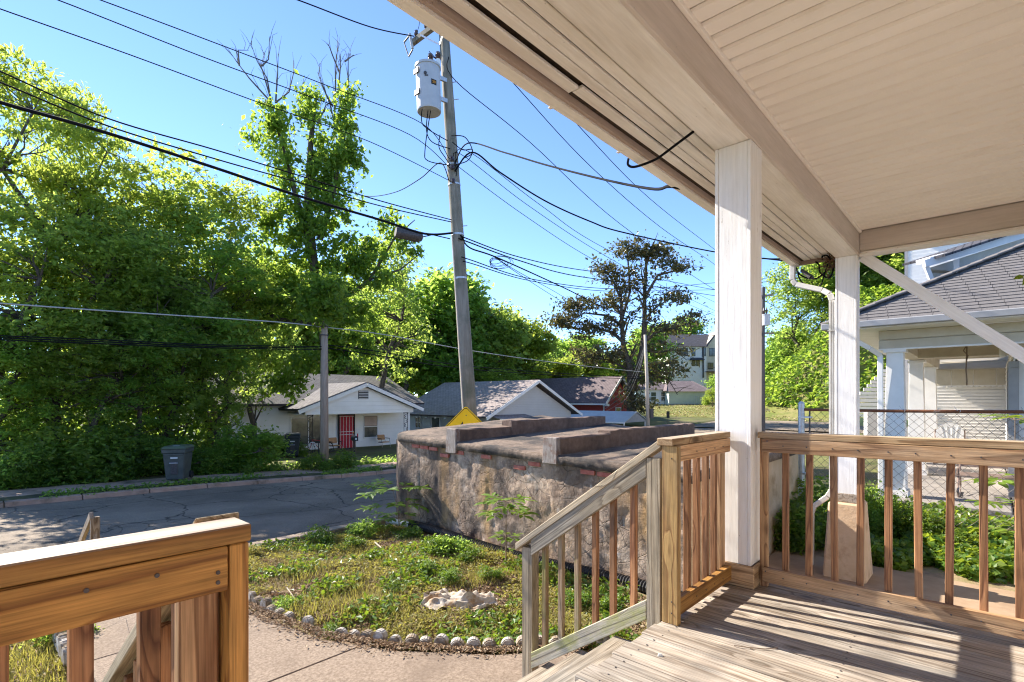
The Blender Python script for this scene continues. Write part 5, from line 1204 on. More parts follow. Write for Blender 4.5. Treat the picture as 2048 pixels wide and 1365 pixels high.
# metal shell chair on the neighbour porch
ch = thing('shell_back_chair', 'white round backed metal chair on a springy tube frame on the neighbour porch', 'chair', (18.5, .85, nz0))
ca_, co_ = 18.5, .85
bk_ = MB(); nseg = 16
ring_ = [(ca_ + .06, co_ + .30 * math.cos(t) * (1.0 + .03 * math.cos(9 * t)), nz0 + .80 + .33 * math.sin(t) * (1 + .03 * math.cos(9 * t))) for t in np.linspace(0, 2 * math.pi, 29)[:-1]]
bk_.prism(ring_, (-.025, 0, 0)).build('backrest', CHAIRWHITE, ch)
for y in (-.12, -.04, .04, .12): MB().bar((ca_ + .03, co_ + y * .7, nz0 + .52), (ca_ + .03, co_ + y * 1.5, nz0 + 1.05), .012, .012, (1, 0, 0)).build('back_rib', CHAIRWHITE, ch)
MB().hexa([(ca_ - .42, co_ - .26, nz0 + .42), (ca_ + .04, co_ - .26, nz0 + .38), (ca_ + .04, co_ + .26, nz0 + .38), (ca_ - .42, co_ + .26, nz0 + .42), (ca_ - .42, co_ - .26, nz0 + .44), (ca_ + .04, co_ - .26, nz0 + .40), (ca_ + .04, co_ + .26, nz0 + .40), (ca_ - .42, co_ + .26, nz0 + .44)]).build('seat', CHAIRWHITE, ch, bevel=.008)
for s_ in (-.31, .31):
    MB().tube([(ca_ + .10, co_ + s_, nz0 + .95), (ca_ + .06, co_ + s_, nz0 + .70), (ca_ - .36, co_ + s_, nz0 + .66), (ca_ - .44, co_ + s_, nz0 + .55), (ca_ - .40, co_ + s_, nz0 + .10), (ca_ - .30, co_ + s_, nz0 + .02), (ca_ + .25, co_ + s_, nz0 + .02)], .016, 7).build('frame', CHAIRBROWN, ch)
MB().tube([(ca_ + .25, co_ - .31, nz0 + .02), (ca_ + .25, co_ + .31, nz0 + .02)], .016, 7).build('cross_tube', CHAIRBROWN, ch)
fs_ = thing('garden_glider', 'rusty tube framed glider bench standing on the neighbour porch floor', 'bench', (12.6, 0, nz0))
for y in (-.35, .45):
    MB().tube([(12.35, y, nz0 + .55), (12.45, y, nz0 + .40), (12.30, y, nz0 + .12), (12.45, y, nz0 + .02), (13.2, y, nz0 + .02), (13.3, y, nz0 + .12), (13.15, y, nz0 + .4), (13.25, y, nz0 + .9)], .018, 7).build('frame', CHAIRBROWN, fs_)
for k in range(5): MB().bar((12.45 + k * .15, -.4, nz0 + .40), (12.45 + k * .15, .5, nz0 + .40), .09, .012).build('seat_slat', CHAIRBROWN, fs_)
for k in range(3): MB().bar((13.18 + .02 * k, -.4, nz0 + .55 + .14 * k), (13.18 + .02 * k, .5, nz0 + .55 + .14 * k), .012, .09).build('back_slat', CHAIRBROWN, fs_)
hrl = thing('iron_handrail', 'thin dark iron handrail beside the neighbour porch column', 'handrail', (12.4, 1.6, nz0))
MB().tube([(12.5, 1.6, nz0), (12.5, 1.6, .35), (13.4, 1.75, .62), (13.4, 1.75, nz0)], .018, 6).build('rail', RUST, hrl)

# ------------------------------------------------------------------ chain link fence
fe = thing('chain_link_fence', 'rusty chain link fence with red brown top rail between the patio and the neighbour', 'fence', (9.3, 0, -.6))
FA = 9.3; ftop = 1.02
posts = (2.25, -.55, -3.4)
for i, o_ in enumerate(posts):
    MB().tube([(FA, o_, -1.1), (FA, o_, ftop + (.10 if i == 0 else .02))], .048 if i == 0 else .032, 12).tube([(FA, o_, ftop + .09), (FA, o_, ftop + .13)], [.052, .02] if i == 0 else [.03, .01], 12).build('post', GALV, fe)
MB().tube([(FA, 2.13, -.7), (FA, 2.13, ftop + .02)], .012, 6).build('tension_bar', DARKMETAL, fe)
for z_ in (.9, .45, 0, -.4): MB().bar((FA, 2.28, z_), (FA, 2.10, z_), .11, .022).build('tension_band', GALV, fe)
MB().tube([(FA, 2.22, ftop), (FA, 1.0, ftop - .005), (FA, -.5, ftop + .008), (FA, -4, ftop + .02)], .022, 8).build('top_rail', RUST, fe)
mesh = MB(); dw, dh = .058, .058
nw = int(6.1 / dw)
for i in range(nw):
    o_ = 2.12 - i * dw
    pts = []
    nk = int((ftop + .62) / dh)
    for k in range(nk + 1):
        z_ = ftop + .02 - k * dh; pts.append((FA + .012 * (1 if k % 2 else -1), o_ + (-.5 if (k % 2) ^ (i % 2) else .5) * dw * (1 if True else 0), z_))
    mesh.tube(pts, .0040, 3, False)
tag(mesh.build('wire_mesh', MESHWIRE, fe, fix=False), kind='stuff')
for i, o_ in enumerate((1.7, .9, .3, -.35, -.9)):
    MB().tube([(FA + .026 * math.cos(t), o_ + .03 * t / 6, ftop + .026 * math.sin(t) - .0) for t in np.linspace(0, 9, 14)] + [(FA, o_ + .08, ftop + .07)], .003, 4).build('tie_wire', GALV, fe)

# ------------------------------------------------------------------ street furniture
def bin_cart(name, label, X_, Y_, rz, mat, lid, sc=1.0):
    z_ = gzx(X_, Y_) + .05
    b = thing(name, label, 'wheelie bin', (X_, Y_, z_), 'w'); b.rotation_euler = (0, 0, rz); b.scale = (sc,) * 3
    B = lambda x, y, w: Vector((x, y, w)) + BASE[b.name]
    def fr(x0, x1, y0, y1, X0, X1, Y0, Y1, za, zb2): return [B(x0, y0, za), B(x1, y0, za), B(x1, y1, za), B(x0, y1, za), B(X0, Y0, zb2), B(X1, Y0, zb2), B(X1, Y1, zb2), B(X0, Y1, zb2)]
    body = MB().hexa(fr(-.25, .25, -.28, .28, -.315, .315, -.36, .38, .02, .86)).build('body', mat, b, bevel=.03)
    MB().hexa(fr(-.335, .335, -.385, .40, -.345, .345, -.395, .41, .862, 1.0)).build('collar', mat, b, bevel=.02)
    MB().hexa(fr(-.37, .37, -.43, .43, -.30, .30, -.34, .40, 1.003, 1.09)).build('lid', lid, b, bevel=.025)
    MB().box(*[v for v in (BASE[b.name].x - .28, BASE[b.name].x + .28, BASE[b.name].y - .378, BASE[b.name].y - .345, z_ + .80, z_ + .855)]).build('rim_ledge', mat, b, bevel=.01)
    MB().hexa(fr(-.10, .10, -.318, -.28, -.085, .085, -.352, -.30, .20, .60)).build('grip_recess', DARKMETAL, b, bevel=.008)
    MB().tube([B(-.12, -.36, .56), B(.12, -.36, .56)], .016, 8).build('grip_bar', GALV, b)
    MB().hexa(fr(-.09, .11, -.362, -.34, -.09, .11, -.372, -.34, .70, .745)).build('label', STICKER, b)
    for s_ in (-.30, .30): MB().disc(B(s_, .27, .12), (1, 0, 0), .12, .06, 16).build('wheel', BLACKRUBBER, b)
    MB().tube([B(-.26, .45, .97), B(.26, .45, .97)], .018, 8).build('handle', mat, b)
    return b
b1 = bin_cart('wheelie_bin', 'grey green wheelie bin standing on the sidewalk in front of the thicket', -10.72, 16.75, R(14), BINPLASTIC, BINLID)
nb1 = BASE[b1.name]
MB().box(nb1.x - .345, nb1.x - .325, nb1.y - .06, nb1.y + .04, nb1.z + .66, nb1.z + .84).build('side_sticker', STICKER, b1)
MB().box(nb1.x - .06, nb1.x + .12, nb1.y - .26, nb1.y - .20, nb1.z + 1.082, nb1.z + 1.094).build('lid_sticker', STICKER, b1)
bin_cart('wheelie_bin', 'dark wheelie bin beside the white house porch', -10.55, 25.1, R(20), BINDARK, BINDARK, 1.02)
mbp = P(709, 935, 22.8)
mb_ = thing('mailbox', 'black mailbox with rounded top on a brown wooden post by the sidewalk', 'mailbox', (mbp.x, mbp.y, gzx(mbp.x, mbp.y)), 'w')
mz = BASE[mb_.name].z
MB().box(mbp.x - .045, mbp.x + .045, mbp.y - .045, mbp.y + .045, mz - .1, mz + 1.05).build('post', BARK, mb_, bevel=.004)
prof_ = [(-.095, 0), (.095, 0), (.095, .13), (.075, .185), (.035, .215), (-.035, .215), (-.075, .185), (-.095, .13)]
ad = Vector((.86, .51, 0)); pd = Vector((-.51, .86, 0))
mbody = MB().prism([Vector((mbp.x, mbp.y, mz + 1.05)) - pd * .26 - ad * 0 + ad * x + Vector((0, 0, w_)) for x, w_ in prof_], pd * .52).build('box', MAILBLACK, mb_)
MB().bar(Vector((mbp.x, mbp.y, mz + 1.15)) + ad * .11 - pd * .1, Vector((mbp.x, mbp.y, mz + 1.36)) + ad * .11 - pd * .1, .012, .05, (1, 0, 0)).build('flag', REDDOOR, mbody)
MB().bar(Vector((mbp.x, mbp.y, mz + 1.14)) - pd * .262 - ad * .03, Vector((mbp.x, mbp.y, mz + 1.14)) - pd * .262 + ad * .03, .006, .07).build('number_plate', STICKER, mbody)
# yellow diamond sign behind the vault
s_ = P(931.5, 814, 11.0)
sgn = thing('warning_sign', 'yellow diamond warning sign with black arrow rising behind the vault', 'sign', (s_.x, s_.y, -1.7), 'w')
hd = .60
cx_, cy_, czs = s_.x, s_.y, s_.z - .515
def dia(h, y, c, mat, nm, par=sgn):
    r_ = .03; P_ = []
    for k in range(4):
        A = math.pi / 2 + k * math.pi / 2
        for dA in (-.055, 0, .055): P_.append((cx_ + (h - abs(dA) * .12) * math.cos(A + dA), y, czs + (h - abs(dA) * .12) * math.sin(A + dA)))
    return MB().prism(P_, (0, .003, 0)).build(nm, mat, par)
pl_ = dia(.515, cy_, 0, YELLOW, 'panel')
bd = dia(.492, cy_ - .0035, 0, SIGNBLACK, 'border', pl_); dia(.476, cy_ - .0070, 0, YELLOW, 'face', pl_)
ar = [(-.30, -.23), (-.06, .085), (-.052, .00), (.08, -.01), (.16, -.09), (.16, -.36), (.07, -.36), (.07, -.14), (.03, -.11), (-.06, -.11), (-.05, -.20)]
MB().prism([(cx_ + x, cy_ - .0105, czs + z_ + .12) for x, z_ in ar], (0, .003, 0)).build('arrow', SIGNBLACK, pl_)
MB().disc((cx_ + .01, cy_ - .009, czs + .33), (0, 1, 0), .012, .006, 8).build('bolt', DARKMETAL, pl_)
MB().bar((cx_, cy_ + .03, -1.9), (cx_, cy_ + .03, czs + .45), .05, .05, (0, 1, 0)).build('post', GALV, sgn)
# small dark sign by the far road and reflector
q_ = P(1336, 852, 42)
ss = thing('road_marker', 'small dark marker on a thin post beside the far road', 'sign', q_ - Vector((0, 0, .3)), 'w')
MB().tube([q_ - Vector((0, 0, .5)), P(1336, 826, 42)], .025, 6).build('post', DARKMETAL, ss)
MB().box(q_.x - .12, q_.x + .12, q_.y - .03, q_.y, P(1336, 836, 42).z, P(1336, 823, 42).z).build('plate', SIGNBLACK, ss)
# ------------------------------------------------------------------ vegetation
def leaf_tris(C, size, rng, up=.6, aspect=.55, fold=.10, droop=0.0):
    n = len(C)
    nr = rng.normal(size=(n, 3)); nr[:, 2] = np.abs(nr[:, 2]) + up; nr /= np.linalg.norm(nr, axis=1)[:, None]
    t = np.cross(rng.normal(size=(n, 3)), nr); t /= np.linalg.norm(t, axis=1)[:, None] + 1e-9
    t[:, 2] -= droop
    b = np.cross(nr, t)
    s = (size * (.55 + .9 * rng.random(n)))[:, None]
    v = np.empty((n, 4, 3)); v[:, 0] = C - t * s * .5; v[:, 1] = C + b * s * aspect * .5 + nr * s * fold; v[:, 2] = C + t * s * .5; v[:, 3] = C - b * s * aspect * .5 + nr * s * fold
    k = np.arange(n) * 4
    T = np.stack([np.stack([k, k + 1, k + 2], 1), np.stack([k, k + 2, k + 3], 1)], 1).reshape(-1, 3)
    return v.reshape(-1, 3), T
def crown_mesh(name, ell, ncl, nl, size, csz, mat, seed, up=.6, outer=.45, flat=.6, droop=0.0, aspect=.55):
    rng = np.random.default_rng(seed)
    w = np.array([e[6] for e in ell], float); w /= w.sum(); idx = rng.choice(len(ell), ncl, p=w); E = np.array([e[:6] for e in ell])[idx]
    d = rng.normal(size=(ncl, 3)); d /= np.linalg.norm(d, axis=1)[:, None]
    cc = E[:, :3] + d * (rng.random(ncl) ** outer)[:, None] * E[:, 3:6]
    cs = csz * (.5 + rng.random(ncl))
    per = rng.poisson(nl, ncl)
    ci = np.repeat(np.arange(ncl), per)
    C = cc[ci] + rng.normal(size=(len(ci), 3)) * cs[ci][:, None] * np.array([1, 1, flat])
    V, T = leaf_tris(C, size, rng, up, aspect, .1, droop)
    me = npmesh(name, V, T); me.materials.append(mat); return me, cc
def limb_mesh(name, path, radii, targets, rng_seed, mat, lr=.05, bend=.25, twig=True):
    rg = random.Random(rng_seed); m = MB(); path = [Vector(p) for p in path]; m.tube(path, radii, 9)
    for t in targets:
        t = Vector(t); best = None
        cand = [i for i in range(1, len(path)) if path[i].z < t.z - .1 * t.length * 0 + .5] or [1]
        i = min(cand, key=lambda j: (path[j] - t).length + rg.random() * 1.2)
        s = path[i]; L = (t - s).length
        mid1 = s.lerp(t, .35) + Vector((rg.uniform(-1, 1), rg.uniform(-1, 1), rg.uniform(0, 1.0))) * L * bend * .5
        mid2 = s.lerp(t, .7) + Vector((rg.uniform(-1, 1), rg.uniform(-1, 1), rg.uniform(-.3, .8))) * L * bend * .5
        r0 = min(radii[i] * .6, lr * (.6 + L * .18))
        m.tube([s, mid1, mid2, t], [r0, r0 * .7, r0 * .42, r0 * .12], 5)
        if twig:
            for k in range(3):
                e = mid2 + Vector((rg.uniform(-1, 1), rg.uniform(-1, 1), rg.uniform(-.4, .9))) * L * .3
                m.tube([mid1.lerp(mid2, .3 + .25 * k), mid2.lerp(e, .6), e], [r0 * .4, r0 * .25, r0 * .08], 4)
    me = bpy.data.meshes.new(name); me.from_pydata(m.v, [], m.f); me.materials.append(mat)
    me.polygons.foreach_set('use_smooth', [True] * len(me.polygons)); return me
PROTO = {}
def proto(key, h, ell, ncl, nl, size, csz, mat, seed, trunk_r=.22, path=None, nlimb=26, **kw):
    bark = kw.pop('bark', BARK); lr = kw.pop('lr', .06)
    cm, cc = crown_mesh('crown', ell, ncl, nl, size, csz, mat, seed, **kw)
    rg = random.Random(seed)
    if path is None:
        top = h * .82; path = [(rg.uniform(-.3, .3) * k, rg.uniform(-.3, .3) * k, top * k / 6 - (.4 if k == 0 else 0)) for k in [0, 1, 2, 3, 4, 5, 6]]
        path[0] = (0, 0, -.4)
    radii = [trunk_r * (1 - .85 * i / (len(path) - 1)) for i in range(len(path))]
    tgt = [cc[i] for i in rg.sample(range(len(cc)), min(nlimb, len(cc)))]
    tm = limb_mesh('trunk', path, radii, tgt, seed, bark, lr)
    PROTO[key] = (cm, tm, h)
def plant(key, name, label, cat, X_, Y_, h, group=None, rz=0.0, wide=1.0, mat=None, zoff=0.0):
    cm, tm, h0 = PROTO[key]; z_ = gzx(X_, Y_) + zoff
    t = thing(name, label, cat, (X_, Y_, z_), 'w', group); s = h / h0; t.scale = (s * wide, s * wide, s); t.rotation_euler = (0, 0, rz)
    for nm, me in (('trunk', tm), ('crown', cm)):
        o = link(bpy.data.objects.new(nm, me)); o.parent = t; BASE[o.name] = BASE[t.name]
        if nm == 'crown' and mat: o.material_slots[0].link = 'OBJECT'; o.material_slots[0].material = mat
    return t
proto('round', 10, [(0, 0, 6.2, 2.9, 2.9, 3.4, 3), (1.2, .6, 8.2, 1.7, 1.7, 1.7, 1), (-1.4, -.5, 7.6, 1.6, 1.6, 1.7, 1), (.3, -1.2, 4.2, 2.4, 2.0, 1.8, 1)], 240, 40, .20, .26, LEAF_A, 21)
proto('loose', 10, [(0, 0, 6.8, 2.5, 2.5, 2.9, 2), (1.3, 0, 8.4, 1.3, 1.3, 1.5, 1), (-1.6, .4, 5.6, 1.7, 1.5, 1.4, 1), (1.9, -.4, 5.0, 1.5, 1.5, 1.2, 1), (0, 0, 3.4, 2.0, 2.0, 1.3, .7)], 180, 40, .20, .28, LEAF_B, 22, flat=.4, nlimb=34)
proto('tall', 14, [(0, 0, 9.4, 2.3, 2.3, 4.2, 3), (.9, .3, 12.2, 1.4, 1.4, 1.6, 1), (-1.4, 0, 8.4, 1.6, 1.6, 1.9, 1), (1.7, 0, 7.2, 1.7, 1.7, 1.8, 1), (0, .2, 4.6, 2.0, 2.0, 1.6, .8)], 230, 40, .20, .28, LEAF_A, 23, nlimb=40)
proto('feather', 14, [(-.6, 0, 10.5, 2.5, 2.4, 2.7, 2), (1.9, .2, 9.2, 1.8, 1.6, 1.6, 1.1), (.8, 0, 12.6, 1.5, 1.3, 1.1, 1), (-2.4, .2, 8.4, 1.7, 1.6, 1.5, 1), (.4, 0, 6.6, 2.3, 2.0, 1.5, 1)], 230, 46, .25, .36, LEAF_B, 24, flat=.35, droop=.35, aspect=.34, nlimb=46, lr=.09, trunk_r=.24)
proto('bush', 2.2, [(0, 0, 1.0, 1.3, 1.1, 1.0, 2), (.7, .2, .7, .8, .8, .7, 1), (-.8, -.1, .8, .8, .8, .8, 1)], 120, 34, .17, .22, LEAF_A, 25, trunk_r=.05, nlimb=12, lr=.02)
proto('weedbush', 1.0, [(0, 0, .42, .6, .55, .42, 2), (.35, .1, .3, .4, .4, .32, 1), (-.4, 0, .34, .4, .4, .34, 1)], 60, 22, .11, .12, LEAF_C, 26, trunk_r=.02, nlimb=8, lr=.01)
proto('far', 10, [(0, 0, 5.9, 3.2, 3.2, 3.7, 3), (1.4, .3, 7.9, 1.9, 1.9, 1.9, 1), (-1.5, 0, 7.2, 1.9, 1.9, 1.9, 1), (0, 0, 3.4, 2.8, 2.8, 2.0, 1)], 260, 42, .40, .44, LEAF_C, 27, nlimb=18)

# the thicket across the road
GT = 'broadleaf trees of the roadside thicket'
def T_(key, px, Y_, v, wide=1.0, mat=None, lab=None, grp=GT, nm='broadleaf_tree'):
    w_ = P(px, 900, Y_); z_ = gzx(w_.x, Y_); h_ = (P(px, v, Y_).z - z_)
    return plant(key, nm, lab or 'leafy broadleaf tree in the dense thicket across the road, left of the white house', 'tree', w_.x, Y_, h_, grp, rng_.uniform(0, 6.28), wide, mat)
rng_ = random.Random(5)
def TO(key, px, o_, v, wide=1.0, mat=None, lab=None, grp=GT):
    return T_(key, px, o_ / (CA - (px - CX) / F * SA), v, wide, mat, lab, grp)
TO('feather', 50, 24.5, 92, .80, LEAF_B, 'tall feathery leaved tree at the left edge rising above the thicket', None)
TO('feather', 165, 25.5, 165, .62, LEAF_B, 'feathery leaved tree leaning right beside the tallest tree of the thicket', None)
TO('loose', 275, 26, 335, .95, LEAF_B, 'yellow green tree just right of the feathery trees, middle of the thicket top', None)
TO('tall', 330, 24.5, 350, .95, LEAF_A, 'mid green tree directly above the wheelie bin at the top of the thicket', None)
TO('loose', 405, 26.5, 318, .95, LEAF_B, 'yellow green tree left of the vine covered tree at the top of the thicket', None)
TO('tall', 455, 25, 340, .80, LEAF_B, 'slim tree between the thicket and the vine covered tree', None)
MID = sorted(((10, 23, 380, 'loose', 1.0, LEAF_A), (115, 23, 400, 'round', 1.0, LEAF_B), (205, 24, 430, 'loose', 1.1, LEAF_A), (330, 23, 470, 'round', 1.0, LEAF_A), (420, 24, 450, 'loose', 1.1, LEAF_C), (505, 27, 470, 'round', .7, LEAF_A)), key=lambda q: q[0])
for q_n, (px, o_, v, k, wd, mt) in enumerate(MID):
    TO(k, px, o_, v, wd, mt, ORD[q_n] + ' from the left of the mid sized leafy trees inside the thicket', 'mid sized trees of the thicket')
for q_n, (px, v, wd) in enumerate(sorted(((0, 610, 1.1), (95, 640, 1.15), (185, 600, 1.1), (270, 640, 1.1), (350, 600, 1.0), (440, 640, .9)))):
    TO('loose' if px % 2 else 'round', px, 22.0 + .9 * rng_.random(), v, wd, (LEAF_A, LEAF_C)[px % 3 == 0], ORD[q_n] + ' from the left of the low young trees along the front of the thicket', 'low trees along the front of the thicket')
for i, px in enumerate(range(-30, 500, 26)):
    o_ = 20.75 + rng_.uniform(0, .7); w_ = P(px, 900, o_ / (CA - (px - CX) / F * SA))
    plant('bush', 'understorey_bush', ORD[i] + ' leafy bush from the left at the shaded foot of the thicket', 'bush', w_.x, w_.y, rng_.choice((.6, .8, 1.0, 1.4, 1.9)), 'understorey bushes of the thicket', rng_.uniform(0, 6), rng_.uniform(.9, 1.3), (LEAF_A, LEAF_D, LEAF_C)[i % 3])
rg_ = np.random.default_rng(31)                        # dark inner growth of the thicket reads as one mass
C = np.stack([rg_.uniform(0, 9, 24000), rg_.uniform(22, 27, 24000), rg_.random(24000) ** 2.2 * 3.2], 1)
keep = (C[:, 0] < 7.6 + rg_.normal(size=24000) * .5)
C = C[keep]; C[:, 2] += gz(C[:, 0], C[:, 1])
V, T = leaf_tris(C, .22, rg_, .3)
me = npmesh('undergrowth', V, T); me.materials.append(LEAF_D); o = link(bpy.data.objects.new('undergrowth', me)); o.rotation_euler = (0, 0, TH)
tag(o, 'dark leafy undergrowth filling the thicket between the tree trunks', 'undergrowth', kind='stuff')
C = np.stack([rg_.uniform(-24, 17, 12000), 20.0 + np.abs(rg_.normal(size=12000)) * .8, rg_.random(12000) ** 2 * .55], 1)
C = C[~((C[:, 0] > 4.3) & (C[:, 0] < 5.9) & (C[:, 1] < 20.6))]
C = C[(C[:, 0] < 7.6) | (C[:, 2] < .16)]; C[:, 2] += gz(C[:, 0], C[:, 1]) + .03
V, T = leaf_tris(C, .14, rg_, .7)
me = npmesh('ground_ivy', V, T); me.materials.append(LEAF_C); o = link(bpy.data.objects.new('ground_ivy', me)); o.rotation_euler = (0, 0, TH)
tag(o, 'ivy and weeds spilling over the back edge of the sidewalk', 'ivy', kind='stuff')
C = np.stack([rg_.uniform(-14, 30, 16000), 18.22 + rg_.normal(size=16000) * .18, rg_.random(16000) ** 2 * .14], 1)
C = C[vnoise(C[:, 0] * .9, C[:, 1] * .9, 17) > .52]; C[:, 2] += farz(C[:, 0], C[:, 1]) + .01
V, T = leaf_tris(C, .085, rg_, .5)
me = npmesh('verge_grass', V, T); me.materials.append(LEAF_C); o = link(bpy.data.objects.new('verge_grass', me)); o.rotation_euler = (0, 0, TH)
tag(o, 'patchy grass and weeds between the kerb and the sidewalk', 'grass', kind='stuff')
for px, Y_, h_ in ((625, 20.6, .8), (675, 21, .7), (690, 21.5, .9), (655, 20.5, .55), (495, 18.6, .35)):
    w_ = P(px, 940, Y_); plant('weedbush', 'verge_weed', {625: 'leftmost clump', 655: 'lowest front clump', 675: 'middle right clump', 690: 'rightmost clump'}[px] + ' of bright weeds at the foot of the brown utility pole' if px > 600 else 'small weed clump on the kerb edge near the wheelie bin', 'weed', w_.x, w_.y, h_, 'weeds at the foot of the pole' if px > 600 else None, px, 1.0, LEAF_W)
for px, Y_, h_ in ((560, 26, .9), (590, 25.6, .8), (535, 25.4, 1.2)):
    w_ = P(px, 930, Y_); plant('bush', 'shrub', {560: 'dark low shrub close left of the bin by the white house', 590: 'dark low shrub behind the bin by the white house', 535: 'tallest dark shrub at the left end of the white house wall'}[px], 'bush', w_.x, w_.y, h_, 'shrubs by the white house', px, 1.3, LEAF_D)
# vine smothered tree standing over the white house
vt_ = P(648, 900, 24.6); vzb = gzx(vt_.x, 24.6)
def VE(px, v, rx, rz_, w, Y_=24.6, ry=.9):
    p_ = P(px, v, Y_); return (p_.x - vt_.x, p_.y - 24.6, p_.z - vzb, rx, ry, rz_, w)
ve = [VE(625, 235, .45, 1.5, 1.2), VE(640, 330, .6, 1.8, 1.5), VE(555, 250, .42, .9, .7), VE(548, 225, .35, .9, .6), VE(520, 282, .5, .55, .5), VE(570, 330, .75, 1.3, 1.2), VE(694, 200, .28, .6, .4), VE(688, 255, .45, 1.0, .7), VE(675, 330, .7, 1.1, 1.0), VE(700, 310, .5, .7, .5),
      VE(640, 440, 1.5, 1.9, 2.4), VE(600, 520, 1.9, 1.7, 2.4), VE(560, 440, 1.3, 1.4, 1.3), VE(640, 580, 1.9, 1.2, 2.0), VE(690, 420, 1.0, 1.3, .9), VE(700, 520, 1.3, 1.2, 1.3), VE(735, 500, 1.1, .8, .8), VE(790, 460, .9, .7, .5), VE(810, 490, .8, .7, .4), VE(720, 640, .9, 1.4, 1.2), VE(675, 610, 1.0, 1.0, 1.2), VE(560, 620, 1.6, 1.4, 1.6), VE(770, 560, .8, .6, .5), VE(735, 700, .5, .9, .5), VE(500, 600, 1.3, 1.6, 1.0), VE(590, 745, .9, .8, .8, 24.0), VE(560, 770, .8, .6, .5, 24.0), VE(625, 720, .8, .6, .6), VE(540, 720, .9, .9, .8), VE(648, 625, .55, .7, .9, 21.2), VE(655, 585, .8, .7, .9, 21.4), VE(640, 600, .7, .6, .7, 21.3)]
cm, cc = crown_mesh('crown', ve, 620, 46, .22, .22, LEAF_V, 41, up=.3, flat=.8, droop=.3)
D = lambda px, v, Y_=24.6: Vector(P(px, v, Y_)) - Vector((vt_.x, 24.6, vzb))
m = MB()
m.tube([Vector((0, 0, -.4)), D(648, 700), D(628, 520), D(615, 400), D(622, 280), D(632, 195)], [.15, .15, .18, .16, .12, .07], 9)
m.tube([D(632, 560), D(600, 420), D(572, 320), D(548, 230)], [.17, .14, .10, .05], 7).tube([D(640, 480), D(668, 380), D(688, 260), D(697, 180)], [.15, .12, .08, .04], 7)
m.tube([D(640, 600), D(700, 590), D(740, 560), D(790, 475), D(830, 440)], [.12, .10, .08, .05, .02], 6).tube([D(640, 650), D(560, 640), D(500, 610), D(450, 570)], [.14, .11, .08, .03], 6).tube([D(740, 560), D(800, 540), D(850, 500)], [.05, .04, .015], 5)
me = bpy.data.meshes.new('trunk'); me.from_pydata(m.v, [], m.f); me.materials.append(BARK)
vtree = thing('vine_covered_tree', 'tall vine smothered tree with bare dead branches sticking out of its top', 'tree', (vt_.x, 24.6, vzb), 'w')
for nm, me_ in (('trunk', me), ('crown', cm)):
    o = link(bpy.data.objects.new(nm, me_)); o.parent = vtree; BASE[o.name] = BASE[vtree.name]
db = MB(); rgd = random.Random(9)
for l in ([(548, 225), (540, 190), (528, 140), (524, 95)], [(542, 205), (505, 165), (478, 130), (466, 112)], [(545, 215), (536, 160), (512, 120), (508, 95)], [(550, 205), (556, 150), (558, 110)], [(552, 205), (575, 180), (590, 155), (585, 130)], [(530, 140), (536, 118), (545, 82)], [(478, 132), (482, 108), (495, 98)],
          [(668, 245), (660, 210), (640, 160), (634, 118)], [(670, 240), (676, 170), (676, 120), (678, 85)], [(660, 205), (648, 180), (632, 140)], [(676, 170), (684, 140), (686, 118)], [(676, 140), (665, 110), (660, 95)], [(697, 175), (695, 140), (694, 100)], [(640, 260), (658, 220), (672, 190)], [(694, 130), (706, 108)], [(700, 240), (720, 262)], [(604, 190), (605, 165)]):
    P_ = [D(x, v) + Vector((0, rgd.uniform(-.4, .4), 0)) for x, v in l]; n_ = len(P_); db.tube(P_, [max(.008, .045 * (1 - i / (n_ - .4))) for i in range(n_)], 5)
    for i in range(1, n_):
        for k in range(2):
            e = P_[i] + Vector((rgd.uniform(-.5, .5), rgd.uniform(-.3, .3), rgd.uniform(.1, .8))); db.tube([P_[i - 1].lerp(P_[i], rgd.random()), P_[i].lerp(e, .4), e], [.014, .010, .004], 4)
me = bpy.data.meshes.new('dead_branches'); me.from_pydata(db.v, [], db.f); me.materials.append(DEADWOOD)
o = link(bpy.data.objects.new('dead_branches', me)); o.parent = vtree; BASE[o.name] = BASE[vtree.name]
plant('loose', 'small_leaved_tree', 'airy small leaved tree just right of the vine covered tree over the bungalow roof', 'tree', P(765, 900, 34.5).x, 34.5, P(765, 440, 34.5).z - gzx(P(765, 900, 34.5).x, 34.5), None, 1.0, .75, LEAF_A)
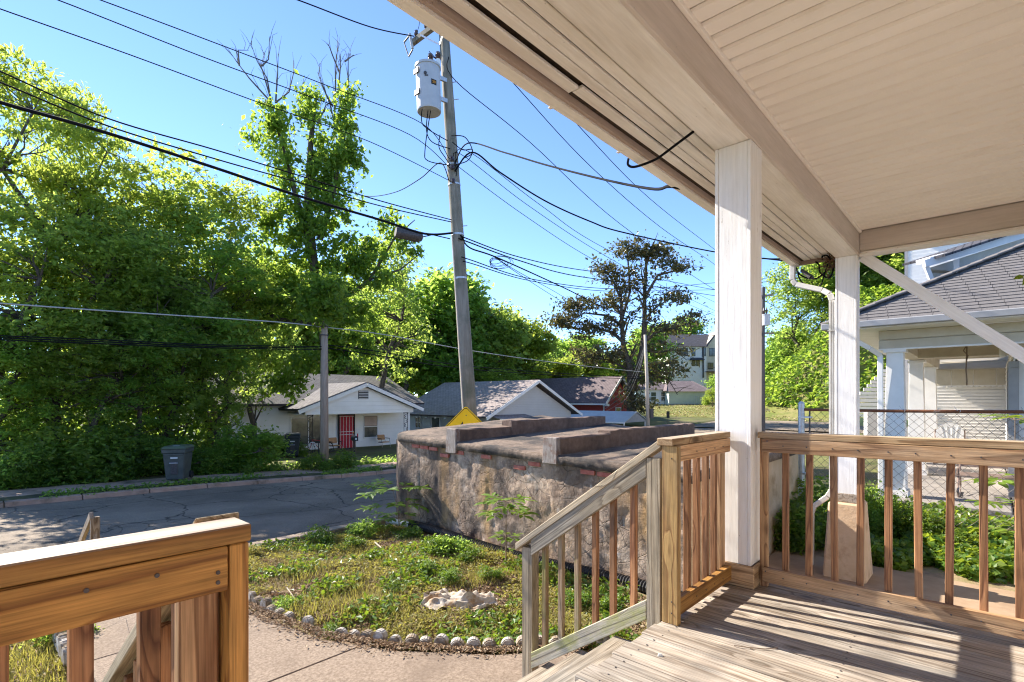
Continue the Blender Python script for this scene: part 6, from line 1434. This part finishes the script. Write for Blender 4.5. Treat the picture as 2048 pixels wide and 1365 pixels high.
# woods behind the roofs
for px, Y_, v, k, wd, mt, lb in ((690, 44, 560, 'round', 1.1, LEAF_C, None), (800, 46, 545, 'round', 1.0, LEAF_C, 'fresh green rounded tree behind the white bungalow roof'), (885, 48, 540, 'far', 1.0, LEAF_C, 'large bright green tree just left of the leaning pole behind the roofs'), (965, 50, 590, 'far', 1.0, LEAF_A, 'dark green tree just right of the leaning pole behind the grey roof'), (1040, 56, 625, 'far', 1.0, LEAF_B, 'olive green tree above the grey house gable'),
                                 (745, 52, 600, 'far', 1.2, LEAF_C, None), (840, 58, 600, 'far', 1.3, LEAF_C, None), (1090, 85, 690, 'far', 1.0, LEAF_C, 'small distant tree on the skyline left of the magnolia'), (1010, 45, 735, 'round', 1.5, LEAF_B, 'low yellow green tree behind the grey roof ridge'), (1110, 60, 715, 'far', 1.5, LEAF_B, 'low bright tree behind the brick house roof'), (930, 62, 640, 'far', 1.3, LEAF_C, None), (1170, 80, 700, 'far', 1.6, LEAF_B, 'distant bright tree seen under the left side of the magnolia'), (1350, 116, 632, 'far', 1.0, LEAF_C, 'rounded green tree on the hill right behind the magnolia'), (1300, 92, 650, 'far', 1.0, LEAF_C, 'green tree on the hill directly behind the magnolia trunk'), (1230, 85, 700, 'far', 1.4, LEAF_C, 'distant green tree behind the middle of the magnolia'), (660, 50, 560, 'far', 1.2, LEAF_A, None), (590, 46, 520, 'far', 1.2, LEAF_A, None), (1440, 78, 745, 'far', 1.4, LEAF_C, 'green tree at the foot of the tall white house'), (1425, 66, 775, 'round', 1.2, LEAF_B, 'small bright tree right of the white outbuilding')):
    T_(k, px, Y_, v, wd, mt, lb or {690: 'rounded tree rising behind the left part of the bungalow roof', 745: 'broad tree deep in the woods above the bungalow ridge', 840: 'broad tree at the back of the woods left of the leaning pole', 930: 'tree at the back of the woods hidden behind the leaning pole', 660: 'dark tree behind the vine covered tree and the brown pole', 590: 'dark tree behind the left end of the bungalow'}[px], None)
for i in range(46):                                   # far tree line all round
    A = R(-66 + i * 2.9); d_ = 150 + 40 * math.sin(i * 1.7); X_, Y_ = d_ * math.sin(A), d_ * math.cos(A)
    plant('far', 'distant_tree', ORD[(i) % 39] + (' distant tree of the horizon tree line, counted from the left' if i < 39 else ' distant tree past the right edge of the horizon tree line'), 'tree', X_, Y_, 11 + 3 * math.sin(i * 2.3), 'trees of the distant tree line', i, 1.6, LEAF_C)
# magnolia
mg = P(1268, 850, 45); mzb = gzx(mg.x, 45)
def ME(px, v, rx, rz_, w, ry=1.3, Y_=45): p_ = P(px, v, Y_); return (p_.x - mg.x, 0, p_.z - mzb, rx, ry, rz_, w)
mell = [ME(1258, 500, 1.9, .9, 1.2), ME(1310, 505, 1.5, .7, .6), ME(1210, 545, 1.5, 1.0, 1.0), ME(1270, 560, 2.2, 1.1, 1.2), ME(1345, 530, 1.9, .6, .7), ME(1372, 535, 1.0, .4, .25), ME(1225, 600, 1.8, 1.0, 1.0), ME(1160, 610, 1.8, .7, .9), ME(1125, 640, 1.2, .8, .6), ME(1170, 660, 1.9, .8, 1.0), ME(1230, 650, 1.6, .9, .8), ME(1290, 620, 1.5, 1.0, .6), ME(1350, 595, 1.3, .5, .4), ME(1330, 660, 2.0, .6, .6), ME(1390, 640, 1.6, .8, .6), ME(1300, 690, 1.8, .8, .7), ME(1240, 710, 2.2, 1.0, 1.1), ME(1180, 710, 1.7, .9, .8), ME(1285, 750, 1.8, 1.2, 1.1), ME(1330, 740, 1.6, 1.2, .7), ME(1265, 800, 1.3, 1.2, .7), ME(1290, 815, 1.3, .8, .5), ME(1355, 700, 1.2, .9, .35)]
cm, cc = crown_mesh('crown', mell, 390, 32, .32, .42, LEAF_M, 51, up=.2, flat=.55, aspect=.5)
Dm = lambda px, v, Y_=45: Vector(P(px, v, Y_)) - Vector((mg.x, 45, mzb))
m = MB()
limbs = [([(1264, 862), (1262, 790), (1258, 740), (1250, 690), (1243, 640), (1240, 590)], .40), ([(1262, 790), (1272, 740), (1284, 690), (1287, 640), (1290, 590), (1295, 540), (1290, 490)], .34), ([(1284, 690), (1310, 665), (1345, 658), (1390, 645)], .15), ([(1290, 590), (1315, 550), (1350, 540), (1380, 535)], .14), ([(1250, 690), (1225, 665), (1190, 655), (1150, 660)], .17), ([(1243, 650), (1215, 630), (1170, 625), (1130, 645)], .13), ([(1240, 600), (1225, 560), (1205, 535)], .12), ([(1243, 640), (1262, 580), (1258, 520), (1255, 480)], .14), ([(1287, 640), (1320, 610), (1355, 590)], .10), ([(1284, 700), (1315, 705), (1350, 700), (1375, 720)], .10), ([(1262, 760), (1300, 750), (1335, 760), (1355, 790)], .10), ([(1255, 740), (1220, 720), (1180, 715)], .11)]
rgm = random.Random(3)
for l, r0 in limbs:
    P_ = [Dm(x, v) + Vector((rgm.uniform(-.1, .1), rgm.uniform(-.5, .5), 0)) for x, v in l]; n_ = len(P_)
    m.tube(P_, [r0 * (1 - .75 * i / (n_ - 1)) for i in range(n_)], 8)
    for i in range(1, n_):
        for k in range(3):
            e = P_[i] + Vector((rgm.uniform(-1.5, 1.5), rgm.uniform(-1.2, 1.2), rgm.uniform(-.3, 1.1))); s_ = P_[i - 1].lerp(P_[i], rgm.random())
            m.tube([s_, s_.lerp(e, .5) + Vector((0, 0, .12)), e], [r0 * .3, r0 * .2, .012], 5)
me = bpy.data.meshes.new('trunk'); me.from_pydata(m.v, [], m.f); me.materials.append(BARK)
mag = thing('magnolia_tree', 'large dark magnolia with sparse bronze green leaves and spreading limbs', 'tree', (mg.x, 45, mzb), 'w')
for nm, me_ in (('trunk', me), ('crown', cm)):
    o = link(bpy.data.objects.new(nm, me_)); o.parent = mag; BASE[o.name] = BASE[mag.name]
# vine covered bank right, and the trees growing out of it
n_ = 34000
A_, O_2 = rg_.uniform(49, 74, n_), rg_.uniform(-12, 19.5, n_)
hz_ = gz(A_, O_2); ok = hz_ > zr(A_) + .7
A_, O_2, hz_ = A_[ok], O_2[ok], hz_[ok]
bumpv = vnoise(A_ * .5, O_2 * .5, 21) * 1.5 + vnoise(A_ * 1.4, O_2 * 1.4, 22) * .7
C = np.stack([A_, O_2, hz_ + bumpv - .3 + rg_.normal(size=len(A_)) * .12], 1)
V, T = leaf_tris(C, .46, rg_, .5)
me = npmesh('vine_bank', V, T); me.materials.append(LEAF_V); o = link(bpy.data.objects.new('vine_bank', me)); o.rotation_euler = (0, 0, TH)
tag(o, 'steep bank smothered in bright green vines between the white columns', 'vines', kind='stuff')
for px, Y_, v, k, wd, mt, lb in ((1600, 62, 515, 'round', .9, LEAF_A, 'large limbed tree on top of the vine covered bank seen beside the downspout'), (1640, 60, 500, 'round', .9, LEAF_A, 'leafy tree growing on the bank just left of the second column'), (1700, 58, 440, 'far', 1.0, LEAF_A, 'tree on the bank partly hidden by the second white column'), (1760, 56, 470, 'far', 1.0, LEAF_A, 'dark tree on the bank right of the second white column'), (1580, 66, 650, 'far', 1.0, LEAF_C, 'small tree on the upper edge of the vine bank'), (1548, 70, 690, 'far', 1.0, LEAF_C, 'little tree low on the left end of the vine bank'), (1815, 54, 420, 'far', 1.2, LEAF_A, 'tree on the bank behind the tall white clapboard house')):
    w_ = P(px, 900, Y_); z_ = gzx(w_.x, Y_); plant(k, 'bank_tree', lb, 'tree', w_.x, Y_, P(px, v, Y_).z - z_ + 1.0, None, px * .1, wd, mt, -1.0)
# lawn across the crossing road
n_ = 26000
A_, O_2 = rg_.uniform(47.6, 95, n_), rg_.uniform(8, 60, n_)
ok = gz(A_, O_2) < zr(A_) + 2.2; ok &= ~((O_2 < 18.2) & (A_ < 47.6))
C = np.stack([A_[ok], O_2[ok], gz(A_[ok], O_2[ok]) + .04], 1)
V, T = leaf_tris(C, .22, rg_, 1.2)
me = npmesh('lawn_grass', V, T); me.materials.append(STRAW); o = link(bpy.data.objects.new('lawn_grass', me)); o.rotation_euler = (0, 0, TH)
tag(o, 'rough sunlit grass on the lawn beyond the crossing road', 'grass', kind='stuff')
grid_mesh('lawn', np.arange(47.5, 110, 1.5), np.arange(6, 80, 1.5), lambda A, O: gz(A, O) + .02 + 0 * A, LAWN)
for px, v, Y_, h_ in ((1395, 860, 20.5, .9), (1412, 800, 70, 1.6), (1385, 860, 19, .7)):
    w_ = P(px, v, Y_); plant('bush', 'shrub', {1395: 'small shrub behind the vault right of its long rib', 1412: 'shrub against the white outbuilding wall', 1385: 'low shrub at the far right corner of the vault slab'}[px], 'bush', w_.x, w_.y, h_, None, 1.0, .7, LEAF_A)

# ------------------------------------------------------------------ front yard cover
inyard = lambda a, o_: (a > 2.0) & (a < 4.93) & (o_ < 7.28) & (o_ > 1.5)
def scatter(n, a0, a1, o0, o1, rg): return rg.uniform(a0, a1, n), rg.uniform(o0, o1, n)
def edge_a(o_): return np.interp(o_, [1.5, 2.38, 2.78, 3.45, 3.98, 4.75, 5.45, 7.28], [3.5, 3.4, 2.92, 2.40, 2.16, 2.0, 1.93, 1.93])
def cover(name, label, cat, n, size, mat, th0, seed, hz=.05, up=.6, a0=1.9, a1=4.76, aspect=.55, pw=1.0):
    rg = np.random.default_rng(seed); a, o_ = scatter(n, a0, a1, 1.5, 7.28, rg)
    d = vnoise(a * 2.2 + seed, o_ * 2.2, seed) * .6 + vnoise(a * 6 + seed, o_ * 6, seed + 1) * .4
    ok = (d > th0 + rg.normal(size=n) * .05) & (a > edge_a(o_) + .02)
    a, o_, d = a[ok], o_[ok], d[ok]
    z = yardz(a, o_) + rg.random(len(a)) ** 1.5 * hz * (.5 + d)
    V, T = leaf_tris(np.stack([a, o_, z], 1), size, rg, up, aspect)
    me = npmesh(name, V, T); me.materials.append(mat); o = link(bpy.data.objects.new(name, me)); o.rotation_euler = (0, 0, TH); return tag(o, label, cat, kind='stuff')
cover('ground_weeds', 'low yellow green weeds spread over the front yard bed', 'weeds', 120000, .030, LEAF_G, .46, 61, .045)
cover('clover', 'brighter broad leaved weeds in patches over the front yard bed', 'weeds', 30000, .055, LEAF_W, .55, 62, .08)
cover('leaf_litter', 'dead leaves and straw lying on the bare soil of the bed', 'leaf litter', 60000, .042, LITTER, .22, 63, .018, 1.5, aspect=.4)
def blades(name, label, n, seed, th0, h, mat, a0, a1, o0, o1, zf, cond=None, w=.004):
    rg = np.random.default_rng(seed); a, o_ = scatter(n, a0, a1, o0, o1, rg); d = vnoise(a * 2.5, o_ * 2.5, seed); ok = d > th0
    if cond is not None: ok &= cond(a, o_)
    a, o_, d = a[ok], o_[ok], d[ok]; n = len(a); z = zf(a, o_); th2 = rg.uniform(0, 6.28, n); hh = h * (.4 + rg.random(n)) * (.5 + d); ln = hh * rg.uniform(.2, .9, n)
    v = np.empty((n, 3, 3)); v[:, 0] = np.stack([a - np.sin(th2) * w, o_ + np.cos(th2) * w, z], 1); v[:, 1] = np.stack([a + np.sin(th2) * w, o_ - np.cos(th2) * w, z], 1); v[:, 2] = np.stack([a + np.cos(th2) * ln, o_ + np.sin(th2) * ln, z + hh], 1)
    me = npmesh(name, v.reshape(-1, 3), np.arange(n * 3).reshape(-1, 3)); me.materials.append(mat); o = link(bpy.data.objects.new(name, me)); o.rotation_euler = (0, 0, TH); return tag(o, label, 'grass', kind='stuff')
blades('grass_blades', 'fine grass blades standing among the yard weeds', 30000, 64, .52, .075, LEAF_G, 1.9, 4.74, 1.5, 7.28, yardz, lambda a, o_: a > edge_a(o_) + .04)
blades('dry_grass', 'dry straw coloured grass lying among the yard weeds', 30000, 65, .42, .05, STRAW, 1.9, 4.74, 1.5, 7.28, yardz, lambda a, o_: a > edge_a(o_))
blades('lawn_blades', 'yellow green grass on the lawn strip left of the front walk', 60000, 66, .15, .07, LEAF_G, -4.5, .62, 1.6, 7.28, yardz, lambda a, o_: (a < np.interp(o_, [1.5, 3.2, 4.3, 7.3], [.15, .2, .62, .62])), .005)
rgl = np.random.default_rng(67); a, o_ = scatter(50000, -4.5, .62, 1.6, 7.28, rgl); ok = a < np.interp(o_, [1.5, 3.2, 4.3, 7.3], [.15, .2, .62, .62]); a, o_ = a[ok], o_[ok]
V, T = leaf_tris(np.stack([a, o_, yardz(a, o_) + rgl.random(len(a)) * .035], 1), .032, rgl, .6)
me = npmesh('lawn_weeds', V, T); me.materials.append(LEAF_G); o = link(bpy.data.objects.new('lawn_weeds', me)); o.rotation_euler = (0, 0, TH); tag(o, 'low weeds covering the lawn strip left of the front walk', 'weeds', kind='stuff')
rgl = np.random.default_rng(68); o_ = rgl.uniform(2.3, 7.2, 5000); a = edge_a(o_) - np.abs(rgl.normal(size=5000)) * .09 - .02
V, T = leaf_tris(np.stack([a, o_, np.full(5000, WZ + .006) + rgl.random(5000) * .012], 1), .032, rgl, 2.0, .35)
me = npmesh('walk_litter', V, T); me.materials.append(LITTER); o = link(bpy.data.objects.new('walk_litter', me)); o.rotation_euler = (0, 0, TH); tag(o, 'dry leaf bits swept along the edge of the front walk', 'leaf litter', kind='stuff')
# scalloped edging stones
def scallop():
    m = MB(); n_ = 10; P0 = [(-.062, 0)] + [(.062 * -math.cos(t), .045 + .062 * math.sin(t)) for t in np.linspace(0, math.pi, n_)] + [(.062, 0)]
    m.prism([(x, -.035, z) for x, z in P0], (0, .07, 0))
    me = bpy.data.meshes.new('edging_stone'); me.from_pydata(m.v, [], m.f); bm = bmesh.new(); bm.from_mesh(me); bmesh.ops.recalc_face_normals(bm, faces=bm.faces)
    bmesh.ops.bevel(bm, geom=[e for e in bm.edges], offset=.010, segments=2, affect='EDGES', clamp_overlap=True); bm.to_mesh(me); bm.free(); me.materials.append(EDGESTONE); return me
SCM = scallop(); path = [Vector((*p, 0)) for p in [(1.97, 5.60), (2.0, 5.0), (2.06, 4.6), (2.2, 4.0), (2.42, 3.5), (2.70, 3.08), (2.98, 2.76), (3.25, 2.5), (3.5, 2.34), (3.62, 2.2)]]
pos = []; acc = 0; step = .128
for p_, q2 in zip(path[:-1], path[1:]):
    L = (q2 - p_).length
    while acc < L: pos.append((p_.lerp(q2, acc / L), (q2 - p_).normalized())); acc += step
    acc -= L
rge = random.Random(8)
for i, (p_, d_) in enumerate(pos):
    if i in (9, 11, 12): continue
    o = link(bpy.data.objects.new('edging_stone', SCM)); sink = rge.uniform(.005, .035) if 6 < i < 16 else rge.uniform(-.012, .02)
    o.location = W(p_.x + rge.uniform(-.012, .012), p_.y + rge.uniform(-.012, .012), WZ - .035 - sink); o.rotation_euler = (rge.uniform(-.2, .2), rge.uniform(-.12, .12), TH + math.atan2(d_.y, d_.x) + rge.uniform(-.15, .15))
    o.scale = (.88, .95, .82 + .1 * rge.random()); tag(o, ORD[sum(1 for e_ in bpy.data.objects if e_.get('group') == 'edging stones along the walk')] + ' scalloped edging stone, counted from the street, in the row along the walk', 'edging stone', 'edging stones along the walk')
for i in range(5):
    o = link(bpy.data.objects.new('edging_stone', SCM)); o.location = W(.63, 5.0 + .135 * i, WZ - .03); o.rotation_euler = (0, .05, TH + R(90) + .05 * math.sin(i)); o.scale = (1.05, 1.3, 1.3)
    tag(o, ORD[i] + ' white edging stone from the house on the left side of the walk', 'edging stone', 'edging stones left of the walk')
# individual plants in the bed
LM = {}
def leaflet(sz, mat):
    k = (round(sz, 3), mat.name)
    if k not in LM:
        v = [(0, 0, 0), (.35 * sz, .20 * sz, .035 * sz), (.35 * sz, 0, -.0), (.35 * sz, -.20 * sz, .035 * sz), (.72 * sz, .15 * sz, .01 * sz), (.72 * sz, 0, -.03 * sz), (.72 * sz, -.15 * sz, .01 * sz), (sz, 0, -.10 * sz)]
        me = bpy.data.meshes.new('leaf'); me.from_pydata(v, [], [(0, 2, 1), (0, 3, 2), (1, 2, 5, 4), (2, 3, 6, 5), (4, 5, 7), (5, 6, 7)]); me.materials.append(mat); LM[k] = me
    return LM[k]
def sapling(label, a, o_, z, h, tiers, mat, seed, lean=(0, 0), name='sapling'):
    rg = random.Random(seed); t = thing(name, label, 'sapling', (a, o_, z)); m = MB()
    top = Vector((a + lean[0], o_ + lean[1], z + h)); m.tube([(a, o_, z - .05), (a + lean[0] * .3, o_ + lean[1] * .3, z + h * .5), top], [.009, .007, .003], 6)
    lv = []
    for zf, nf, fl, nl, ls in tiers:
        b_ = Vector((a, o_, z)).lerp(top, zf)
        for k in range(nf):
            A = 6.283 * k / nf + rg.uniform(-.4, .4); e_ = rg.uniform(.15, .6); d_ = Vector((math.cos(A), math.sin(A), e_)).normalized(); side = d_.cross(Vector((0, 0, 1))).normalized()
            pts = [b_ + d_ * fl * s_ - Vector((0, 0, 1)) * fl * .30 * s_ * s_ for s_ in np.linspace(0, 1, 5)]; m.tube(pts, [.003, .0025, .002, .002, .001], 4)
            for j in range(nl):
                s_ = .35 + .65 * (j + .5) / nl; pz = pts[0].lerp(pts[-1], s_) + Vector((0, 0, fl * .2 * s_ * (1 - s_)))
                for sg_ in (-1, 1): lv.append((pz, (side * sg_ + d_ * .55 + Vector((0, 0, rg.uniform(-.45, .05)))).normalized(), ls * rg.uniform(.75, 1.1)))
            lv.append((pts[-1], (d_ + Vector((0, 0, -.4))).normalized(), ls))
    m.build('stem', TWIGM, t)
    for p_, d_, s_ in lv:
        o = link(bpy.data.objects.new('leaf', leaflet(round(s_ / .02) * .02, mat))); o.parent = t; x = d_; u = Vector((rg.uniform(-.3, .3), rg.uniform(-.3, .3), 1)); zz = (u - x * u.dot(x)).normalized(); y = zz.cross(x)
        M = Matrix((x, y, zz)).transposed().to_4x4(); M.translation = p_ - BASE[t.name]; o.matrix_basis = M
    return t
w_ = P(1012, 1125, 6.15); a, o_ = AO(w_.x, w_.y)
sapling('bright green sapling with compound leaves standing in front of the stucco wall', a, o_, -.80, .80, [(.98, 8, .24, 3, .15), (.84, 7, .26, 3, .15), (.45, 5, .14, 2, .12), (.25, 2, .08, 1, .08)], LEAF_S, 3)
w_ = P(800, 1085, 8.0); a, o_ = AO(w_.x, w_.y)
sapling('dark leaved sapling with long feathery leaves at the street end of the stucco wall', a, o_, -.83, .62, [(.98, 6, .55, 7, .18), (.6, 5, .5, 6, .17), (.3, 5, .4, 5, .16)], LEAF_W, 5, (-.06, .1))
w_ = P(2030, 1000, 5.6); a, o_ = AO(w_.x, w_.y)
sapling('maple like sapling with bright leaves at the right edge against the fence', a, o_, -.75, 1.75, [(.98, 5, .26, 2, .16), (.8, 5, .28, 3, .16), (.62, 5, .30, 3, .16), (.45, 5, .3, 3, .15), (.3, 4, .25, 3, .14)], LEAF_S, 6)
w_ = P(2075, 560, 3.6); a, o_ = AO(w_.x, w_.y)
for px, v, Y_, h_, lb, mt in ((640, 1110, 7.2, .30, 'broad leaved weed beside the yard kerb left of the wall', LEAF_W), (725, 1080, 7.7, .34, 'upright broad leaved weed at the yard kerb near the wall corner', LEAF_C), (820, 1085, 7.4, .22, 'bright leafy weed near the white pipe', LEAF_W), (880, 1110, 6.6, .30, 'largest leafy weed clump in front of the drain pipe', LEAF_W), (905, 1090, 6.6, .32, 'tall weed touching the wall above the drain pipe', LEAF_C), (940, 1120, 6.3, .22, 'leafy weed just left of the sapling', LEAF_W), (710, 1120, 6.9, .20, 'grassy bright weed in the middle of the yard near the kerb', LEAF_W), (900, 1180, 5.5, .20, 'bright weed behind the pale rag', LEAF_W), (980, 1165, 5.6, .18, 'broad leaved weed right of the sapling foot', LEAF_W), (850, 1160, 5.8, .18, 'weed patch left of the rag', LEAF_W), (790, 1200, 5.3, .13, 'small weed in the middle of the bed', LEAF_W), (665, 1275, 4.35, .14, 'weed leaning over the edging stones at the walk', LEAF_W), (570, 1222, 4.85, .16, 'weed hiding part of the edging row', LEAF_C), (950, 1275, 4.3, .12, 'weed in front of the edging stones under the stair rail', LEAF_G), (1150, 1190, 5.0, .22, 'weed seen between the stair balusters', LEAF_W), (1220, 1185, 4.9, .20, 'weed seen behind the upper stair balusters', LEAF_W), (500, 1110, 6.7, .18, 'grassy weed by the yard kerb beside the orange post', LEAF_G)):
    w_ = P(px, v, Y_); a, o_ = AO(w_.x, w_.y); t = plant('weedbush', 'yard_weed', lb, 'weed', w_.x, w_.y, h_, None, px * 1.0, 1.1, mt); t.location.z = float(yardz(np.array(a), np.array(o_))) - .01
# bleached rag, sticks
w_ = P(920, 1220, 4.95); ra, ro = AO(w_.x, w_.y); rz0 = float(yardz(np.array(ra), np.array(ro)))
n_ = 34; U, Vv = np.meshgrid(np.linspace(-1, 1, n_), np.linspace(-1, 1, n_), indexing='ij')
rad = np.sqrt(U ** 2 + Vv ** 2)
hh = .05 * vnoise(U * 3 + 5, Vv * 3 + 5, 71) + .07 * vnoise(U * 1.6 + 9, Vv * 4.5 + 2, 72) ** 2 * 1.6 + .10 * np.exp(-((U - .30) ** 2 / .03 + (Vv + .15) ** 2 / .10)) + .09 * vnoise(U * 5 + 1, Vv * 7, 77) ** 2 + .03 * vnoise(U * 12, Vv * 16, 78) + .05 * np.exp(-((U + .55) ** 2 / .03 + (Vv - .1) ** 2 / .3))
V = np.stack([(U * .34 + .05 * (vnoise(U * 4, Vv * 4, 73) - .5)).ravel(), (Vv * .17 * (1 - .4 * U * (U > 0)) + .06 * (vnoise(U * 3, Vv * 3, 74) - .5)).ravel(), (.6 * hh).ravel()], 1)
ii, jj = np.meshgrid(np.arange(n_ - 1), np.arange(n_ - 1), indexing='ij'); q_ = (ii * n_ + jj).ravel()
rm = (vnoise(U * 5, Vv * 5, 75) + .3 * (1 - rad))[:-1, :-1].ravel() > .26
me = npmesh('rag', V, np.stack([q_, q_ + n_, q_ + n_ + 1, q_ + 1], 1)[rm], True); me.materials.append(RAG)
o = link(bpy.data.objects.new('rag', me)); o.location = (w_.x, w_.y, rz0 + .01); o.rotation_euler = (R(8), 0, R(-4)); tag(o, 'crumpled bleached rag lying in the front yard bed', 'rag')
for pts, r_, lb, mt in (([(574, 1180, 5.3), (592, 1205, 5.05), (606, 1215, 4.95)], .006, 'bent pale stick lying near the edging row', DRYSTICK), ([(750, 1088, 6.9), (768, 1104, 6.6)], .010, 'short pale stick in the bed near the white pipe', DRYSTICK), ([(672, 1142, 6.0), (700, 1130, 6.1)], .010, 'thick brown twig lying in the middle of the bed', TWIGM)):
    tag(MB().tube([P(x, v, y) + Vector((0, 0, .02)) for x, v, y in pts], r_, 6).build('stick', mt, None, frame='w', base=P(*pts[0])), lb, 'stick')
w_ = P(1320, 1312, 2.43)
tag(MB().hexa([(w_.x - .012, w_.y - .006, .001), (w_.x + .012, w_.y - .008, .001), (w_.x + .010, w_.y + .008, .001), (w_.x - .008, w_.y + .008, .001), (w_.x - .008, w_.y - .004, .010), (w_.x + .008, w_.y - .006, .013), (w_.x + .006, w_.y + .005, .008), (w_.x - .005, w_.y + .005, .011)]).build('paint_chip', STICKER, None, frame='w', base=(w_.x, w_.y, 0)), 'small white paint chip lying on the deck boards', 'chip')
tag(MB().tube([P(1468, 1293, 2.52) + Vector((0, 0, .004)), P(1500, 1299, 2.5) + Vector((0, 0, .008)), P(1530, 1300, 2.49) + Vector((0, 0, .004)), P(1556, 1298, 2.5) + Vector((0, 0, .004))], .0022, 5).tube([P(1500, 1299, 2.5) + Vector((0, 0, .006)), P(1506, 1302, 2.49) + Vector((0, 0, .006))], .003, 5).build('twig', TWIGM, None, frame='w', base=P(1500, 1299, 2.5)), 'thin twig lying on the deck boards in the shade of the rail', 'twig')
w_ = P(145, 1275, 4.4)
plant('weedbush', 'grey_shrub', 'small grey green shrub beside the left edging of the walk', 'bush', P(128, 1275, 4.25).x, 4.25, .30, None, 0, 1.0, LEAF_D).location.z = -.80
# ivy bed and shrubs along the fence
rgi = np.random.default_rng(81)
def ivy(name, label, n, a0, a1, o0, o1, zf, size, mat, cond=None, hz=.25):
    a, o_ = scatter(n, a0, a1, o0, o1, rgi); d = vnoise(a * 1.8, o_ * 1.8, 82)
    z = zf(a, o_) + rgi.random(n) ** 1.2 * hz * (.25 + d); ok = d > .25
    if cond is not None: ok &= cond(a, o_)
    V, T = leaf_tris(np.stack([a, o_, z], 1)[ok], size, rgi, .6, .8)
    me = npmesh(name, V, T); me.materials.append(mat); o = link(bpy.data.objects.new(name, me)); o.rotation_euler = (0, 0, TH); return tag(o, label, 'ivy', kind='stuff')
sidez = lambda A, O: -.90 + .15 * sst(A, 8.0, 9.6)
ivy('ivy_bed', 'ivy and leafy weeds between the patio and the chain link fence', 26000, 7.75, 9.5, -3.5, 2.3, sidez, .085, LEAF_I, lambda a, o_: a > 8.05 - .3 * np.sin(o_ * 2))
ivy('ivy_bed', 'weeds growing behind the fence below the neighbour porch', 9000, 9.4, 11.4, -3, 2.4, sidez, .09, LEAF_I, None, .2)
ivy('grass_patch', 'grass growing beyond the fence between the vault and the neighbour', 16000, 9.0, 12.5, 2.2, 7.5, sidez, .075, LEAF_W, None, .12)
ivy('vault_ivy', 'ivy climbing at the shaded foot of the vault behind the column', 2500, 7.6, 8.9, 1.75, 2.18, lambda a, o_: -.86 + 0 * a, .07, LEAF_D, None, .9)
for px, Y_, h_, wd, lb in ((1790, 7.55, .74, .62, 'tallest leafy shrub by the fence between the column pedestal and the rail'), (1850, 7.2, .55, .6, 'leafy shrub in front of the neighbour porch floor'), (1745, 7.6, .85, .5, 'dark shrub directly behind the stucco pedestal'), (1905, 6.9, .38, .7, 'low bright shrub along the fence'), (1690, 8.1, .6, .4, 'shrub between the fence post and the pedestal')):
    w_ = P(px, 1000, Y_); plant('bush', 'fence_shrub', lb, 'bush', w_.x, w_.y, h_, None, px * 1.0, wd * 1.25, LEAF_I if px != 1745 else LEAF_D).location.z = -.86
# hanging leaf tips at the right edge
t = thing('leafy_branch', 'small branch tip with bright leaves entering at the right edge before the shingle roof', 'branch', W(0, 0, 0) + P(2050, 555, 4.0), 'w')
MB().tube([P(2110, 530, 4.0), P(2075, 545, 4.0), P(2048, 552, 4.0)], [.012, .007, .003], 5).build('stem', TWIGM, t)
for x, v, dx, dz in ((2048, 552, -.9, -.25), (2055, 550, -.5, -.8), (2060, 548, -.2, .6), (2070, 546, -.6, -.9), (2080, 544, -.3, .8)):
    o = link(bpy.data.objects.new('leaf', leaflet(.10, LEAF_S))); o.parent = t; d_ = Vector((dx, -.2, dz)).normalized(); zz = (Vector((0, -1, .4)) - d_ * Vector((0, -1, .4)).dot(d_)).normalized(); y = zz.cross(d_)
    M = Matrix((d_, y, zz)).transposed().to_4x4(); M.translation = P(x, v, 4.0) - BASE[t.name]; o.matrix_basis = M
